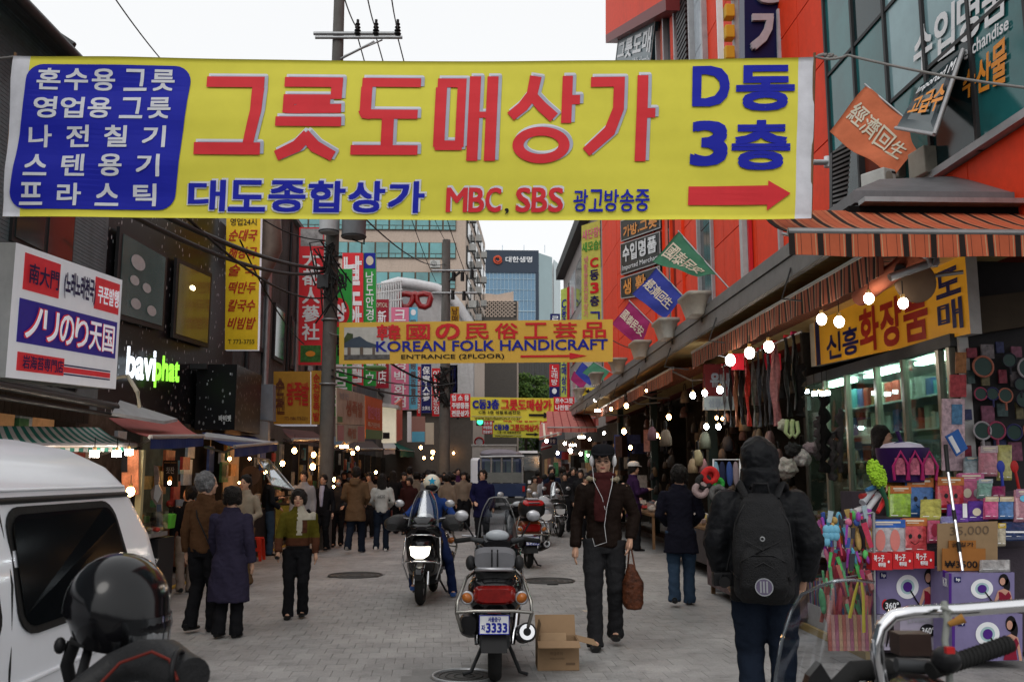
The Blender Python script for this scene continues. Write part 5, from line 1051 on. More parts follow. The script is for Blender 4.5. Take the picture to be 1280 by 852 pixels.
def pile(lo,hi,z,n,grp,lab,mats=None,s0=.08,s1=.2,name='folded_cloth',flat=.5,cat='goods'):
    for k in range(n):
        x=rg.uniform(lo[0],hi[0]);y=rg.uniform(lo[1],hi[1]);s_=rg.uniform(s0,s1);m=MB();mm=rg.choice(mats or CLS)
        if rg.random()<.5:m.ell((0,0,0),(s_*.7,s_*.5,s_*flat),10,6)
        else:m.box((0,0,0),(s_,s_*.75,s_*flat),rg.uniform(0,3))
        o=m.build(name,mm,None);o.location=(x,y,z+s_*flat*.5+rg.uniform(0,.1));o.rotation_euler=(rg.uniform(-.3,.3),rg.uniform(-.3,.3),rg.uniform(0,3));tag(o,lab,cat,grp)
table('long low stall table of gloves and purses under the bag stall',(3.55,13.2,.1),(4.5,17.8,.78),WOOD,skirt=mat('dark_skirt',(.06,.05,.05),.9));pile((3.6,13.3),(4.45,17.7),.78,60,'goods on the bag stall table','small glove or purse heaped on the bag stall table')
table('stall table of hats and scarves beside the hooded man',(3.15,9.9,0),(4.2,12.9,.72),WOOD,skirt=mat('striped_skirt',(.14,.1,.1),.9,var=.5,vs=8));pile((3.2,10),(4.15,12.8),.72,45,'goods on the hat stall table','small knitted hat or scarf heaped on the hat stall table',s1=.26)
table('far stall table under the pink awnings',(3.5,19,.1),(4.5,30,.8),WOOD);pile((3.5,19),(4.4,29),.8,60,'goods on the far stall table','small item heaped on the far stall table',s1=.25)
for(px,py,c,l_,r_)in((888,594,(.55,.03,.03),'bright red rolled hat on the hat stall',.1),(898,604,(.04,.35,.06),'green rolled hat beside the red one',.07),(880,602,(.03,.03,.03),'black rolled hat beside the red one',.09),(876,612,(.4,.3,.3),'pink beige knitted hat on the hat stall',.09),(897,616,(.15,.15,.15),'grey knitted hat below the green one',.1)):
    c0=at(px,py,11.3);m=MB();m.torus(c0,r_*.75,r_*.4,'Y',20,10);m.ell(c0+V((0,.1,0)),(r_,r_*.8,r_),12,8);tag(m.build('knit_hat',mat('knit_%d'%px,c,.85,bump=.5),None,org=c0),l_,'hat','rolled hats on the hat stall')
t=thing('wire_rack','white wire rack hung with blue clothes behind the hooded man','rack',at(910,640,11.7));p=[at(x,y,11.7)for x,y in((892,640),(892,574),(925,574),(925,640))];m=MB();m.tube(p,.014,6);m.build('frame',WHITE,t)
for i,(px,c)in enumerate(((895,(.2,.35,.45)),(903,(.02,.025,.06)),(912,(.04,.08,.25)),(920,(.25,.2,.22)))):m=MB();q=at(px,592,11.7);m.ell(q,(.045,.03,.16),10,8);m.build('garment',mat('rack_cloth_%d'%i,c,.8),t)
for i in range(16):p=at(832+rg.uniform(-3,6),700-5.2*i+4,12.6);m=MB();m.box((0,0,0),(.22,.3,.05));o=m.build('paper_pack',mat('white_pack',(.45,.45,.48),.6),None);o.location=V((3.42+rg.uniform(-.03,.03),13.2,.03+i*.052));o.rotation_euler=(0,0,rg.uniform(-.3,.3));tag(o,'white paper pack stacked at the foot of the bag stall table','pack','white packs stacked by the bag stall')
t=thing('cloth_roll','striped red and grey cloth bundle standing at the hat stall foot','cloth bundle',(3.05,10.3,0));
for k in range(5):m=MB();m.tube([(3.02,10.1,.02+k*.15),(3.02,10.1,.16+k*.15)],.13,14);m.build('band',CLS[(0,7,2,0,4)[k]],t)
# ================================================================== LAMPS
def bulb(px,py,Y,rpx,col,s_,lab,grp,shape='round',cord=.25):
    c=at(px,py,Y);r_=rpx*Y/F;t=thing('light_bulb',lab,'light bulb',c,grp);m=MB()
    if shape=='round':m.ell(c,(r_,r_,r_*1.2),14,9)
    elif shape=='tube':m.tube([c+V((-r_*1.6,0,0)),c+V((r_*1.6,0,0))],r_*.5,8)
    elif shape=='box':m.box(c,(r_*2,r_*1.2,r_*1.7))
    m.build('bulb',emis('lamp_%s_%g'%(grp[:6],s_),col,s_),t)
    m=MB();m.tube([c+V((0,0,r_*1.1)),c+V((0,0,r_*1.9))],r_*.45,8);m.build('socket',mat('brass_socket',(.35,.22,.08),.4,.6),t)
    if cord:m=MB();m.tube([c+V((0,0,r_*1.8)),c+V((0,0,r_*1.8+cord))],.005,4);m.build('cord',WIRE,t)
WB_=(1,.86,.72);WR=(1,.5,.18);CO=(.85,.95,1)
for i,(px,py)in enumerate(((913,450),(937,441),(961,433),(1027,399),(1049,402),(1086,373),(1129,379))):
    bulb(px,py,YX(px,3.45),6.2,WB_,42,'big round glowing bulb under the striped awning, %s from the bag stall end'%('first','second','third','fourth','fifth','sixth','seventh')[i],'round bulbs along the striped awning',cord=.12)
for px,py,Y,r_ in((866,494,15.5,3.4),(881,491,15.4,3.4),(900,487,14.8,4),(883,533,15,3),(898,533,15,3)):bulb(px,py,Y,r_,CO,60,'cool white bulb deep in the scarf stall','cool white bulbs in the scarf stall')
for px,py,Y,r_ in((1008,489,12.2,2.5),(1018,492,12.2,3),(1028,492,12.2,3),(1034,491,12.2,3)):bulb(px,py,Y,r_,CO,26,'cool white bulb by the cosmetics shop glass','cool white bulbs by the shop glass','box')
for px,py,Y,r_ in((836,521,17,3.2),(821,544,17.5,2.6),(827,548,17.2,2.8),(896,522,16.5,2.2),(903,523,16.5,2),(780,539,20,3.2),(783,507,20.5,3),(788,559,20,2.4),(764,511,24,2),(808,488,18,1.6)):bulb(px,py,Y,r_*.9,WR,60,'small warm bulb in the bag stall','small warm bulbs in the bag stall')
for px,py,Y,r_,c in((747,513,27,3.6,WB_),(755,541,27,2.6,WB_),(727,546,30,4,CO),(737,549,30,2.4,WR),(706,554,34,2.8,CO),(716,556,33,4,CO),(713,563,33,4,WB_),(726,567,32,3,WB_),(697,566,36,2.6,CO),(683,551,38,3,WR),(744,500,28,2.8,WB_),(748,498,28,2,WB_),(735,569,30,2.2,WR)):bulb(px,py,Y,r_*.62,c,60,'small bright bulb among the far right stalls','bright bulbs in the far right stalls','tube' if px in(727,716,747)else 'round',cord=.2)
PKA=mat('pink_awning',(.42,.14,.12),.8,var=.15);PKB=mat('dark_rose_awning',(.2,.03,.03),.8)
def awP(lab,x0,y0,x1,y1,Y,rise,depth,mats,pat,drop):
    a=at(x0,y0,Y);b=at(x1,y1,Y);awning(lab,a+V((.15,depth,rise)),b+V((0,depth,rise)),a,b,mats,pat,drop,.02,False,group='pink awnings in the distance',bar=.03)
awP('wide pink striped awning beyond the bag stalls',684,534,746,534,33,.75,2.5,[PKA,PKB],[(.25,0),(.04,1)],.16);awP('upper pink awning with red stripes beyond the bag stalls',702,522,748,522,37,.4,2,[PKA,PKB],[(.15,0),(.08,1)],.3);awP('lowest sloping pink awning beside the yellow banner',674,547,702,540,40,.7,2.4,[PKA,CREAM],[(.2,0),(.1,1)],.1)
awP('small maroon awning with a blue sign behind it',676,560,690,556,42,.3,1.5,[PKB],[(1,0)],.1)
sign('wall_sign','small navy sign with white letters over the far right stalls',pix(685,547,696,555,41),NAVY,[('t',WHITE,'맛집',.2,.2,.6,.6,.01,.02)],.1)
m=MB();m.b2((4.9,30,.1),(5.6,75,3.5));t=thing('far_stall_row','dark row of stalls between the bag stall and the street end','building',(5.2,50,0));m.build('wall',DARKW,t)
for k in range(14):m=MB();y=31+k*3;m.b2((4.84,y,.3),(4.9,y+2.6,2.7));m.build('shop_front',mat(*[('far_shop_amber',(.25,.15,.07)),('far_shop_dim',(.05,.04,.035)),('far_shop_red',(.2,.06,.05))][k%3],.8,var=.8,vs=4,emit=(1,.55,.25),es=(.05,.01,.03)[k%3]),t)  # dim shop light given to the panels as a glow of their own
for k in range(84):
    y=rg.uniform(24,52);x=3.8+rg.uniform(0,1.0);z=rg.uniform(.6,3.0);m=MB();m.box((0,0,0),(rg.uniform(.2,.5),.2,rg.uniform(.25,.6)),rg.uniform(0,1));o=m.build('hanging_goods',rg.choice(CLS+HG[:8]),None);o.location=(x,y,z);tag(o,'goods %s in the far right stalls, %s'%('hung high' if z>2.2 else 'at chest height' if z>1.5 else 'stacked low','toward the trucks' if y>34 else 'beyond the bag stall'),'goods','goods in the far right stalls')
# ================================================================== LEFT STALLS
AW_G=mat('awning_green',(.02,.17,.13),.8);AW_W=mat('awning_white',(.5,.5,.48),.8,dirt=.2);AW_R=mat('awning_faded_red',(.38,.11,.1),.8,dirt=.2);AW_B=mat('awning_blue',(.012,.03,.13),.7);AW_M=mat('awning_maroon',(.14,.06,.055),.8);AW_K=mat('awning_brown',(.08,.06,.055),.8);AW_S=mat('awning_slate',(.12,.17,.22),.8)
def aw4(lab,f0,f1,r0,r1,Xf,Xr,mats,pat,drop,**k):
    awning(lab,atx(*r0,Xr),atx(*r1,Xr),atx(*f0,Xf),atx(*f1,Xf),mats,pat,drop,group='awnings over the left stalls',**k)
aw4('green and white striped awning behind the white van',(-160,558),(170,556),(-120,530),(124,534),-4.2,-4.8,[AW_G,AW_W],[(.11,0),(.11,1)],.07)
aw4('faded red awning with a navy valance beside the striped one',(188,546),(254,545),(136,522),(222,524),-3.9,-4.8,[AW_R,AW_B],[(9,0)],.14,valm=1)
aw4('navy blue awning under the black cube sign',(293,558),(346,553),(252,540),(318,545),-3.8,-4.8,[AW_B],[(9,0)],.16)
aw4('maroon awning under the yellow box sign',(366,549),(416,549),(352,535),(392,539),-3.7,-4.8,[AW_M,AW_K],[(.6,0),(.05,1)],.06)
aw4('slate blue awning just behind the concrete pole',(419,557),(441,552),(415,545),(430,546),-3.7,-4.8,[AW_S],[(9,0)],.05)
aw4('dark brown awning beyond the pole',(433,561),(478,561),(440,550),(466,551),-3.6,-4.8,[AW_K],[(9,0)],.08)
aw4('cream awning under the lit display case',(480,561),(494,561),(478,552),(496,553),-3.6,-4.8,[AW_W],[(9,0)],.2)
aw4('dark green awning farther along the left shops',(500,562),(518,564),(492,552),(512,555),-3.5,-4.8,[mat('awning_dark_green',(.01,.08,.06),.8)],[(9,0)],.3)
for i,(x0,x1,y)in enumerate(((556,571,553),(570,590,553))):awP('small far pink awning, %s of the two at the left row end'%('nearer','farther')[i],x0,y,x1,y,58+i*3,.5,1.5,[PKA],[(9,0)],.3)
t=thing('sheet_roof','pale metal sheet roof piece above the faded red awning','roof sheet',at(190,515,11));Q=Quad(at(150,500,11.6),at(160,503,11.8),at(146,515,10.6),at(222,526,12.4));m=MB();m.slab([at(150,500,11.6),at(222,523,13),at(205,526,12),at(140,515,10.8)],(0,0,-.04));m.build('sheet',mat('pale_metal_sheet',(.35,.38,.4),.5),t)
t=thing('sheet_roof','pale fascia strip above the navy awning','roof sheet',at(280,543,15));m=MB();m.slab([at(258,540,15.6),at(345,552,18),at(335,553,17.5),at(252,545,15)],(0,0,-.04));m.build('sheet',mat('pale_metal_sheet',(.35,.38,.4),.5),t)
WL=mat('warm_painted_glow',(.32,.18,.09),.7,var=.7,vs=3,emit=(1,.5,.2),es=.13);CRMP=mat('cream_post',(.4,.38,.22),.7)  # warm shop light put into the board colour as a glow
t=thing('left_arcade','row of open lit shop fronts under the left awnings','building',(-5.2,20,0))
for i in range(22):
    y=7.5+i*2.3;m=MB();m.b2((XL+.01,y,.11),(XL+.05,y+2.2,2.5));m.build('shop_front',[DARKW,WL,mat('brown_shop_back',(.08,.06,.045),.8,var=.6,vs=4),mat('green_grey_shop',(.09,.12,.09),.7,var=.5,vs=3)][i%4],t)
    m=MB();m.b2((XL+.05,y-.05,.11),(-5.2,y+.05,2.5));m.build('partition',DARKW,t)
for px,y0,y1,Y,l_,in((176,562,640,11.3,'cream post'),):
    a=at(px,y0,Y);m=MB();m.b2((a.x-.035,Y,.1),(a.x+.035,Y+.08,a.z));m.build('post',CRMP,t)
m=MB();m.tube([atx(x,548,-4.2)for x in(100,200,300)],.02,5)
rl=random.Random(23);PK=[mat('stall_item_%d'%i,c,.5,var=.4,vs=12)for i,c in enumerate([(.4,.12,.05),(.5,.35,.12),(.35,.04,.03),(.5,.45,.38),(.08,.2,.08),(.1,.08,.07),(.5,.22,.05),(.2,.22,.25),(.45,.3,.2)])]
for i,(y0,y1,X0)in enumerate(((9.2,11.9,-4.5),(12.3,13.5,-4.5),(14.6,17.2,-4.4),(17.8,19.8,-4.3),(21.6,24.6,-4.3),(25.4,28.6,-4.3),(29.6,33,-4.3),(34,39,-4.3))):
    lab=['dark glass topped counter behind the van','low black display stand behind the capped woman','food counter with a sloped glass cover by the plastic stool','stacked goods counter behind the suited man','fruit and snack counter past the pole','bright clothes counter beyond the pole','far counter of trinkets on the left side','last counter before the white gabled building'][i]
    t=table(lab,(X0-.75,y0,.1),(X0,y1,.95),mat('counter_dark',(.04,.035,.03),.6),'counter','counters along the left shops',mat('counter_skirt_%d'%(i%3),[(.02,.02,.022),(.25,.25,.05),(.14,.06,.04)][i%3],.8,var=.4))
    for k in range(int((y1-y0)*12)):
        m=MB();s_=rl.uniform(.05,.14);(m.box((0,0,0),(s_,s_*.8,s_*.8),rl.uniform(0,2))if rl.random()<.8 else m.ell((0,0,0),s_*.6,9,6));o=m.build('stall_item',rl.choice(PK),None);o.location=(X0-rl.uniform(.08,.7),rl.uniform(y0+.1,y1-.1),.95+s_*.4+rl.choice((0,0,.16)));tag(o,'small goods on the '+lab,'goods','goods on the '+lab)
    for k in range(int((y1-y0)*4)):
        m=MB();m.box((0,0,0),(.05,rl.uniform(.15,.5),rl.uniform(.2,.5)));o=m.build('hanging_pack',rl.choice(PK+GM),None);o.location=(XL+.35+rl.uniform(-.15,.3),rl.uniform(y0,y1),rl.uniform(1.25,2.2));tag(o,'goods on the wall above the '+lab.replace('on the left side','').replace('sloped ','').replace('low ',''),'goods','wall goods above the '+lab)
for px,py,Y,r_,sh in((118,567,9.6,4.6,'box'),(146,567,10.4,4.4,'box'),(161,565,10.9,4,'box'),(163,614,10.6,5,'round')):bulb(px,py,Y,r_,WB_ if sh=='box' else WR,55,'bright warm lamp under the green striped awning' if sh=='box' else 'low warm lamp lighting the orange poster behind the van','bright lamps under the striped awning' if sh=='box' else 'low lamp',sh,.1)
for px,py,Y,r_,c in((212,603,13,2.6,WR),(240,619,13.6,2.6,WB_),(302,603,15,3,WR),(287,573,16.5,2.4,WB_),(353,579,18.5,3.4,WR),(368,563,19,3.6,CO),(392,568,20.5,3.4,CO),(391,583,20.6,4,WB_),(312,573,17,2,WR),(332,590,17.5,2.4,WR),(430,558,24,4,CO),(441,566,25,2.6,CO),(418,599,23,2.6,WR),(417,608,23,1.8,WB_),(447,560,26,2.4,CO),(470,590,30,2,WR)):bulb(px,py,Y,r_*.8,c,70,'small bright lamp in the left shops','small lamps in the left shops','tube' if px in(430,302)else 'round')
for px,py,Y,r_,c in((526,559,40,3.4,WR),(541,565,43,4,WB_),(530,572,42,2.6,WB_),(540,572,44,2.4,WB_),(567,566,52,2.4,WB_),(573,573,54,2,WR),(558,580,50,1.8,WR),(583,568,56,1.8,WR)):bulb(px,py,Y,r_*.55,c,50,'tiny bright lamp among the far left stalls','tiny lamps in the far left stalls','round')
sign('poster','orange lit poster of a face behind the van roof',pix(152,562,173,618,11.2),mat('poster_orange_face',(.5,.18,.09),.5,var=.8,vs=5,emit=(.7,.25,.1),es=.1),[('b',BLACKP,0,0,.35,.5,.004)],.03,'poster',group='posters on the left shops')  # lamp light on the poster put in as a faint glow
sign('poster','framed dark menu board hanging between the cream posts',pix(204,575,222,608,13.4),BLACKP,[('b',WOOD,.08,.06,.84,.05,.006),('r',GREYP,'찻잔',.2,.25,.6,.25,.004,.01),('d',ORAN,.5,.7,.15,.12,.01)],.03,'poster',group='posters on the left shops')
t=thing('cardboard_standee','cut out cardboard standee of a model in white beside the shop door','standee',at(198,640,12.8));m=MB()
ol=[(192,581),(197,583),(199,596),(198,604),(203,614),(202,630),(204,668),(196,668),(195,632),(189,622),(188,614),(193,606)]
m.poly([at(x,y,12.8)for x,y in ol],(0,.03,0));m.build('cutout',mat('standee_print',(.36,.28,.24),.6,var=.4,vs=8),t);m=MB();m.poly([at(x,y,12.79)for x,y in((194,606),(199,605),(202,616),(197,628),(192,622))],(0,-.004,0));m.build('dress',WHITE,t);m=MB();m.poly([at(x,y,12.79)for x,y in((196,630),(202,630),(203,667),(197,667))],(0,-.004,0));m.build('skirt',mat('blue_denim_print',(.15,.18,.25),.6),t)
t=thing('glass_case','small glass snack case on the counter edge','display case',at(178,660,11.6));
a=at(168,667,11.4);b=at(190,640,11.4);m=MB();m.b2((a.x,11.4,a.z-.05),(b.x,12.0,a.z));m.build('tray',STEEL,t);m=MB();m.b2((a.x,11.4,a.z),(b.x,11.41,b.z));m.b2((b.x-.01,11.42,a.z),(b.x,12,b.z));m.build('pane',glass('case_glass',(.85,.85,.8),.12),t)
for k in range(7):m=MB();m.ell((a.x+.02+k*.03,11.6+(k%3)*.1,a.z+.04),(.035,.05,.03),8,6);m.build('snack',PK[k%4],t)
t=thing('green_box','bright green plastic crate on the stand beside the standee','crate',at(208,655,12.6));a=at(202,660,12.6);b=at(215,643,12.6);m=MB();m.loft([((a.x+b.x)/2,12.7,a.z,(b.x-a.x)*.42,.1),((a.x+b.x)/2,12.7,b.z,(b.x-a.x)/2,.13)],16,5,axis='Z');m.build('body',mat('bright_green_plastic',(.12,.5,.05),.4),t)
m=MB();m.torus(((a.x+b.x)/2,12.7,b.z),(b.x-a.x)/2,.012,'Z',20,5);m.build('rim',mat('bright_green_plastic',(.12,.5,.05)),t)
t=thing('trolley_stand','black wheeled board stand with white writing near the capped woman','display stand',at(185,735,11.6));a=at(172,735,11.6);b=at(205,672,11.8);m=MB();m.b2((a.x,11.6,.12),(b.x,12.2,b.z));m.build('cabinet',BLACKP,t)
for x in(a.x+.05,b.x-.05):m=MB();m.torus((x,11.62,.055),.035,.018,'Y',14,6);m.build('caster',RUB,t)
Q=pix(172,672,205,732,11.58);m=MB();put(m,Q,'Beauty',.2,.4,.6,.12,.004,.01);m.build('lettering',WHITE,t,recalc=False)
def stool(px,py,lab,c):
    p=gnd(px,py);t=thing('plastic_stool',lab,'stool',p,'plastic stools');s_=.15
    m=MB();m.loft([(p.x,p.y,.40,s_,s_),(p.x,p.y,.43,s_*.98,s_*.98)],20,5,axis='Z');m.build('seat',c,t)
    for a in(-1,1):
        for b in(-1,1):m=MB();m.slab([V((p.x+a*s_*.95,p.y+b*s_*.95,.40)),V((p.x+a*s_*.35,p.y+b*s_*.95,.40)),V((p.x+a*s_*.8,p.y+b*s_*1.15,0)),V((p.x+a*s_*1.15,p.y+b*s_*1.15,0))],(0,-b*.03,0));m.build('leg',c,t)
    for b in(-1,1):m=MB();m.b2((p.x-s_,p.y+b*s_*1.05-.01,.18),(p.x+s_,p.y+b*s_*1.05+.01,.22));m.build('brace',c,t)
stool(318,700,'bright red plastic stool behind the man in the beige jacket',mat('red_plastic_stool',(.6,.04,.02),.35));stool(313,690,'mustard plastic stool beside the red one',mat('yellow_plastic_stool',(.5,.35,.05),.4))
t=thing('food_cover','sloped glass food cover glowing over the counter','food cover',at(340,610,16.3));Q=Quad(at(322,572,17.2),at(336,574,17.4),at(340,606,16.4),at(368,612,17));m=MB();m.slab([Q.p(0,0),Q.p(0,1),Q.p(1,1),Q.p(1,0)],(0,0,-.02));m.build('pane',glass('case_glass',(.85,.85,.8),.12),t)
for e in(((0,0),(0,1)),((1,0),(1,1)),((0,1),(1,1)),((0,0),(1,0))):m=MB();m.tube([Q.p(*e[0]),Q.p(*e[1])],.015,5);m.build('frame',STEEL,t)
t=thing('iron_disc','big round rusty iron pan standing upright in the food stall','pan',at(312,594,16.6));m=MB();c=at(313,594,16.6);m.tube([c,c+V((0,.05,0))],.17,30);m.build('plate',mat('rusty_pan',(.12,.07,.045),.7,dirt=.4),t);m=MB();m.tube([c+V((0,-.02,0)),c],.03,12);m.build('hub',BLK,t)
# ================================================================== POLES, WIRES, TRAFFIC LIGHT
PX,PYY=-3.38,20.5;POL=mat('pole_concrete',(.12,.115,.108),.9,bump=.4,dirt=.55)
t=thing('utility_pole','tall concrete utility pole with transformers and a crossarm above the left awnings','utility pole',(PX,PYY,0));zt=at(422,-40,20.5).z
m=MB();m.tube([(PX,PYY,0),(PX,PYY,8),(PX,PYY,zt)],[.165,.15,.12],18);m.build('pole',POL,t)
def P_(px,py,d=0):return at(px,py,PYY+d)
for a,b,r_ in(((392,42),(500,42),.045),((394,47),(503,47),.04)):m=MB();m.tube([P_(*a,-.15),P_(*b,-.15)],r_,6);m.build('crossarm',STEEL,t)
m=MB();m.tube([P_(468,52,-.1),P_(427,73,-.1),P_(424,76,0)],.03,5);m.tube([P_(478,50,-.1),P_(430,70,-.1)],.02,5);m.build('arm_brace',STEEL,t)
for x in(447,470,497):
    c=P_(x,40,-.15);m=MB()
    for k in range(4):m.ell(c+V((0,0,k*.08-.05)),(.09-.01*k,.09-.01*k,.035),10,6)
    m.tube([c-V((0,0,.12)),c+V((0,0,.3))],.035,6);m.build('insulator',BLK,t)
for(x0,x1,y0,y1,c)in((399,424,268,291,mat('light_transformer',(.4,.41,.42),.5,dirt=.3)),(427,458,262,297,mat('transformer_grey',(.13,.14,.15),.5,dirt=.3))):
    a=P_(x0,y1,-.4);b=P_(x1,y0,-.4);m=MB();m.tube([((a.x+b.x)/2,a.y,a.z),((a.x+b.x)/2,a.y,b.z)],(b.x-a.x)/2,20);m.build('transformer',c,t)
    m=MB();m.torus(((a.x+b.x)/2,a.y,a.z+.03),(b.x-a.x)/2,.02,'Z',20,5);m.build('transformer_rim',DSTEEL,t)
m=MB();m.tube([P_(440,299,-.4),P_(455,305,-.3),P_(456,268,-.2)],.02,5);m.build('drop_cable',WIRE,t)
m=MB();rp=random.Random(9)
for k in range(26):
    a=P_(404+rp.uniform(0,14),300+rp.uniform(0,60),-.22);m.tube([a,a+V((rp.uniform(-.4,.4),-.1,rp.uniform(-.3,.1))),a+V((rp.uniform(-.2,.5),0,rp.uniform(-.9,-.2)))],.02,4)
m.build('cable_tangle',WIRE,t)
for y in(330,400,480):m=MB();c=P_(410,y);m.torus((PX,PYY,c.z),.185,.02,'Z',20,5);m.build('steel_band',STEEL,t)
m=MB();c=P_(404,352,-.2);m.box(c,(.25,.18,.3));m.build('junction_box',DSTEEL,t)
t=thing('utility_pole','thinner far concrete pole with a crossarm and tangled cables','utility pole',(at(556,500,45).x,45,0));x2=at(556,500,45).x
m=MB();m.tube([(x2,45,0),(x2,45,at(556,300,45).z)],[.3,.2],12);m.build('pole',POL,t)
for y in(338,366):m=MB();m.tube([at(540,y,44.8),at(596,y,44.8)],.06,5);m.build('crossarm',STEEL,t)
for x,y in((567,345),(578,345),(590,342),(566,368),(580,369)):m=MB();c=at(x,y,44.8);m.tube([c-V((0,0,.25)),c+V((0,0,.2))],.1,6);m.build('insulator',BLK,t)
m=MB();m.tube([at(556,355,44.9),at(575,340,44.9)],.07,5);m.build('arm_brace',DSTEEL,t)
m=MB()
for k in range(22):a=at(552+rp.uniform(-3,12),458+rp.uniform(0,40),44.7);m.tube([a,a+V((rp.uniform(-.8,.8),0,rp.uniform(-.6,.2))),a+V((rp.uniform(-.4,.4),0,rp.uniform(-1.2,-.2)))],.05,4)
m.build('cable_tangle',WIRE,t)
w_lab=iter(['thin wire crossing the sky at the upper corner','wire from the nearest insulator down the street','wire from the middle insulator down the street','wire from the end insulator down the street','thick black cable from the pole across the yellow blade sign','second thick cable below the first','third black cable sagging below the others','cable running under the golden banner','second cable running under the golden banner','cable from the far pole to the left row','upper cable leaving the crossarm toward the viewer','middle cable leaving the crossarm toward the viewer','far cable leaving the crossarm toward the viewer','thin wire beside the corrugated wall','thin wire from transformers to the far pole','low wire along the dark roof','faint wire in the sky'])
def wire(a,b,r_=.012,sag=.15):cable('overhead_wire',[a,b],r_,next(w_lab),sag,group='overhead wires')
wire(at(138,-10,14),at(215,90,17),.012,.05)
for x,xe,ye in((447,545,352),(470,556,300),(497,590,362)):wire(P_(x,46,-.15),at(xe,ye,44.8),.016,.5)
wire(P_(405,335,-.2),at(190,262,9),.035,.15);wire(P_(405,340,-.2),at(150,262,8.2),.03,.25);wire(P_(406,372,-.2),at(230,268,10),.02,.3)
wire(P_(415,470,-.2),at(556,490,44),.03,.3);wire(P_(415,462,-.2),at(570,478,44),.02,.25);wire(at(556,480,44.8),at(470,440,40),.05,.3)
for x,xe in((447,425),(470,456),(497,487)):wire(P_(x,36,-.15),at(xe,-20,14),.014,.1)
wire(P_(404,300),at(330,275,18),.015,.1);wire(P_(458,275,-.4),at(556,330,45),.02,.4);wire(at(380,430,22),at(300,300,15),.015,.2)
t=thing('traffic_light','green traffic light beside the small red banner at the street end','traffic light',at(600,527,62));c=at(600,527,62);m=MB();m.box(c,(.5,.3,.5));m.build('housing',BLK,t);m=MB();m.ell(c+V((0,-.16,0)),(.2,.05,.2),12,8);m.build('lens',emis('green_signal',(.05,1,.35),3),t);m=MB();m.tube([c+V((0,.1,0)),c+V((-.2,.2,1.2)),c+V((-3,.4,1.4))],.06,5);m.build('arm',STEEL,t)
t=thing('road_sign','round road sign with a red ring near the box truck','road sign',at(599,552,58));c=at(599,552,58);m=MB();m.tube([c,c+V((0,.04,0))],.32,20);m.build('plate',WHITE,t);m=MB();m.torus(c+V((0,-.02,0)),.27,.05,'Y',20,5);m.build('ring',RED,t);m=MB();m.tube([(c.x,c.y+.1,0),(c.x,c.y+.1,c.z)],.04,6);m.build('post',STEEL,t)
t=thing('street_lamp','green and yellow street lamp arm below the golden banner','street lamp',at(470,460,22));m=MB();m.tube([P_(418,459),at(445,459,21),at(455,460,21)],.03,6);m.build('arm',STEEL,t);m=MB();m.ell(at(470,460,21),(.25,.12,.07),16,8);m.build('lamp_head',mat('green_lamp_head',(.12,.25,.1),.4),t)
# ================================================================== FRONT PRODUCT STALL
LAV=mat('lavender_carton',(.19,.165,.31),.45,var=.15,vs=3);PURP=mat('purple_carton',(.07,.02,.2),.45);CARD=mat('cardboard',(.27,.18,.1),.8,var=.1,bump=.1);HAIRP=mat('print_black',(.01,.008,.01),.5);SKP=mat('print_skin',(.5,.27,.2),.5);MRN=mat('print_maroon',(.2,.01,.03),.5)
def pt(px,py,Y):return at(px,py,Y)
def fan_box(lab,x0,y0,x1,y1,Y,side_w=.0,txt=False,sidex=None):
    Q=pix(x0,y0,x1,y1,Y,y2=y0-1,y3=y1-1);t=thing('carton',lab,'box',Q.p(.5,1),'purple fan cartons');m=MB();m.slab([Q.p(0,0),Q.p(0,1),Q.p(1,1),Q.p(1,0)],(0,.32,0));m.build('box',[LAV],t)
    m=MB();rect(m,Q,0,0,.04,1,.003);m.build('printed_panel',PURP,t)
    parts=[(WHITE,lambda m:disc(m,Q,.5,.42,.17,.26,.006,inner=.62)),(mat('print_ice',(.35,.5,.52),.5),lambda m:disc(m,Q,.5,.42,.15,.23,.005)),(PURP,lambda m:disc(m,Q,.5,.42,.07,.11,.009))]
    parts+=[(HAIRP,lambda m:(disc(m,Q,.83,.2,.075,.17,.006),disc(m,Q,.88,.34,.05,.2,.006))),(SKP,lambda m:(disc(m,Q,.81,.23,.042,.1,.009),upoly(m,Q,[(.74,.48),(.83,.42),(.93,.5),(.97,.8),(.99,1),(.95,1),(.92,.72),(.76,.66),(.7,.86),(.67,.82)],.008))),(MRN,lambda m:upoly(m,Q,[(.75,.5),(.8,.52),(.85,.6),(.9,.5),(.94,.62),(.9,.78),(.92,.98),(.72,.98),(.76,.74)],.011))]
    parts+=[(HAIRP,lambda m:upoly(m,Q,[(.53,.5),(.55,.49),(.7,.85),(.68,.86)],.012))]
    for i,(mm,f)in enumerate(parts):m=MB();f(m);m.build('print',mm,t,recalc=False)
    m=MB();rect(m,Q,.08,.1,.1,.14,.006);m.build('logo_panel',NAVY,t);m=MB();put(m,Q,'hp',.1,.12,.06,.1,.01,.012);m.build('lettering',WHITE,t,recalc=False)
    if txt:m=MB();disc(m,Q,.26,.82,.14,.15,.006);m.build('logo_panel',BLACKP,t);m=MB();put(m,Q,'360°',.16,.75,.2,.13,.01,.012);m.build('lettering',WHITE,t,recalc=False);m=MB();disc(m,Q,.16,.8,.05,.12,.005);m.build('print',RED,t,recalc=False)
    return t
fan_box('upper lavender fan carton with a woman in maroon, under the red boxes',1093,709,1175,767,8.3,txt=True)
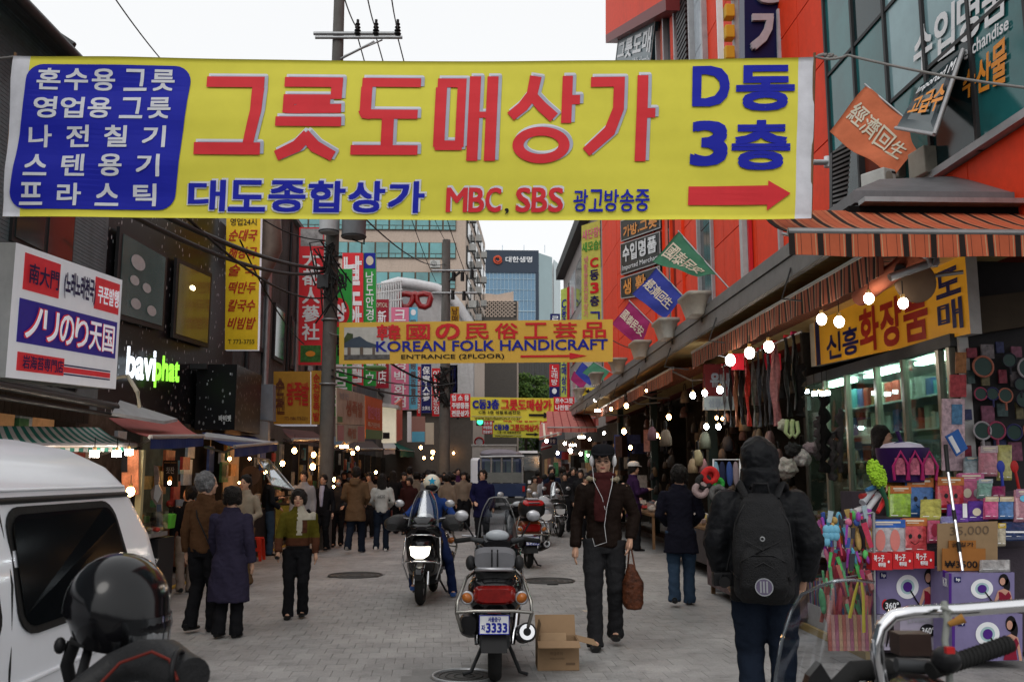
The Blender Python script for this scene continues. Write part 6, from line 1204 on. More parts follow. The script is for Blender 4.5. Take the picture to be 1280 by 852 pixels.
Q=pix(1096,768,1172,812,8.28);sign('carton','lower pale carton with a 360 logo and a walking figure',Q,mat('pale_lavender_carton',(.36,.33,.42),.5),[('b',mat('print_grey',(.2,.17,.2),.5),.06,0,.32,.8,.004),('p',HAIRP,[(.2,.1),(.26,.1),(.28,.5),(.22,.9),(.2,.9),(.22,.5),(.16,.9),(.14,.9)],.008),('d',BLACKP,.83,.45,.13,.2,.006),('t',WHITE,'360°',.73,.35,.2,.18,.01,.012),('t',GREYP,'LIVING',.5,.1,.4,.12,.006,.012)],.3,'box',group='purple fan cartons')
fan_box('upper lavender carton of a fan holding the price boards',1186,716,1268,763,7.95);fan_box('lower lavender carton of a fan standing on the ground',1190,768,1278,826,7.9)
m=MB();Q=Quad(at(1178,712,8.05),at(1187,717,7.95),at(1180,765,8.05),at(1188,765,7.95));
sign('carton_flap','purple narrow carton side beside the upper fan carton',Q,PURP,[('t',WHITE,'KR',.2,.15,.6,.2,.006,.01)],.02,'box')
for i in range(3):
    x=1090+i*26.3;Q=pix(x,691-i,x+25.5,712-i,8.15);sign('red_box','small bright red box with white brush writing, %s in the row above the fan carton'%('first','second','third')[i],Q,mat('red_gift_box',(.5,.02,.025),.45),[('t',WHITE,'북っ子',.08,.1,.5,.38,.02,.008),('t',WHITE,'매직타올',.3,.55,.35,.25,.01,.008),('d',WHITE,.8,.5,.05,.08,.008)],.12,'box',group='red boxes above the fan carton')
sign('price_board','brown cardboard price board with 35,000 written faintly',pix(1172,654,1247,713,8.1,y2=651),CARD,[('t',mat('pen_mark',(.13,.09,.06),.8),'35,000',.2,.08,.65,.2,.0,.006)],.01,'price board')
sign('price_board','small orange brown card with a handwritten price of 3500 won',pix(1178,685,1232,713,8.05),mat('orange_card',(.3,.12,.03),.7),[('t',BLACKP,'₩3500',.05,.55,.75,.3,.006,.006)],.01,'price board');sign('price_board','upper strip of orange card behind the small price card',pix(1186,675,1220,686,8.07),mat('orange_card',(.3,.12,.03),.7),[('t',BLACKP,'균일가',.1,.2,.8,.5,.004,.006)],.01,'price board')
t=thing('mop_handle','steel telescopic mop pole leaning in front of the price boards','mop pole',at(1203,712,7.9));a,b=at(1203,713,7.9),at(1185,590,8.3);m=MB();m.tube([a,b],.014,8);m.build('pole',CHROME,t);m=MB();m.tube([b,at(1182,556,8.4)],.02,8);m.build('grip',BLK,t)
for f_ in(.18,.5):m=MB();c=a.lerp(b,f_);m.tube([c,c+(b-a).normalized()*.09],.018,8);m.build('joint',BLK,t)
def pack(lab,x0,y0,x1,y1,Y,col,head=None,face=False,extra=None,tilt=.10,cat='package',nm='blister_pack'):
    col=tuple(v*.8 for v in col);head=head and tuple(v*.8 for v in head)
    Q=Quad(at(x0,y0,Y+tilt),at(x1,y0,Y+tilt),at(x0-1,y1,Y),at(x1+1,y1,Y));t=thing(nm,lab,cat,Q.p(.5,1),'packs on the front stall')
    m=MB();c=Q.p(.5,.5);ex=Q.p(1,.5)-Q.p(0,.5);ez=Q.p(.5,0)-Q.p(.5,1);hw,hh=ex.length/2,ez.length/2
    N=10;rg_=[];ax=ex.normalized();az=ez.normalized();nn=Q.n
    for k,(s_,dpt)in enumerate(((1,-.012),(1,.002),(.9,.016),(.6,.026))):
        rg_.append([c+ax*(hw*s_*(1 if a in(0,3)else 1)*(1 if q in(0,3)else-1))+az*(hh*s_*(1 if q<2 else-1))+nn*(dpt+.003*math.sin(q*2+k))for q,a in((0,0),(1,0),(2,0),(3,0))])
    m.rings(rg_,True,None,False);m.build('wrap',mat('pack_%s'%'_'.join('%02d'%int(v*99)for v in col),col,.25,var=.45,vs=16,bump=.6,bs=18,coat=.4),t)
    if head:m=MB();rect(m,Q,.02,0,.96,.24,.028);hc=m.build('header_card',mat('head_%s'%'_'.join('%02d'%int(v*99)for v in head),head,.4,var=.3,vs=25),t)
    if head:m=MB();rect(m,Q,.15,.06,.7,.05,.031);rect(m,Q,.2,.14,.45,.025,.031);m.build('print',CREAM if max(head)<.5 else NAVY,t)
    m=MB();rect(m,Q,.1,.9,.3,.025,.02);rect(m,Q,.6,.87,.3,.06,.02);m.build('price_tag',WHITE,t)
    if face:
        m=MB();disc(m,Q,.33,.55,.07,.07,.03);disc(m,Q,.67,.55,.07,.07,.03);m.build('printed_eye',BLACKP,t,recalc=False);m=MB();m.tube([Q.p(.35+.3*k/6,.7+.08*math.sin(math.pi*k/6),.03)for k in range(7)],.003,4);m.build('printed_mouth',BLACKP,t)
    if extra:
        for(kind,mm,u,v,w_,h_)in extra:m=MB();(rect(m,Q,u,v,w_,h_,.032)if kind=='b' else disc(m,Q,u,v,w_,h_,.032));m.build('print',mm,t,recalc=False)
    return t
OR=(.5,.16,.04)
pack('orange topped pack with a blue smiling sponge',1132,598,1166,646,8.75,(.05,.15,.4),OR,True);pack('orange topped pack with a red smiling sponge',1170,597,1204,640,8.7,(.5,.03,.05),OR,True)
pack('orange topped pack with lime green fluffy sponge',1111,608,1138,648,8.7,(.3,.5,.05),OR);pack('second orange topped pack standing behind the lime one',1108,602,1130,615,8.9,(.45,.2,.05),(.3,.4,.08))
pack('pink heart pack hanging beside the red sponge',1196,592,1229,634,8.8,(.5,.1,.22),(.55,.15,.3),extra=[('d',CREAM,.35,.6,.15,.14),('d',GREYP,.7,.6,.13,.13)]);pack('large red smiling sponge pack above the red boxes',1126,648,1158,690,8.35,(.55,.07,.08),OR,True)
pack('clear pack with a pair of pink sandals and blue header',1084,650,1131,692,8.3,(.4,.38,.4),(.03,.12,.45),extra=[('d',mat('sandal_pink',(.5,.17,.15),.6),.32,.62,.13,.32),('d',mat('sandal_pink',(.5,.17,.15),.6),.7,.62,.13,.32)])
pack('square pale yellow cloth pack in front of the blue sponge',1151,624,1176,649,8.45,(.5,.47,.12),tilt=.2);pack('purple cloth pack left of the second purple one',1184,630,1210,652,8.45,(.15,.05,.35),extra=[('b',WHITE,.7,.1,.2,.8)],tilt=.2);pack('purple and white cloth pack below the pink heart pack',1210,626,1235,650,8.45,(.12,.05,.33),extra=[('d',CREAM,.4,.7,.2,.2)],tilt=.2)
pack('bright pink sock pack with cream top',1230,622,1247,648,8.4,(.6,.1,.25),(.55,.45,.3));pack('blue sock pack with cream top',1248,622,1266,648,8.4,(.08,.2,.45),(.55,.45,.3));pack('pale pink packs at the stall end',1268,612,1292,652,8.4,(.45,.2,.25),(.4,.2,.3),extra=[('d',LBLUE,.4,.3,.2,.1)]);pack('navy striped cloth pack lying by the price board',1252,652,1282,674,8.2,(.03,.05,.13),extra=[('b',WHITE,.1,.7,.8,.08)],tilt=.25)
pack('round pink pack beside the big red sponge',1160,650,1174,678,8.3,(.5,.1,.18),extra=[('d',MRN,.5,.5,.3,.3)]);pack('blue and white striped pack above the price board',1176,646,1196,656,8.35,(.25,.25,.5));pack('green and cream card beside the price board edge',1246,655,1256,682,8.15,(.45,.4,.3),(.5,.35,.05));pack('clear crumpled bag at the price board foot',1225,700,1262,714,7.95,(.35,.34,.34))
pack('teal and cream soap pack under the pink packs',1222,600,1240,622,8.6,(.2,.35,.3),(.3,.35,.4));pack('maroon round pack behind the socks',1240,608,1256,622,8.55,(.25,.03,.1))
pack('pale pink and white hanging pack at the upper stall row',1224,558,1246,595,9.0,(.5,.2,.25),(.5,.4,.42));pack('pale yellow lace pack hanging at the upper stall row',1247,556,1264,600,9.0,(.45,.42,.15));pack('white comb set card hanging at the upper row',1205,572,1222,594,9.05,(.35,.42,.45),(.15,.25,.3))
def brush(lab,px,py,px2,py2,Y,col,r_):
    t=thing('hair_brush',lab,'brush',at(px,py,Y),'brushes on the stall');a,b=at(px,py,Y),at(px2,py2,Y);m=MB();m.ell(a,(r_,r_*.35,r_*1.5),14,10);m.build('head',col,t);m=MB();m.tube([a,b],r_*.35,8);m.build('handle',col,t);return t
BLP=mat('blue_brush_plastic',(.03,.05,.3),.35);RDP=mat('red_brush_plastic',(.4,.02,.02),.35)
brush('dark blue oval hair brush upright at the stall end',1251,583,1254,612,8.7,BLP,.04);brush('dark red oval hair brush upright at the stall end',1268,583,1274,612,8.7,RDP,.04)
t=thing('scrub_brush','lime green chenille brush standing up on the stall','brush',at(1100,640,8.4));LIM=mat('lime_chenille',(.35,.6,.04),.8,bump=.6);a=at(1096,592,8.4);RX=Matrix.Rotation(R(-20),3,'Y')
m=MB();m.ell(a,(.07,.05,.13),16,12,RX);rb_=random.Random(4)
for k in range(160):d=V((rb_.gauss(0,1),rb_.gauss(0,1),rb_.gauss(0,1))).normalized();m.ell(a+RX@V((d.x*.075,d.y*.055,d.z*.135)),.011,5,4)
m.build('head',LIM,t);m=MB();m.tube([at(1100,607,8.4),at(1108,625,8.4),at(1110,645,8.4)],[.03,.02,.015],8);m.build('handle',mat('dark_green_plastic',(.02,.08,.04),.4),t)
for i,(px,py,px2,py2,c,l_)in enumerate(((1097,640,1107,622,(.55,.03,.03),'red tube brush beside the lime brush'),(1084,637,1098,618,(.5,.5,.52),'white tube lying by the lime brush'),(1078,628,1092,610,(.4,.42,.45),'white and blue bottle bundle by the lime brush'),(1083,612,1100,606,(.05,.15,.3),'blue rolled packet behind the lime brush'),(1076,620,1090,619,(.3,.03,.03),'dark red box behind the white tube'),(1068,640,1082,634,(.5,.48,.5),'crumpled white bag at the stall corner'))):
    m=MB();m.tube([at(px,py,8.4),at(px2,py2,8.5)],[.018+.008*(i%3),.03],8);tag(m.build('tube_item',mat('tube_%d'%i,c,.4),None,org=at(px,py,8.4)),l_,'toiletry')
t=thing('display_tower','purple rotating cosmetics display with a domed top and an oval sign','display stand',at(1130,602,9.0));c=at(1130,602,9.0);
PDK=mat('dark_violet_plastic',(.03,.01,.07),.35);PKD=mat('magenta_arch',(.35,.02,.12),.35)
m=MB();m.loft([(c.x,c.y,c.z,.22,.22),(c.x,c.y,c.z+.16,.23,.23),(c.x,c.y,c.z+.3,.25,.25),(c.x,c.y,c.z+.33,.25,.25)],24,2,axis='Z');m.build('drum',PDK,t)
m=MB();m.loft([(c.x,c.y,c.z+.33,.21,.21),(c.x,c.y,c.z+.37,.17,.17),(c.x,c.y,c.z+.39,.08,.08)],24,2,axis='Z');m.build('dome',mat('lilac_white',(.5,.48,.6),.3),t)
for dx in(-.14,0.0,.14):m=MB();m.tube([V((c.x+dx-.06,c.y-.24,c.z+.02)),V((c.x+dx-.075,c.y-.26,c.z+.15)),V((c.x+dx,c.y-.27,c.z+.29)),V((c.x+dx+.075,c.y-.26,c.z+.15)),V((c.x+dx+.06,c.y-.24,c.z+.02))],.014,6);m.build('arch',PKD,t);m=MB();m.box((c.x+dx,c.y-.24,c.z+.15),(.09,.02,.16));m.build('product_card',mat('pink_card',(.45,.12,.18),.5,var=.6,vs=30),t)
Q=pix(1116,551,1136,562,8.9);m=MB();disc(m,Q,.5,.5,.5,.5,0);m.mesh;m.build('oval_sign',NAVY,t,recalc=False);m=MB();put(m,Q,'NIVEA',.2,.25,.6,.4,.02,.006);m.build('lettering',WHITE,t,recalc=False);m=MB();m.tube([V((c.x,c.y,c.z+.38)),V((c.x-.04,c.y,c.z+.5))],.02,6);m.build('stem',PDK,t)
t=thing('stall_stand','stepped stall stand draped in dark cloth carrying the packs','stall',(4.4,8.6,0));DC=mat('dark_stall_cloth',(.05,.04,.05),.9,bump=.3)
for i,(y0,y1,z)in enumerate(((8.34,8.6,.95),(8.6,8.95,1.22),(8.95,9.25,1.45))):m=MB();m.b2((3.62 if i else 3.55,y0+.02,.05),(5.9,y1,z));m.build('step',DC,t)
t=thing('side_counter','white counter shelf of books and bottles facing the street','counter',(3.9,9.3,0));WC=mat('white_counter',(.45,.44,.44),.6,dirt=.35)
m=MB();m.b2((3.42,8.4,.8),(3.98,10.2,.9));m.build('counter_top',WC,t);m=MB();m.b2((3.46,8.4,.06),(3.95,10.2,.28));m.build('base',WC,t);m=MB();m.b2((3.9,8.4,.28),(3.98,10.2,.8));m.build('back_panel',WC,t);m=MB();m.b2((3.4,8.3,.0),(3.44,10.3,.07));m.build('kick_board',mat('yellow_board',(.35,.25,.1),.7),t)
y=8.45;k=0
while y<10.15:
    w_=rg.uniform(.025,.05);m=MB();m.b2((3.47,y,.28),(3.66,y+w_,.28+rg.uniform(.24,.3)));tag(m.build('book',mat('book_%d'%(k%6),[(.3,.04,.05),(.05,.12,.1),(.3,.28,.3),(.1,.08,.2),(.25,.18,.12),(.04,.1,.25)][k%6],.6),None,org=(3.5,y,.28)),'%s upright book on the lower shelf of the white counter'%'crimson|dark green|grey|violet|tan|blue'.split('|')[k%6],'book','books on the white counter shelf');y+=w_+.004;k+=1
for k in range(46):
    m=MB();h_=rg.uniform(.06,.2);r_=rg.uniform(.02,.04);(m.tube([(0,0,0),(0,0,h_),(0,0,h_*1.2)],[r_,r_,r_*.4],8)if k%2 else m.box((0,0,h_/2),(r_*3,r_*2,h_),rg.uniform(0,2)));o=m.build('bottle' if k%2 else 'small_box',mat('toiletry_%d'%(k%8),[(.5,.5,.5),(.1,.35,.1),(.5,.15,.02),(.35,.1,.3),(.05,.2,.4),(.03,.03,.03),(.55,.35,.4),(.4,.35,.3)][k%8],.4),None)
    o.location=(rg.uniform(3.48,3.9),rg.uniform(8.5,10.1),.9 if k%4 else .28+.27);tag(o,'%s %s crowded on the %s of the white counter'%('white|green|orange|purple|blue|black|pink|beige'.split('|')[k%8],'bottle' if k%2 else 'box','top' if k%4 else 'lower shelf'),'toiletry','toiletries on the white counter')
t=thing('hanging_rack','metal corner rack hung with bright hair accessories','rack',at(1060,812,8.15));m=MB();m.tube([at(1092,640,8.2),at(1094,812,8.2)],.014,6);m.tube([at(1035,655,8.4),at(1092,640,8.2)],.01,5);m.tube([at(1035,725,8.4),at(1092,715,8.2)],.01,5);m.build('frame',STEEL,t)
HC=[(.1,.35,.5),(.1,.45,.12),(.5,.05,.1),(.05,.1,.35),(.55,.15,.25),(.3,.06,.35),(.05,.05,.06),(.45,.3,.1),(.25,.02,.04),(.35,.45,.5)]
for k in range(150):
    row=k%5;px=rg.uniform(1028,1090);py=[652,672,700,725,758][row]+rg.uniform(-8,8);Y=8.15+rg.uniform(0,.25);p=at(px,py,Y);L_=rg.uniform(.07,.2)*(1+row*.15);w_=rg.uniform(.01,.028);m=MB()
    if k%3==0:m.ell((0,0,0),(w_*1.3,w_,L_*.4),8,6)
    else:m.slab([V((-w_,0,L_/2)),V((w_,0,L_/2)),V((w_*.7,0,-L_/2)),V((-w_*.7,0,-L_/2))],(0,.012,0))
    c=HC[rg.randrange(10)]if row<3 else rg.choice([(.35,.06,.08),(.4,.12,.1),(.45,.2,.18),(.3,.04,.12),(.1,.3,.15)]);o=m.build('hair_accessory',mat('acc_%02d%02d%02d'%tuple(int(v*99)for v in c),c,.35,var=.2,vs=30),None);o.location=p;o.rotation_euler=(rg.uniform(-.2,.2),rg.uniform(-.3,.3),rg.uniform(-.5,.5));tag(o,'%s hair accessory dangling in the %s row of the corner rack'%('%s'%('reddish' if c[0]>.29 and c[1]<.2 else 'greenish' if c[1]>.29 and c[0]<.2 else 'bluish' if c[2]>.3 else 'dark' if max(c)<.2 else 'pale'),'top|second|third|fourth|lowest'.split('|')[row]),'hair accessory','hair accessories on the corner rack')
for i in range(12):
    px=1034+i*4.6;m=MB();a=at(px,768,8.1);m.slab([a,a+V((.03,0,0)),a+V((.03,0,-.3)),a+V((0,0,-.3))],(0,.02,0));tag(m.build('comb_card',mat('comb_%d'%(i%4),[(.35,.12,.1),(.4,.22,.2),(.3,.1,.15),(.4,.25,.15)][i%4],.5,var=.3,vs=30),None,org=a),'pinkish striped card pack hanging at the foot of the corner rack','card','card packs at the rack foot')
for i,pts in enumerate((((1074,722),(1068,745),(1062,772)),((1076,722),(1079,742),(1080,790)))):
    m=MB();P=[at(x,y,7.95)for x,y in pts];m.tube(P,[(.02,.006),(.03,.006),(.036,.006)],8);tag(m.build('yellow_strap',mat('yellow_felt',(.5,.42,.05),.8),None,org=P[0]),('slanting yellow strap on the corner rack','straight yellow strap on the corner rack')[i],'strap')
t=thing('sponge_bag','light blue puffy sponge in clear wrap at the top of the corner rack','package',at(1040,672,8.1));m=MB()
for k in range(7):m.ell(at(1033+(k%3)*6,662+(k//3)*7,8.1),(.035,.03,.045),10,7)
m.build('sponge',mat('light_blue_sponge',(.15,.4,.55),.5),t)
t=thing('cardboard_box','open empty cardboard box standing in the street beside the parked scooter','box',gnd(698,826));Yb=7.95;a=at(672,827,Yb);b=at(724,825,Yb);c=at(728,800,8.2);KR=mat('kraft_cardboard',(.27,.175,.1),.8,var=.08,bump=.08);KRi=mat('kraft_inside',(.27,.18,.105),.85)
x0,x1,h_=a.x,b.x,.235;y0,y1=Yb,Yb+.3;th=.008
for nm,lo,hi in(('front_side',(x0,y0,.003),(x1,y0+th,h_)),('back_side',(x0,y1,.003),(x1,y1+th,h_)),('left_side',(x0,y0+th,.003),(x0+th,y1,h_)),('right_side',(x1-th,y0+th,.003),(x1,y1,h_)),('bottom',(x0+th,y0+th,.003),(x1-th,y1,.012))):m=MB();m.b2(lo,hi);m.build(nm,KR,t)
def flap(p,q,d):m=MB();m.slab([V(p),V(q),V(q)+V(d),V(p)+V(d)],(0,.002,.006));m.build('flap',KR,t)
flap((x0,y1,h_),(x1,y1,h_),(.0,.06,.16));flap((x0,y0,h_),(x1,y0,h_),(0,-.13,-.03));flap((x1,y0,h_),(x1,y1,h_),(.16,0,-.04));flap((x0,y0,h_),(x0,y1,h_),(.03,0,.14))
m=MB();m.slab([V((x0+.03,y0+.05,h_-.02)),V((x1-.1,y0+.05,h_-.02)),V((x1-.1,y0+.1,h_+.05)),V((x0+.03,y0+.1,h_+.05))],(0,.004,.004));m.build('inner_flap',KRi,t)
Qb=Quad(V((x0,y0,h_)),V((x1,y0,h_)),V((x0,y0,0)),V((x1,y0,0)));m=MB();put(m,Qb,'취급주의',.3,.35,.3,.12,.0,.003);put(m,Qb,'MADE IN KOREA',.3,.55,.35,.06,0,.003);rect(m,Qb,.68,.72,.22,.08,.003);m.build('lettering',mat('box_ink',(.14,.09,.055),.8),t,recalc=False)
m=MB();m.add([V((1.25,11.2,.004)),V((1.42,11.25,.02)),V((1.4,11.33,.006)),V((1.22,11.3,.015))],[(0,1,2,3)]);tag(m.build('crumpled_paper',mat('dirty_paper',(.5,.42,.35),.8),None),'crumpled paper scrap on the pavers near the jeans woman','litter')
# ================================================================== VAN
WP=mat('white_car_paint',(.7,.72,.76),.3,coat=.3,var=.02,dirt=.04,ds=.6);BG_=mat('black_tinted_glass',(.004,.005,.006),.12,spec=.06,coat=.0);TRIM=mat('black_trim',(.015,.015,.015),.5)
t=thing('parked_van','white minivan with black tinted windows parked at the left kerb','van',(-2.65,3,0));cx=-2.65
prof=[(.33,.86),(.45,.9),(.7,.915),(1.0,.9),(1.3,.85),(1.5,.785),(1.56,.775),(1.66,.7),(1.74,.55),(1.79,.3),(1.805,0)]
def yrear(z):return 5.40 if z<.7 else 5.40-(z-.7)*.12-max(0,z-1.0)**1.6*.62
def yfront(z):return .75 if z<.9 else .75+(z-.9)*1.0
ring_pts=[(s_*x,z)for(z,x),s_ in[(p,-1)for p in prof]]+[(x,z)for z,x in reversed(prof[:-1])]
rings=[]
for(s_,sc,dz)in((-.02,.86,-.05),(0,.97,-.01),(.03,1,0),(.3,1,0),(.6,1,0),(.97,1,0),(.99,.985,-.006),(1.005,.94,-.03),(1.012,.8,-.1)):
    rings.append([V((cx+x*sc,yfront(z)+(yrear(z)-yfront(z))*s_,.33+(z-.33)*(1+dz)))for x,z in ring_pts])
m=MB();m.rings(rings,True);m.build('body',WP,t)
def sx(z):
    for(z0,x0_),(z1,x1_)in zip(prof[:-1],prof[1:]):
        if z0<=z<=z1:return cx+x0_+(x1_-x0_)*(z-z0)/(z1-z0)
def vwin(y0,y1,z0,z1,slant,nm='window'):
    def rr(e,off):
        P=[]
        for(cy,cz,a0)in((y1-.12,z0+.1,-90),(y1-.12-slant,z1-.07,0),(y0+.1,z1-.07,90),(y0+.1,z0+.1,180)):
            for k in range(6):a=R(a0+k*18);yy=cy+(.1+e)*math.cos(a);zz=cz+(.07+e)*math.sin(a);P.append(V((sx(zz)+off,yy,zz)))
        return P
    P0=rr(.03,.003);P1=rr(.03,.012);n_=len(P0);m=MB();m.add(P0+P1,[(i,(i+1)%n_,n_+(i+1)%n_,n_+i)for i in range(n_)]+[tuple(range(n_,2*n_))]);w_=m.build(nm+'_seal',RUB,t)
    P=rr(0,.015);m=MB();m.add(P,[tuple(range(len(P)))],False);m.build('pane',BG_,w_)
vwin(3.72,4.86,1.0,1.46,.1);vwin(2.3,3.55,1.0,1.46,0)
for zz,r_ in((1.515,.014),):m=MB();m.tube([V((sx(zz)+.004,1.2,zz)),V((sx(zz)+.004,4.98,zz))],r_,6);m.build('roof_gutter',TRIM,t)
m=MB();m.tube([V((sx(1.56)+.002,1.3,1.555)),V((sx(1.56)+.002,4.96,1.555))],.008,5);m.build('drip_rail',WP,t)
for(yy)in(3.62,2.2):m=MB();m.tube([V((sx(z)+.002,yy+(.05 if z>1 else 0),z))for z in(.36,.6,.9,1.2,1.49)],.005,5);m.build('door_gap',TRIM,t)
m=MB();m.tube([V((sx(z)-.015,yrear(z)-.13,z))for z in(1.1,1.3,1.5,1.62)],.005,5);m.build('hatch_gap',TRIM,t)
m=MB();m.tube([V((sx(.83)+.004,y,.83+.0*y))for y in(1,2.4,3.6,5.2)],.012,6);m.build('side_crease',WP,t)
TL=mat('red_tail_lens',(.3,.008,.008),.15,coat=.5,emit=(.5,.01,.01),es=.05);m=MB();zz=[.5,.56,.66,.74,.84];m.tube([V((sx(z)-.05,5.37,z))for z in zz],[.05,.065,.055,.065,.045],12);m.build('tail_light',TL,t)
m=MB();m.loft([(cx,5.3,.42,.9,.12),(cx,5.5,.42,.88,.11),(cx,5.55,.42,.8,.07)],20,5);m.build('bumper',WP,t)
for y in(1.4,4.3):m=MB();m.tube([(cx+.72,y,.31),(cx+.9,y,.31)],.31,24);m.build('wheel',RUB,t);m=MB();m.tube([(cx-.9,y,.31),(cx-.72,y,.31)],.31,24);m.build('wheel',RUB,t)
# ================================================================== SCOOTERS
BP=mat('black_gloss_paint',(.007,.007,.008),.14,coat=.35,spec=.3,var=.05);BG_.node_tree.nodes['Principled BSDF'].inputs['IOR'].default_value=1.12;SEAT=mat('black_vinyl',(.02,.02,.021),.5,bump=.2,bs=80);SILV=mat('silver_paint',(.4,.4,.42),.3,.6);AMB=mat('amber_lens',(.4,.12,.02),.2,coat=.4);CLR=mat('clear_lens',(.45,.45,.45),.15,coat=.4)
WSH=glass('windshield_smoke',(.55,.57,.6),.10,.05)
def wheel(t,y,r_=.24,w_=.055):
    m=MB();m.torus((0,y,r_),r_-w_,w_,'X',28,10);wo=m.build('tyre',RUB,t)
    m=MB();m.tube([(-.03,y,r_),(.03,y,r_)],r_-w_*1.7,20);m.build('rim',SILV,t);m=MB();m.tube([(-.05,y,r_),(.05,y,r_)],.04,12);m.build('hub',DSTEEL,t)
def scooter(name,lab,paint,loc,rz,shield=True,mirrors=True,muffs=False,topbox=False,plate='3333',headlit=False,grp=None,pad=True,tailcol=None):
    t=thing(name,lab,'scooter',(0,0,0),grp);tp=tailcol or paint
    wheel(t,-.62);wheel(t,.72)
    m=MB();m.loft([(0,-.93,.70,.07,.05),(0,-.88,.69,.19,.13),(0,-.7,.68,.22,.17),(0,-.4,.66,.21,.2),(0,-.05,.6,.19,.2),(0,.12,.5,.15,.14),(0,.2,.42,.1,.06)],20,2.6);m.build('tail_body',tp,t)
    m=MB();m.loft([(0,-.86,.81,.08,.02),(0,-.8,.83,.15,.045),(0,-.5,.85,.17,.06),(0,-.2,.8,.15,.06),(0,.05,.78,.12,.05),(0,.12,.76,.08,.03)],18,2.6);m.build('seat',SEAT,t)
    m=MB();m.loft([(0,-.1,.3,.16,.06),(0,.15,.27,.19,.06),(0,.45,.3,.17,.08)],16,4);m.build('floorboard',BLK,t)
    m=MB();m.loft([(0,.32,.3,.2,.06),(0,.42,.5,.22,.14),(0,.5,.72,.23,.16),(0,.58,.88,.22,.12),(0,.66,.93,.15,.06),(0,.7,.94,.06,.02)],20,2.8);m.build('leg_shield',paint,t)
    m=MB();m.loft([(0,.5,.42,.2,.1),(0,.62,.55,.2,.24),(0,.74,.62,.15,.2),(0,.82,.64,.07,.1)],20,2.4);m.build('front_fairing',paint,t)
    m=MB();m.loft([(0,.5,.5,.05,.03),(0,.62,.53,.075,.05),(0,.8,.51,.08,.05),(0,.98,.36,.05,.04)],14,3);m.build('front_fender',paint,t)
    for s_ in(-1,1):m=MB();m.tube([(s_*.085,.6,.75),(s_*.085,.72,.25)],.022,8);m.build('fork',CHROME,t)
    m=MB();m.tube([(0,.62,.62),(0,.44,1.0)],.05,10);m.build('steering_column',BLK,t)
    m=MB();m.loft([(0,.36,.97,.12,.05),(0,.46,1.0,.17,.08),(0,.58,1.0,.16,.08),(0,.66,.97,.08,.03)],16,2.6);m.build('handlebar_cowl',paint,t)
    m=MB();m.ell((0,.4,1.06),(.11,.05,.06),16,8,Matrix.Rotation(R(35),3,'X'));m.build('dashboard',mat('gauge_face',(.4,.43,.46),.2,coat=.5),t)
    for s_ in(-1,1):
        m=MB();m.tube([(s_*.1,.44,1.0),(s_*.24,.38,1.03),(s_*.37,.3,1.02)],[.03,.02,.017],8);m.build('handlebar',DSTEEL,t);m=MB();m.tube([(s_*.25,.37,1.03),(s_*.38,.29,1.02)],.022,10);m.build('grip',RUB,t)
        m=MB();m.tube([(s_*.2,.46,1.05),(s_*.33,.42,1.06)],.009,5);m.build('brake_lever',SILV,t)
        if mirrors:m=MB();m.tube([(s_*.22,.42,1.05),(s_*.3,.42,1.18)],.008,5);mo=m.build('mirror_stalk',BLK,t);m=MB();m.ell((s_*.33,.43,1.24),(.065,.02,.05),14,8);m.build('mirror',SILV,mo)
        if muffs:m=MB();m.loft([(s_*.28,.2,1.0,.07,.07),(s_*.34,.34,1.0,.13,.1),(s_*.38,.48,.98,.14,.09),(s_*.4,.58,.95,.07,.04)],14,2.6);m.build('handlebar_muff',SEAT,t)
    if shield:
        m=MB();rgs=[]
        for k in range(9):
            v=k/8;wv=.22*(1-.25*v-.35*v**4);z=.95+.46*v;y=.62-.22*v
            rgs.append([V((wv*math.sin(a),y-.1*(1-math.cos(a)),z-.03*v*(1-math.cos(a))))for a in[R(-62+124*j/12)/1.0 for j in range(13)]])
        P=[p for r_ in rgs for p in r_];m.add(P,[(i*13+j,i*13+j+1,(i+1)*13+j+1,(i+1)*13+j)for i in range(8)for j in range(12)],True);w_=m.build('windshield',WSH,t,recalc=False)
        m=MB();ed=[r_[0]for r_ in rgs]+rgs[-1][1:-1]+[r_[-1]for r_ in reversed(rgs)];m.tube(ed,.005,5);m.build('windshield_rim',mat('rim_grey',(.2,.2,.2),.3),w_)
    m=MB();m.loft([(0,-.97,.70,.13,.05),(0,-.94,.70,.16,.068),(0,-.86,.70,.17,.075)],20,4);m.build('tail_light',mat('deep_red_lens',(.16,.006,.005),.15,coat=.6,emit=(.4,.01,.01),es=.04,var=.4,vs=18),t)
    for s_ in(-1,1):m=MB();m.ell((s_*.21,-.9,.68),(.055,.06,.045),14,8,Matrix.Rotation(R(-35*s_),3,'Y'));so=m.build('turn_signal',AMB,t);m=MB();m.torus((s_*.21,-.925,.68),.042,.012,'Y',18,6);m.build('signal_bezel',SILV,so)
    m=MB();m.slab([V((-.09,-.9,.5)),V((.09,-.9,.5)),V((.1,-.98,.28)),V((-.1,-.98,.28))],(0,.03,.0));m.build('mudguard',BLK,t)
    Qp=Quad((-.115,-.985,.56),(.115,-.985,.56),(-.115,-1.0,.42),(.115,-1.0,.42));m=MB();m.slab([Qp.p(0,0),Qp.p(0,1),Qp.p(1,1),Qp.p(1,0)],(0,.006,0));po=m.build('number_plate',WHITE,t);Qp.n=V((0,-1,0))
    m=MB();put(m,Qp,plate,.24,.42,.68,.46,.02,.004);put(m,Qp,'서울중구',.3,.1,.42,.24,.01,.004);put(m,Qp,'자',.08,.5,.12,.3,.01,.004);m.build('lettering',BLUE,po,recalc=False)
    m=MB()
    for(a,b,c_,d)in((0,0,1,.04),(0,.96,1,.04),(0,.04,.025,.92),(.975,.04,.025,.92)):rect(m,Qp,a,b,c_,d,.003)
    m.build('plate_border',BLUE,po)
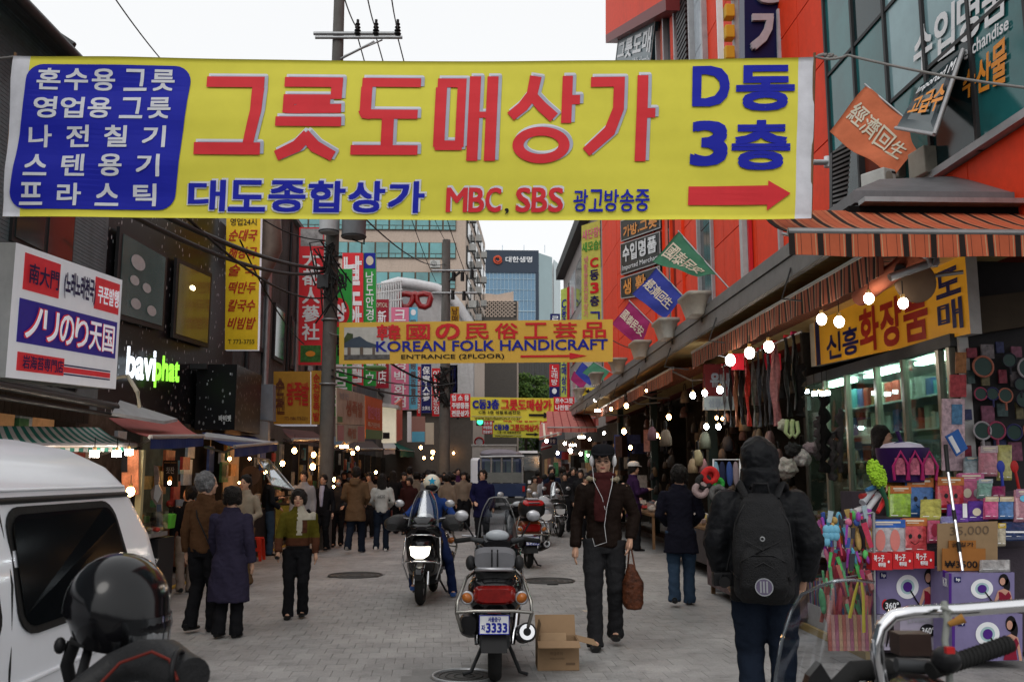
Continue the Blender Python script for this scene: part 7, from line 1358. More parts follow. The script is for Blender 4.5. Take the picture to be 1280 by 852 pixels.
    m=MB();m.b2((-.05,-.99,.575),(.05,-.97,.6));m.build('reflector',TL,t)
    GR=mat('guard_bar',(.25,.24,.22),.25,.9)
    for s_ in(-1,1):
        m=MB();m.tube([(s_*.15,-.55,.86),(s_*.22,-.85,.82),(s_*.28,-.98,.66),(s_*.285,-1.02,.58),(s_*.25,-.95,.44),(s_*.2,-.7,.42)],.014,8);m.build('guard_rail',GR,t)
    m=MB();m.tube([(-.285,-1.03,.585),(-.15,-1.06,.6),(.15,-1.06,.6),(.285,-1.03,.585)],.013,8);m.build('rear_bar',GR,t)
    m=MB();m.tube([(-.15,-.8,.88),(-.12,-.9,.89),(.12,-.9,.89),(.15,-.8,.88)],.016,8);m.build('grab_bar',SILV,t)
    if pad:
        m=MB();m.loft([(0,-.86,.95,.155,.065),(0,-.82,.97,.165,.085),(0,-.78,.97,.15,.08)],20,3.5);po=m.build('backrest',mat('silver_vinyl',(.13,.13,.14),.5,bump=.1),t)
        for s_ in(-.022,.022):m=MB();m.tube([(s_,-.868,.895),(s_,-.872,.96),(s_,-.85,1.035)],.006,5);m.build('piping',BLK,po)
        for s_ in(-1,1):m=MB();m.ell((s_*.19,-.8,.93),(.04,.07,.06),12,8);m.build('bolster',SEAT,t)
    if topbox:
        m=MB();m.loft([(0,-1.12,1.02,.12,.08),(0,-1.08,1.02,.2,.13),(0,-.9,1.03,.24,.16),(0,-.7,1.02,.2,.14),(0,-.66,1.0,.14,.1)],22,3);bo=m.build('top_box',BLK,t);m=MB();m.loft([(0,-1.12,1.1,.15,.02),(0,-1.08,1.12,.19,.03),(0,-1.0,1.16,.17,.02)],16,3);m.build('red_reflector',TL,bo);m=MB();m.b2((-.1,-1.135,1.12),(.1,-1.12,1.14));m.build('chrome_strip',CHROME,bo);m=MB();m.loft([(0,-1.05,1.19,.1,.01),(0,-.9,1.2,.12,.012),(0,-.78,1.19,.08,.01)],14,3);m.build('silver_lid',SILV,bo)
    m=MB();m.tube([(.2,-.2,.3),(.22,-.55,.34),(.25,-.9,.42),(.25,-.95,.43)],[.045,.065,.075,.07],16);m.build('exhaust',BLK,t);m=MB();m.tube([(.25,-.94,.43),(.25,-.975,.435)],[.062,.058],18);ex=m.build('exhaust_tip',CHROME,t);m=MB();m.tube([(.25,-.97,.435),(.25,-.98,.436)],.03,14);m.build('exhaust_hole',BLK,ex)
    m=MB();m.loft([(-.2,-.9,.47,.06,.07),(-.2,-.8,.46,.075,.09),(-.19,-.5,.4,.07,.09)],14,3);m.build('air_cleaner',BLK,t)
    m=MB();m.loft([(0,-.8,.33,.12,.07),(0,-.5,.33,.15,.1),(0,-.1,.33,.13,.1)],14,3);m.build('engine',DSTEEL,t)
    for s_ in(-1,1):m=MB();m.tube([(s_*.17,-.6,.55),(s_*.14,-.72,.3)],.02,8);m.build('shock_absorber',CHROME,t);m=MB();m.tube([(s_*.1,-.3,.24),(s_*.2,-.42,.03),(s_*.26,-.45,.02)],.016,6);m.build('stand_leg',DSTEEL,t);m=MB();m.tube([(s_*.13,-.25,.36),(s_*.3,-.28,.35)],.018,6);m.build('foot_peg',SILV,t)
    hm=emis('headlight_glow',(1,.93,.78),5)if headlit else CLR
    m=MB();m.poly([V((-.13,.83,.72)),V((.13,.83,.72)),V((.11,.87,.62)),V((.05,.885,.58)),V((-.05,.885,.58)),V((-.11,.87,.62))],(0,-.03,0));m.build('headlight',hm,t)
    m=MB();m.tube([(-.22,.66,.5),(-.18,.84,.54),(0,.9,.545),(.18,.84,.54),(.22,.66,.5)],.012,6);m.build('chrome_trim',CHROME,t);m=MB();m.tube([(-.2,.6,.82),(-.12,.74,.86),(.12,.74,.86),(.2,.6,.82)],.009,6);m.build('upper_trim',CHROME,t)
    for s_ in(-1,1):m=MB();m.tube([(s_*.22,.6,.82),(s_*.245,.66,.5),(s_*.18,.6,.3)],.012,6);m.build('leg_guard',CHROME,t)
    t.location=loc;t.rotation_euler=(0,0,rz);return t
mx_=at(622,800,7.15);scooter('motor_scooter','black scooter with plate 3333 and a silver backrest parked facing away',BP,(mx_.x+.01,8.2,0),R(-2),True,True)
scooter('motor_scooter','black scooter with top box and copper tail parked beyond the plate 3333 scooter',BP,(at(656,690,16).x,17.0,0),R(8),False,True,topbox=True,plate='1535',pad=False,tailcol=mat('copper_paint',(.22,.07,.03),.3,.4,coat=.4))
p=at(533,752,12.3);scooter('motor_scooter','black scooter with lit headlight and handlebar muffs ridden toward the viewer',BP,(p.x,12.6,0),R(176),True,True,muffs=True,headlit=True,pad=False)
cs_=scooter('motor_scooter','dark scooter in the lower corner carrying the black helmet on its handlebar',BP,(-1.0,1.82,0),R(-35),False,False,muffs=True)
for i,(px,Y,c,l_)in enumerate(((676,22,(.3,.32,.35),'silver headlight motorcycle beside the top box scooter'),(690,25,(.05,.05,.05),'dark motorcycle behind the silver one'))):scooter('motor_scooter',l_,mat('bike_paint_%d'%i,c,.25,coat=.5),(at(px,650,Y).x,Y,0),R(185+6*i),i==1,True,headlit=False,pad=False,grp='motorcycles parked beyond the top box scooter')
IV=(Matrix.Translation(cs_.location)@cs_.rotation_euler.to_matrix().to_4x4()).inverted()
def cpart(m,nm,mm):o=m.build(nm,mm,None);o.parent=cs_;o.matrix_parent_inverse=IV;ORG[o.name]=V((0,0,0));return o
m=MB();m.tube([at(95,868,2.1),at(140,836,2.15),at(175,825,2.15),at(206,828,2.1),at(222,838,2.05),at(240,846,2.0)],[.03,.035,.045,.05,.045,.04],18);cpart(m,'handlebar_muff',SEAT)
m=MB();m.tube([at(112,868,2.0),at(150,828,2.03),at(190,814,2.03),at(212,824,2.0),at(222,850,1.96)],.0035,5);cpart(m,'muff_piping',mat('dull_red_piping',(.12,.015,.01),.6))
m=MB();m.torus(at(222,838,2.0),.04,.006,'X',20,6);cpart(m,'muff_cuff',BLK)
m=MB();m.tube([at(96,860,2.2),at(104,835,2.25),at(110,812,2.3)],.012,8);cpart(m,'mirror_stalk',BLK)
t=thing('motorcycle_helmet','glossy black open face helmet hanging in front of the white van','helmet',at(147,757,2.35));c=at(147,757,2.35);r_=.118
m=MB();rgs=[]
for k in range(12):
    th_=R(3+k*11.2);rr=math.sin(th_);z=math.cos(th_);rgs.append([c+V((r_*1.02*rr*math.cos(a)+(.012 if k>8 else 0),r_*1.15*rr*math.sin(a),r_*1.08*z+(-.004*(1+math.cos(a))if k>7 else 0)*(k-7)))for a in[2*math.pi*j/32 for j in range(32)]])
m.rings(rgs,True);m.build('shell',mat('helmet_gloss',(.005,.005,.006),.14,coat=.15,spec=.3,var=0),t)
m=MB();m.torus(c+V((.008,0,-r_*.62)),r_*.86,.009,'Z',32,8);m.build('edge_rubber',RUB,t)
m=MB();rgs=[]
for k in range(5):z=-.02-k*.028;rgs.append([c+V(((r_*1.06+k*.002-k*k*.0012)*math.cos(a),(r_*1.18)*math.sin(a),z))for a in[R(-62+104*j/12)for j in range(13)]])
P=[p for r2 in rgs for p in r2];m.add(P,[(i*13+j,i*13+j+1,(i+1)*13+j+1,(i+1)*13+j)for i in range(4)for j in range(12)],True);m.build('visor',glass('visor_smoke',(.3,.3,.32),.1),t,recalc=False)
m=MB();m.tube([c+V((-.09,-.02,-.08)),c+V((-.1,-.03,-.13)),c+V((-.095,0,-.2)),c+V((-.08,.02,-.27))],[(.018,.006),(.016,.006),(.014,.006),(.014,.006)],8);m.build('chin_strap',BLK,t);m=MB();m.ell(c+V((-.115,-.04,-.085)),(.014,.014,.02),10,6);m.build('buckle',BLK,t)
m=MB();m.ell(c+V((.005,-.12,-.04)),(.02,.006,.02),12,6);m.build('visor_pivot',mat('dull_metal',(.12,.12,.12),.3,.8),t)
t=thing('parked_motorcycle','front of a parked motorcycle with chrome bar, rubber grip and clear windscreen','motorcycle',(.95,2.0,0));Yc=1.95
P=[at(x,y,Yc)for x,y in((1112,905),(1104,860),(1098,830),(1096,805),(1101,785),(1116,769),(1140,764),(1200,762),(1330,752))]
m=MB();m.tube(P,.0135,16);m.build('crash_bar',CHROME,t);
m=MB();a=at(1163,838,1.85);b=at(1262,804,1.9);m.tube([a,b],.0165,14);g_=m.build('grip',RUB,t)
for k in range(16):m=MB();c_=a.lerp(b,.2+k*.05);m.torus(c_,.017,.0018,'X',14,5,rot=None);m.build('grip_rib',RUB,g_)
m=MB();m.ell(at(1183,824,1.84),(.028,.03,.026),14,10);sw=m.build('switch_housing',BLK,t);m=MB();m.box(at(1187,812,1.79),(.016,.01,.012));m.build('red_switch',RDP,sw)
m=MB();m.tube([at(1180,752,1.92),at(1184,775,1.9),at(1181,800,1.9),at(1186,830,1.88),at(1188,870,1.86)],.007,6);m.tube([at(1176,758,1.91),at(1190,764,1.9),at(1176,770,1.91),at(1190,774,1.9)],.006,5);m.build('tied_cord',mat('grey_green_cord',(.25,.26,.24),.8),t)
m=MB();m.tube([at(1186,780,1.89),at(1205,772,1.88)],[.006,.011],6);m.build('orange_tag',mat('ochre_tag',(.35,.17,.04),.7),t)
m=MB();m.ell(at(1145,885,1.95),(.1,.16,.07),24,12);m.build('headlight_cowl',BP,t);m=MB();m.box(at(1138,803,2.05),(.07,.05,.045));m.build('reservoir',mat('brown_black_plastic',(.05,.03,.025),.4),t);m=MB();m.tube([at(1120,830,1.9),at(1165,834,1.9)],.014,8);m.build('lever',DSTEEL,t)
m=MB();m.tube([at(1040,868,2.0),at(1068,838,2.0),at(1110,836,2.0),at(1130,850,2.0)],.022,10);m.build('fairing_edge',RUB,t);m=MB();m.poly([at(x,y,2.0)for x,y in((1005,870),(1012,845),(1026,828),(1040,850),(1046,870))],(0,.03,0));m.build('indicator',BP,t)
rgs=[]
lft=[(966,880),(970,840),(977,800),(988,765),(1002,742)];rgt=[(1092,880),(1096,830),(1100,790),(1100,750),(1092,727)]
for k,((xa,ya),(xb,yb))in enumerate(zip(lft,rgt)):
    rgs.append([at(xa+(xb-xa)*j/12,ya+(yb-ya)*j/12-(9*math.sin(math.pi*j/12)if k==4 else 0),2.3-.14*math.sin(math.pi*j/12))for j in range(13)])
m=MB();P=[p for r2 in rgs for p in r2];m.add(P,[(i*13+j,i*13+j+1,(i+1)*13+j+1,(i+1)*13+j)for i in range(4)for j in range(12)],True);w_=m.build('windscreen',glass('windscreen_clear',(.72,.74,.76),.06,.08),t,recalc=False)
m=MB();m.tube([r2[0]for r2 in rgs]+rgs[-1][1:],.004,6);m.build('windscreen_edge',glass('edge_acrylic',(.5,.53,.55),.3),w_)
m=MB();m.tube([V((.95,2.1,.0)),V((.95,2.1,1.0))],.03,8);m.build('fork',CHROME,t);m=MB();m.torus((.95,2.15,.3),.24,.06,'X',28,10);m.build('tyre',RUB,t);m=MB();m.loft([(.95,1.8,.6,.1,.12),(.95,1.4,.75,.17,.14),(.95,.9,.72,.16,.1),(.95,.5,.7,.1,.06)],16,2.6);m.build('tank_and_seat',BP,t)
# ================================================================== TRUCKS
NB=mat('navy_truck_paint',(.02,.035,.09),.35,coat=.3,dirt=.2);t=thing('pickup_truck','navy pickup truck seen from behind with a grey board and roof load','truck',(at(625,600,30).x,31,0))
def tb(nm,x0,y0,x1,y1,Y,d,m_,par=None,bev=0):a=at(x0,y1,Y);b=at(x1,y0,Y);m=MB();m.b2((a.x,Y,a.z),(b.x,Y+d,b.z));return m.build(nm,m_,par or t,bevel=bev)
tb('tailgate',590,604,657,620,30,.08,NB);tb('bed_side',590,604,592,622,30.1,2.2,NB);tb('bed_side',655,604,657,622,30.1,2.2,NB);tb('cab',597,572,653,604,32.3,1.5,NB,bev=.12);tb('bumper',591,622,656,628,30,.2,DSTEEL)
for k in range(3):tb('rear_window',606+k*13.5,576,617.5+k*13.5,590,32.22,.06,mat('cab_glass',(.07,.1,.12),.1))
tb('grey_board',603,590,652,603,30.6,.05,mat('grey_board',(.17,.18,.17),.7,dirt=.3))
for k in range(5):m=MB();x=601+k*13;m.tube([at(x,570,32),at(x,604,32)],.04,5);m.build('guard_post',STEEL,t)
m=MB();m.tube([at(600,571,32),at(655,570,32)],.05,5);m.build('guard_rail',STEEL,t)
m=MB();a=at(627,568,33);m.loft([(a.x,32.2,a.z,.5,.05),(a.x,32.5,a.z,.72,.12),(a.x-.1,33,a.z+.04,.68,.16),(a.x,33.6,a.z,.6,.1)],14,2.4);m.build('roof_load',mat('grey_tarp',(.2,.19,.22),.8,bump=.6,bs=8),t)
for x in(597,650):c_=at(x,640,30.5);m=MB();m.tube([(c_.x-.1,31,.32),(c_.x+.1,31,.32)],.32,18);m.build('wheel',RUB,t)
for x in(592,653):tb('tail_light',x,607,x+3,614,29.96,.05,TL)
t=thing('box_truck','grey white box truck standing behind the navy pickup','truck',(at(617,600,42).x,43,0));WT=mat('truck_box_white',(.3,.3,.29),.6,dirt=.3);tb('cargo_box',590,556,645,605,42,5,WT);tb('frame_edge',589,555,646,557,41.96,.1,STEEL);tb('chassis',592,606,643,618,42,5,DSTEEL);tb('cab',588,572,602,608,38,2.2,WP,bev=.1)
for x in(595,640):c_=at(x,625,42);m=MB();m.tube([(c_.x-.15,43,.4),(c_.x+.15,43,.4)],.4,18);m.build('wheel',RUB,t)
t=thing('parked_van','dark van with a white roof edge to the right of the navy pickup','van',(at(661,600,36).x,37,0));tb('body',652,564,678,622,36,4,mat('black_van_paint',(.02,.022,.022),.3,coat=.3),bev=.15);tb('roof_strip',649,563,672,566,35.95,4,WP);tb('rear_window',655,570,674,588,35.93,.05,GLD);tb('number_plate',660,600,668,604,35.9,.05,WHITE)
for x in(655,675):c_=at(x,625,36);m=MB();m.tube([(c_.x-.1,37,.33),(c_.x+.1,37,.33)],.33,18);m.build('wheel',RUB,t)
# ================================================================== PEOPLE
SKIN=mat('skin',(.5,.29,.2),.5,var=.06,spec=.3);SKD=mat('skin_tan',(.33,.17,.11),.5,var=.06);HAIR=mat('black_hair',(.012,.01,.009),.55,bump=.8,bs=70,var=.3);HGREY=mat('grey_hair',(.16,.16,.165),.7,bump=.9,bs=60,var=.5,vs=30);SHOE=mat('black_shoe',(.012,.012,.012),.4);LIP=mat('lip',(.3,.08,.07),.5);EYE_=mat('dark_eye',(.015,.01,.01),.2)
def cl(n,c,r=.9,b=.25):return mat('wear_'+n,tuple(v*.85 for v in c),r,spec=.04,var=.14,vs=5,bump=b,bs=90)
def person(lab,px=0,feet=0,top=0,rot=0,Y=None,h=None,topk='jacket',col=None,leg=None,hair='short',hcol=None,arms=('d','d'),st=.3,near=1,g=1.0,tilt=0,skin=None,shoe=None,extra=None,hyaw=0,paint=None,sit=False,belly=0,mats=None,wide=1.0,face=True):
    if Y is None:p=gnd(px,feet)
    else:q=at(px,592,Y);p=V((q.x,Y,0))
    if h is None:h=at(px,top,p.y).z*(1.0 if Y is None else 1)
    skin=skin or SKIN;hcol=hcol or HAIR;vox=(.0085,.013,.02)[near];NS=(16,12,10)[near]
    x_=.055*h;lean=V((0,math.sin(R(tilt)),0))*h
    J={};f_=1 if st>=0 else-1;s_=abs(st)*.15*h;drop=s_*.12
    hip=.515*h-drop
    for k,sg in(('L',-1),('R',1)):
        fw=s_*(1 if(sg*f_>0)else-1);az=.045*h+(0 if fw>0 else s_*.35);ank=V((sg*x_*.95,fw,az));hp=V((sg*x_,0,hip));kn=(ank+hp)/2+V((0,.02*h+(0 if fw>0 else .03*h),.0))
        if sit:kn=V((sg*.13*h,.3*h,.5*h));ank=V((sg*.13*h,.3*h,.12*h))if sg*sit<0 else V((sg*.2*h,.14*h,.05*h));kn=kn if sg*sit<0 else V((sg*.16*h,.2*h,.3*h))
        J[k]=(hp,kn,ank)
    sh=.792*h-drop;tb_=lambda z:lean*((z-.5*h)/h if z>.5*h else 0)
    A={}
    for k,sg,a in(('L',-1,arms[0]),('R',1,arms[1])):
        S0=V((sg*.103*h*g*wide,0,sh))+tb_(sh)
        E,W={'d':((sg*.135,-.012,.64),(sg*.145,.02,.5)),'s':((sg*.135,.03,.645),(sg*.135,.1,.52)),'k':((sg*.135,-.05,.645),(sg*.15,-.07,.51)),'h':((sg*.14,.02,.66),(sg*.07,.15,.69)),'b':((sg*.145,.0,.65),(sg*.09,.11,.58)),'r':((sg*.19,.1,.68),(sg*.24,.24,.66)),'p':((sg*.155,-.02,.655),(sg*.13,.03,.54))}[a]
        A[k]=(S0,V(E)*h+tb_(E[2]*h)-V((0,0,drop)),V(W)*h+tb_(W[2]*h)-V((0,0,drop)))
    HC=V((0,.012*h,.932*h-drop))+tb_(.93*h);RH=Matrix.Rotation(R(hyaw),3,'Z')
    m=MB();Z=lambda z,rx,ry,oy=0:(0,tb_(z*h-drop).y+oy*h,z*h-drop,rx*h*g,ry*h*g)
    m.loft([Z(.49,.07,.05),Z(.54,.082,.056),Z(.62,.07,.048),Z(.72,.085,.055),Z(.79,.09,.05),Z(.825,.05,.04)],NS,axis='Z')
    m.tube([V((0,0,.8*h-drop))+tb_(.8*h),HC-V((0,.008*h,.05*h))],[.036*h,.033*h],NS)
    for k in 'LR':
        m.tube([J[k][0],J[k][1],J[k][2]],[.05*h,.032*h,.022*h],NS);m.tube([A[k][0],A[k][1],A[k][2]],[.027*h,.022*h,.016*h],NS);m.ell(A[k][0],.03*h,NS,8);m.ell(A[k][1],.0225*h,10,6);m.ell(J[k][1],.033*h,10,6)
        S0,E,W=A[k];d=(W-E).normalized();sg=-1 if k=='L' else 1;side=V((0,1,0)).cross(d)if abs(d.z)>.6 else V((0,0,1)).cross(d);side=(V((0,1,0))-d*d.y).normalized()if abs(d.z)>.6 else V((1,0,0))*-sg
        side=(side-d*side.dot(d)).normalized();nrm=d.cross(side)
        m.tube([W-d*.005*h,W+d*.025*h,W+d*.052*h],[(.0135*h,.013*h),(.012*h,.021*h),(.01*h,.023*h)],NS)
        m.ell(W+d*.035*h,.018*h,10,6)
        for i,ln in enumerate((.036,.043,.04,.032)):
            b0=W+d*.05*h+side*(.0165-i*.0108)*h;cu=nrm*(-sg)*.012*h;m.tube([b0,b0+d*ln*.5*h+cu*.3,b0+d*ln*.95*h+cu],[.0062*h,.0056*h,.0045*h],8)
        m.tube([W+d*.018*h+side*.012*h,W+d*.038*h+side*.026*h,W+d*.058*h+side*.027*h],[.0075*h,.0066*h,.0055*h],8)
        an=J[k][2];m.tube([an,an+V((0,.05*h,-.022*h))],[.022*h,.018*h],8)
    def HP(x,y,z):return HC+RH@V((x*h,y*h,z*h))
    m.ell(HC+RH@V((0,-.004*h,.012*h)),(.046*h,.056*h,.055*h),20,14,RH);m.ell(HP(0,.014,-.022),(.038*h,.04*h,.045*h),18,12,RH);m.ell(HP(0,.034,-.054),(.018*h,.017*h,.013*h),12,8)
    m.ell(HP(0,.045,.006),(.032*h,.012*h,.007*h),12,6,RH)
    m.tube([HP(0,.05,.004),HP(0,.06,-.016),HP(0,.052,-.021)],[.0055*h,.0085*h,.004*h],8)
    for sg in(-1,1):m.ell(HP(sg*.022,.042,-.018),(.013*h,.012*h,.01*h),10,6);m.ell(HP(sg*.046,-.002,-.006),(.007*h,.012*h,.018*h),8,6)
    b=fuse(m,'person',skin,vox);tag(b,lab,'person','people walking in the market street')
    if face:
        for sg in(-1,1):q=MB();q.ell(HP(sg*.0185,.0505,-.003),(.0095*h,.004*h,.0034*h),10,6,RH);q.build('eye',EYE_,b);q=MB();q.tube([HP(sg*.009,.056,.009),HP(sg*.019,.055,.012),HP(sg*.03,.049,.009)],.002*h,5);q.build('eyebrow',hcol,b)
        q=MB();q.ell(HP(0,.0535,-.036),(.0135*h,.004*h,.0042*h),12,6,RH);q.build('mouth',LIP,b)
    m=MB();m.loft([Z(.47,.075,.062),Z(.52,.09,.068),Z(.57,.083,.06),Z(.6,.08,.057)],NS,axis='Z')
    for k in 'LR':
        a,c,d=J[k];m.tube([a+V((0,0,.02*h)),a.lerp(c,.5),c,c.lerp(d,.5),d+V((0,.004*h,-.03*h))],[.056*h*g,.053*h*g,.043*h*g,.038*h*g,.041*h*g],NS);m.ell(c,.044*h*g,10,8)
    fuse(m,'trousers',leg or cl('black_trousers',(.014,.014,.016)),vox*1.2,b,.011,(7,7,14))
    for k in 'LR':
        an=J[k][2];q=MB();q.loft([(an.x,an.y-.035*h,an.z-.02*h,.018*h,.022*h),(an.x,an.y,an.z-.02*h,.026*h,.024*h),(an.x,an.y+.05*h,an.z-.03*h,.028*h,.016*h),(an.x,an.y+.09*h,an.z-.034*h,.02*h,.01*h)],12,2.6);q.build('shoe',shoe or SHOE,b)
    m=MB();hem={'jacket':.5,'sweater':.555,'coat':.38,'long':.24,'puffy':.455}[topk];puff=.012 if topk=='puffy' else 0
    secs=[]
    if hem<.5:
        fl=.1+(.5-hem)*.1;secs+=[Z(hem,fl+.006,.08),Z(.46,.11,.078),Z(.52,.108,.074)]if hem<.42 else[Z(hem,.106,.078),Z(.52,.106,.076)]
    else:secs+=[Z(hem,.088+puff,.068)]
    secs+=[Z(.56,.09+puff,.067+puff+belly),Z(.62,.086+puff,.062+puff+belly),Z(.72,.096+puff,.07+puff),Z(.775,.1+puff,.062+puff),Z(.812,.08,.052),Z(.84,.05,.045)]
    m.loft(secs,NS+4,2.3,axis='Z')
    for k in 'LR':
        S0,E,W=A[k];w0=.036+puff*.8;m.ell(S0-V((0,0,.004*h)),w0*h*g,12,8);m.tube([S0,S0 .lerp(E,.5),E,E.lerp(W,.5),W],[w0*h*g,w0*.98*h*g,(w0-.004)*h*g,(w0-.006)*h*g,(w0-.009)*h*g],NS);m.ell(E,(w0-.003)*h*g,10,8)
    if hair=='hood':
        m.ell(HC+V((0,-.008*h,.012*h)),(.066*h,.074*h,.076*h),20,14);m.loft([Z(.78,.075,.05,-.01),Z(.84,.06,.055,-.01),Z(.9,.058,.062,-.004)],16,axis='Z')
    elif topk!='sweater':m.loft([Z(.82,.06,.05),Z(.865,.05,.048,.004)],16,axis='Z')
    else:m.loft([Z(.82,.055,.045),Z(.872,.039,.04,.004)],16,axis='Z')
    if hair=='hooddown':m.loft([Z(.79,.05,.03,-.055),Z(.82,.06,.045,-.05),Z(.85,.06,.04,-.045),Z(.87,.045,.025,-.04)],14,axis='Z')
    fuse(m,{'sweater':'sweater','coat':'coat','long':'coat'}.get(topk,'jacket'),mats or[col],vox*1.25,b,.015 if near<2 else .006,(8,8,6),paint,5)
    if hair not in('hood','helmet','none'):
        m=MB();hy=-.012;
        m.ell(HC+RH@V((0,-.011*h,.02*h)),(.0535*h,.06*h,.0565*h),20,14,RH);
        for sg in(-1,1):m.ell(HP(sg*.038,-.018,.0),(.018*h,.034*h,.04*h),12,8)
        m.ell(HP(0,-.036,-.012),(.044*h,.03*h,.045*h),14,10)
        if hair in('bob','perm'):
            k_=1.12 if hair=='perm' else 1.05
            m.ell(HC+RH@V((0,-.02*h,.018*h)),(.058*h*k_,.06*h*k_,.058*h*k_),20,14)
            for sg in(-1,1):m.ell(HP(sg*.045,-.008,-.012),(.019*h,.034*h,.045*h),12,8)
        if hair=='long':m.loft([(HC.x,HC.y-.035*h,HC.z-.19*h,.035*h,.014*h),(HC.x,HC.y-.045*h,HC.z-.13*h,.06*h,.024*h),(HC.x,HC.y-.035*h,HC.z-.04*h,.062*h,.035*h),(HC.x,HC.y-.02*h,HC.z+.02*h,.055*h,.05*h)],16,axis='Z')
        fuse(m,'hair',hcol,max(vox,.009),b,.016 if hair in('perm','bob')else .009,(22,22,16),sm=1)
    if hair=='cap' or hair=='wcap':
        cm=cl('white_cap',(.55,.54,.52))if hair=='wcap' else cl('dark_cap',(.015,.015,.018));q=MB();c=HC+V((0,-.004*h,.031*h))
        q.rings([[c+RH@V((r_*.061*h*math.cos(a),r_*.069*h*math.sin(a),z_*h))for a in[2*math.pi*j/24 for j in range(24)]]for r_,z_ in((1,.0),(1.02,.018),(.93,.038),(.7,.05),(.35,.056),(.05,.057))],True);ca=q.build('cap',cm,b)
        q=MB();q.poly([HP(.055*math.cos(a),.045+.05*math.sin(a),.033-.01*math.sin(a))for a in[math.pi*j/12 for j in range(13)]],(0,0,.006*h));q.build('cap_brim',cm,ca)
    if extra:extra(b,h,A,J,HC,HP)
    b.location=(p.x,p.y,0.0);b.rotation_euler=(0,0,R(180+rot));return b,h,A,HC
def W2(b,v):return Matrix.Translation(b.location)@b.rotation_euler.to_matrix().to_4x4()@V(v)
def ex_phones(b,h,A,J,HC,HP):
    ph=mat('white_plastic',(.65,.65,.67),.35)
    for sg in(-1,1):q=MB();q.ell(HP(sg*.056,.0,.0),(.014*h,.024*h,.03*h),16,10);q.build('headphone_cup',ph,b)
    q=MB();q.tube([HP(.056*math.cos(a)*1.05,0,.02+.06*math.sin(a))for a in[math.pi*k/12 for k in range(13)]],.005*h,6);q.build('headphone_band',ph,b)
    q=MB();q.tube([HP(-.055,.01,-.025),(-.04*h,.1*h,.8*h),(-.015*h,.1*h,.7*h),(.0,.095*h,.6*h),(-.01*h,.09*h,.52*h),(.05*h,.09*h,.5*h),(.06*h,.09*h,.54*h)],.0028,5);q.tube([HP(.055,.01,-.025),(.05*h,.1*h,.82*h),(.01*h,.105*h,.74*h),(-.005*h,.1*h,.68*h)],.0028,5);q.build('headphone_cord',ph,b)
    q=MB();
    for sg in(-1,1):q.tube([HP(sg*.02+.012*math.cos(a),.0575,-.002+.009*math.sin(a))for a in[2*math.pi*k/12 for k in range(13)]],.0012*h,5)
    q.tube([HP(-.008,.06,0),HP(.008,.06,0)],.0012*h,5);q.build('spectacles',DSTEEL,b)
    q=MB();q.torus((0,.012*h,.845*h),.052*h,.02*h,'Z',20,10);q.loft([(.02*h,.085*h,.62*h,.03*h,.01*h),(.015*h,.09*h,.7*h,.035*h,.014*h),(.005*h,.085*h,.78*h,.04*h,.018*h),(.0,.06*h,.83*h,.04*h,.02*h)],12,axis='Z');fuse(q,'scarf',cl('maroon_scarf',(.055,.015,.015)),.01,b,.014,(16,16,10))
    q=MB();q.torus((0,-.008*h,.832*h),.072*h,.014*h,'Z',20,8);fuse(q,'fleece_collar',cl('cream_fleece',(.42,.36,.25),.95,.8),.01,b,.01)
hp_man,h_,A_,HC_=person('man in dark jacket, cap and white headphones walking with a brown bag',757,808,557,-6,topk='jacket',col=cl('dark_brown_jacket',(.016,.01,.008),.6),leg=cl('black_jeans',(.022,.022,.024),.7),hair='cap',arms=('p','d'),st=.5,near=0,g=1.0,extra=ex_phones,hyaw=-4)
w=W2(hp_man,A_['L'][2]+V((0,.02,-.09)));t=thing('shoulder_bag','brown mottled leather bag hanging from the headphone man\'s hand','bag',w);m=MB()
m.loft([(w.x+.02,w.y,w.z-.55,.07,.05),(w.x+.02,w.y,w.z-.5,.1,.06),(w.x+.02,w.y,w.z-.32,.1,.06),(w.x+.01,w.y,w.z-.2,.05,.04),(w.x,w.y,w.z-.14,.03,.02)],16,2.4,axis='Z');fuse(m,'body',mat('brown_leather',(.07,.022,.01),.4,var=.8,vs=14,bump=.4),.01,t,.012);t.location=(0,0,0)
m=MB();m.tube([(w.x-.03,w.y,w.z-.18),(w.x-.01,w.y,w.z),(w.x+.01,w.y,w.z),(w.x+.04,w.y,w.z-.18)],[(.012,.006)]*4,8);m.build('strap',mat('brown_leather',(.07,.022,.01)),t,org=None)if False else None
o_=m.build('strap',mat('brown_leather',(.07,.022,.01)),None);o_.parent=t
bp_man,h2,A2,HC2=person('hooded man in a black padded jacket seen from behind wearing a black backpack',950,900,540,163,Y=5.9,h=1.83,topk='puffy',col=mat('black_nylon',(.008,.0085,.01),.5,var=.2,spec=.1,bump=.4,bs=25),leg=cl('dark_blue_jeans',(.014,.02,.034)),hair='hood',arms=('p','p'),st=.12,near=0,g=1.1,face=False)
BPK=mat('backpack_nylon',(.012,.012,.013),.65,bump=.4,bs=120,var=.15);t=thing('backpack','black backpack with elastic cords and a round striped badge on the hooded man','backpack',(0,0,0));bx,by=bp_man.location.x,bp_man.location.y-.115
m=MB();Z0=.88
m.loft([(bx,by-.06,.84,.13,.06),(bx,by-.09,.9,.175,.1),(bx,by-.1,1.1,.18,.11),(bx,by-.09,1.3,.165,.09),(bx,by-.06,1.45,.12,.06),(bx,by-.04,1.5,.07,.03)],24,3,axis='Z');fuse(m,'main_pouch',BPK,.011,t,.008)
m=MB();m.loft([(bx,by-.15,.88,.12,.05),(bx,by-.2,.95,.14,.05),(bx,by-.2,1.12,.13,.05),(bx,by-.16,1.2,.1,.03)],20,3,axis='Z');fuse(m,'front_pocket',BPK,.011,t,.006)
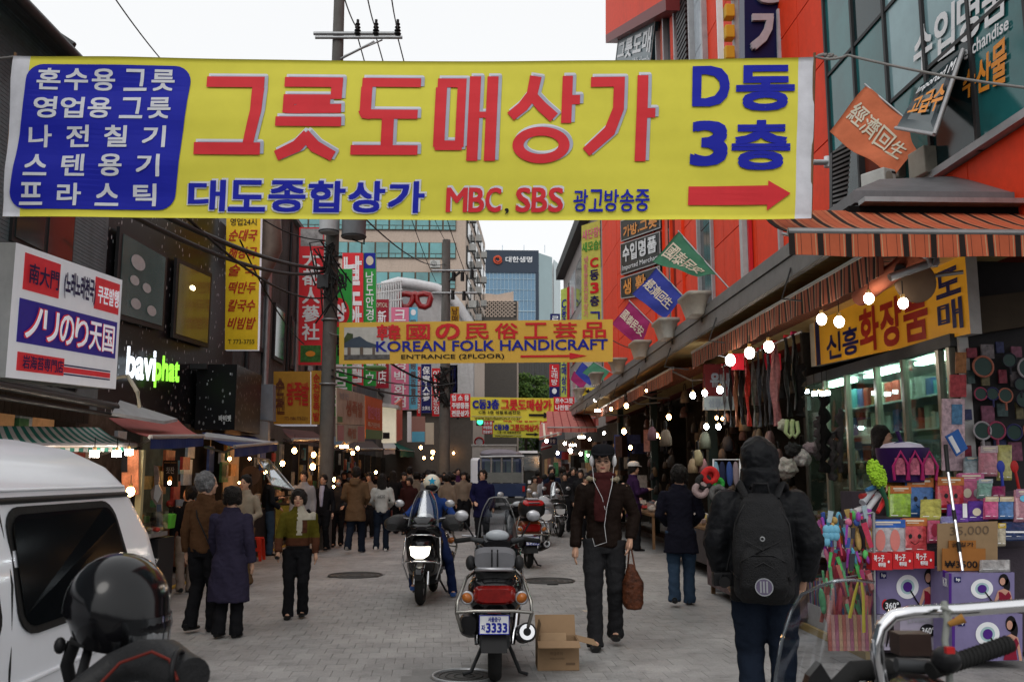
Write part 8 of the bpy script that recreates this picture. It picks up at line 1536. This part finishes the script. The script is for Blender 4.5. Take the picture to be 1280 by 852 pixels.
for s_ in(-1,1):m=MB();m.tube([(bx+s_*.09,by-.06,1.47),(bx+s_*.13,by+.02,1.56),(bx+s_*.15,by+.14,1.53),(bx+s_*.16,by+.24,1.4)],[(.012,.03)]*4,8);m.build('shoulder_strap',BPK,t)
m=MB();m.tube([(bx+x,by-.255+.02*abs(i-2),z)for i,(x,z)in enumerate(((-.1,1.22),(.09,1.12),(0,1.16),(-.09,1.12),(.1,1.22)))],.004,5);m.tube([(bx-.1,by-.24,1.04),(bx,by-.262,1.1),(bx+.1,by-.24,1.04)],.004,5);m.build('elastic_cord',BLK,t)
for s_ in(-1,1):
    m=MB();m.tube([(bx+s_*.17,by-.12,.95),(bx+s_*.175,by-.14,1.15),(bx+s_*.16,by-.13,1.32),(bx+s_*.1,by-.11,1.43),(bx,by-.1,1.46)],.006,5);m.build('zip',BLK,t);m=MB();m.tube([(bx+s_*.19,by-.05,1.02),(bx+s_*.15,by-.2,1.0)],[(.004,.012)]*2,6);m.build('side_strap',BLK,t)
m=MB();m.tube([(bx-.13,by-.23,1.1),(bx-.06,by-.245,1.14),(bx+.06,by-.245,1.14),(bx+.13,by-.23,1.1)],.005,5);m.build('zip',BLK,t)
m=MB();m.torus((bx+.0,by-.24,1.235),.012,.004,'Y',14,5);m.build('ring',STEEL,t)
Qd=Quad((bx-.06,by-.262,1.02),(bx+.06,by-.262,1.02),(bx-.06,by-.25,.9),(bx+.06,by-.25,.9));m=MB();disc(m,Qd,.5,.5,.42,.42,.012);m.build('badge',mat('badge_violet',(.12,.1,.16),.6),t,recalc=False);m=MB();disc(m,Qd,.5,.5,.44,.44,.014,inner=.88)
for x in(.3,.45,.6):rect(m,Qd,x,.22,.08,.56,.015)
m.build('badge_stripe',GREYP,t,recalc=False)
m=MB();m.loft([(bx-.06,by-.03,1.53,.012,.01),(bx-.05,by-.07,1.55,.012,.01)],6);m.tube([(bx-.05,by-.05,1.5),(bx-.04,by-.08,1.56),(bx+.04,by-.08,1.56),(bx+.05,by-.05,1.5)],.01,6);m.build('grab_handle',BPK,t)
t.rotation_euler=(0,0,R(-17));_p=V((bp_man.location.x,bp_man.location.y,0));t.location=_p-Matrix.Rotation(R(-17),3,'Z')@_p
c=W2(bp_man,A2['L'][2])+V((-.05,-.1,-.02));t=thing('camera','black camera held at the hooded man\'s side','camera',c);m=MB();m.box(c,(.12,.07,.085));m.build('body',BLK,t,bevel=.01);m=MB();m.tube([c+V((0,-.03,0)),c+V((-.01,-.1,-.01))],.035,16);m.build('lens',BP,t);m=MB();m.tube([c+V((.03,0,.05)),c+V((.1,-.02,.35)),c+V((.16,.04,.68))],.008,5);m.build('strap',BLK,t)
person('woman in a long dark cardigan and flared jeans seen from behind',853,757,580,168,topk='coat',col=cl('navy_black_knit',(.012,.012,.02)),leg=cl('blue_jeans',(.035,.06,.1)),hair='bob',arms=('b','b'),st=.5,near=0,g=1.06,face=False)
person('woman in a purple coat and white cap reading beside the bag stall',793,688,578,95,topk='coat',col=cl('purple_coat',(.035,.015,.05)),hair='wcap',arms=('h','h'),st=.1,near=1,g=1.05)
def ol_paint(c):
    if c.y>.02 and-.055<c.x<.0 and .93<c.z<1.26:return 1
    if c.y>-.03 and-.2<c.x<-.03 and c.z>1.1:return 1
    if c.y>.0 and-.11<c.x<-.05 and .95<c.z<1.1:return 2
    if c.z<.9:return 2
    return 0
OLV=cl('olive_knit',(.1,.085,.012));
def ex_pouch(b,h,A,J,HC,HP):
    q=MB();q.loft([(0,.0,.535*h,.092*h,.075*h),(0,.01*h,.56*h,.094*h,.085*h)],18,axis='Z');q.build('waist_pouch',BLK,b);q=MB();w=A['R'][2];q.tube([w+V((.03,-.02,-.05)),w+V((-.0,.05,-.06)),w+V((.0,.14,-.05))],[.018,.024,.018],8);q.build('held_umbrella',BLK,b)
person('woman in an olive sweater with white and brown blocks walking toward the viewer',369,772,611,4,topk='sweater',mats=[OLV,cl('cream_knit',(.48,.44,.36)),cl('brown_knit',(.09,.035,.02))],paint=ol_paint,leg=cl('black_trousers',(.012,.012,.013)),hair='bob',arms=('d','s'),st=.2,near=0,g=1.08,extra=ex_pouch,skin=SKIN,belly=.008)
def ex_strap(b,h,A,J,HC,HP):q=MB();q.tube([(-.08*h,.06*h,.8*h),(-.07*h,-.02*h,.835*h),(.0,-.085*h,.72*h),(.09*h,-.07*h,.55*h)],.008,5);q.build('bag_strap',BLK,b)
person('grey haired man in a brown jacket beside the woman in the long coat',250,790,590,160,topk='jacket',col=cl('brown_corduroy',(.1,.05,.025)),hair='perm',hcol=HGREY,arms=('d','b'),st=.3,near=0,g=1.05,extra=ex_strap,hyaw=-40,face=False)
person('woman in a long dark violet hooded coat seen from behind',283,797,608,172,topk='long',col=cl('violet_grey_coat',(.035,.03,.055)),hair='bob',arms=('s','d'),st=.15,near=0,g=1.1,face=False)
person('woman in a black jacket and beige trousers near the glass counter',231,741,608,-150,topk='jacket',col=cl('black_jacket',(.012,.012,.014)),leg=cl('beige_trousers',(.32,.25,.21)),hair='bob',arms=('d','b'),st=.25,near=1,hyaw=50)
person('man in a light beige jacket and tan trousers facing the couple',302,733,593,-15,topk='jacket',col=cl('light_beige_jacket',(.3,.25,.19)),leg=cl('tan_trousers',(.15,.09,.05)),hair='short',arms=('b','d'),st=.2,near=1)
person('man in a dark jacket and blue jeans standing at the food stall',333,694,591,120,topk='jacket',col=cl('blue_black_jacket',(.015,.02,.028)),leg=cl('mid_blue_jeans',(.045,.08,.14)),hair='short',arms=('h','b'),st=.08,near=1,g=1.08)
def ex_shirt(b,h,A,J,HC,HP):q=MB();q.loft([(0,.062*h,.58*h,.018*h,.016*h),(0,.07*h,.7*h,.03*h,.016*h),(0,.05*h,.81*h,.035*h,.02*h),(0,.03*h,.85*h,.035*h,.025*h)],12,axis='Z');q.build('shirt',cl('pale_shirt',(.42,.42,.55)),b)
person('man in a black suit and pale striped shirt walking by the pole',402,689,592,-12,topk='jacket',col=cl('black_suit',(.013,.013,.015)),arms=('d','s'),st=.3,near=1,extra=ex_shirt)
def ex_mask(b,h,A,J,HC,HP):q=MB();q.ell(HP(0,.045,-.03),(.034*h,.02*h,.024*h),12,8);q.build('face_mask',mat('blue_mask',(.3,.36,.45),.8),b)
person('person wearing a pale blue face mask behind the suited man',421,683,595,5,topk='jacket',col=cl('charcoal_jacket',(.03,.03,.033)),arms=('b','b'),st=.2,near=1,extra=ex_mask)
person('man in a tan hooded coat walking away',443,691,582,170,topk='coat',col=cl('tan_coat',(.13,.08,.045)),leg=cl('dark_blue_jeans',(.014,.02,.034)),hair='hooddown',arms=('b','b'),st=.7,near=1,g=1.08,face=False,shoe=mat('grey_shoe',(.2,.19,.18),.7))
def ex_hood(b,h,A,J,HC,HP):
    Q=Quad((.05*h,-.086*h,.72*h),(-.05*h,-.086*h,.72*h),(.05*h,-.086*h,.68*h),(-.05*h,-.086*h,.68*h));Q.n=V((0,-1,0));q=MB();put(q,Q,'STILL',0,0,1,.45,.01,.012);put(q,Q,'STUDIO',0,.55,1,.45,.01,.012);q.build('lettering',BLACKP,b,recalc=False);q=MB();q.loft([(.13*h,.02*h,.44*h,.012,.07),(.13*h,.02*h,.52*h,.012,.08)],10,4,axis='Z');q.build('small_bag',mat('red_brown_bag',(.1,.02,.015),.5),b)
person('long haired woman in a white hoodie and jeans walking away',476,689,591,178,topk='jacket',col=cl('white_hoodie',(.46,.46,.44)),leg=cl('dark_blue_jeans',(.014,.02,.034)),hair='long',arms=('b','b'),st=.5,near=1,face=False,extra=ex_hood,shoe=mat('white_shoe',(.5,.48,.46),.7))
far=[('woman in black with long hair beyond the white hoodie',490,667,588,175,'jacket',(.014,.014,.016),None,'long'),('tall man in a beige jacket walking away',511,660,583,176,'jacket',(.3,.25,.2),None,'short'),('man in a dark purple shirt and grey trousers walking toward the viewer',572,647,585,0,'jacket',(.06,.02,.06),(.05,.055,.05),'short'),('woman in a navy jacket with pale collar walking toward the viewer',690,658,583,2,'jacket',(.012,.016,.035),None,'perm'),('woman in a long black jacket near the headphone man',717,655,584,-6,'coat',(.014,.013,.016),None,'perm'),('person in a brown coat seen from behind near the bag stall',704,650,583,178,'coat',(.06,.045,.035),None,'bob')]
for(l_,px,fy,ty,rt,tk,c,lc,hr)in far:person(l_,px,fy,ty,rt,topk=tk,col=cl('f%d'%px,c),leg=cl('t%d'%px,lc)if lc else None,hair=hr,arms=('d','s'),st=.3,near=1,g=1.08)
person('woman in a dark navy coat with short hair walking behind the plate 3333 scooter',603,682,587,-8,topk='coat',col=cl('navy_coat',(.012,.012,.045)),hair='bob',arms=('d','b'),st=.2,near=1,g=1.1)
person('shop woman with long black hair standing inside by the cosmetics glass',1103,760,535,75,Y=9.9,h=1.66,topk='jacket',col=cl('black_jacket',(.012,.012,.014)),hair='long',arms=('b','b'),st=0,near=1)[0].location.z=.48
m=MB();m.b2((4.0,9.6,.1),(4.9,10.2,.48));tag(m.build('wooden_step',WOOD,None,org=(4.4,9.9,.1)),'low wooden step behind the purple display tower','step')
p=at(533,752,12.3)
def ex_rider(b,h,A,J,HC,HP):
    q=MB();q.ell(HC+V((0,-.005,.03)),(.12,.135,.125),24,16);hm=q.build('helmet',mat('cream_helmet',(.62,.6,.5),.25,coat=.5),b)
    q=MB();P=[HC+V((-.01+(.06 if k%2==0 else .026)*math.sin(k*math.pi/5),.14,.06+(.06 if k%2==0 else .026)*math.cos(k*math.pi/5)))for k in range(10)];q.add(P,[tuple(range(10))]);q.build('star',mat('cyan_star',(.02,.3,.5),.4),hm,recalc=False)
    q=MB();q.ell(HC+V((0,.09,-.03)),(.09,.06,.05),14,8);q.build('visor_opening',BLK,hm)
person('rider in a blue jacket and cream helmet with a star sitting on the oncoming scooter',0,0,0,0,Y=12.95,h=1.57,topk='jacket',col=cl('bright_blue_jacket',(.02,.05,.19)),leg=cl('blue_trousers',(.015,.025,.08)),hair='helmet',arms=('r','r'),st=0,near=1,sit=-1,extra=ex_rider,shoe=mat('blue_shoe',(.03,.08,.25),.5))[0].location=(p.x+.02,12.95,.0)
crowd=[]
for i,(tk,c,hr,rt)in enumerate((('jacket',(.02,.02,.022),'short',0),('coat',(.015,.015,.018),'bob',0),('jacket',(.22,.17,.13),'perm',0),('coat',(.04,.015,.015),'bob',0),('jacket',(.28,.28,.3),'short',0))):
    crowd.append((tk,c,hr))
rc=random.Random(31);protos=[]
spots=[(447,26),(455,30),(462,24),(505,27),(520,30),(527,34),(535,28),(541,38),(548,33),(555,42),(562,36),(565,30),(668,30),(672,34),(681,29),(726,26),(733,23),(739,28),(744,31),(722,34),(712,38),(730,40),(745,19),(416,28),(437,34),(470,40),(480,44),(493,48),(510,50),(530,46),(570,52),(700,44),(690,48),(763,21),(380,19)]
spots+=[(rc.choice((rc.uniform(425,590),rc.uniform(425,590),rc.uniform(678,750))),rc.uniform(25,48))for _ in range(46)]
desc=['in a plain dark jacket','in a long black coat','in a beige jacket with curled hair','in a dark red coat','in a pale grey jacket']
for i,(px,Y)in enumerate(spots):
    k=i%5;q=at(px,592,Y);rz=R(180+rc.choice((0,180))+rc.uniform(-25,25));lab='distant walker %s, %s%s'%(desc[k],'nearer ' if Y<33 else 'far off ',('by the left stalls' if px<570 else 'near the trucks')if px<660 else 'beside the right stalls')
    if i<5:
        tk,c,hr=crowd[k];b,*_=person(lab,Y=Y,px=px,h=1.66,topk=tk,col=cl('crowd%d'%k,c),hair=hr,st=.3,near=2,g=1.08);b.rotation_euler=(0,0,rz);b['group']='distant people in the market crowd';protos.append(b)
    else:dup(protos[k],None,V((q.x,Y,0)),rz,lab,'distant people in the market crowd',(rc.uniform(.93,1.05),rc.uniform(.93,1.05),rc.uniform(.9,1.07)))
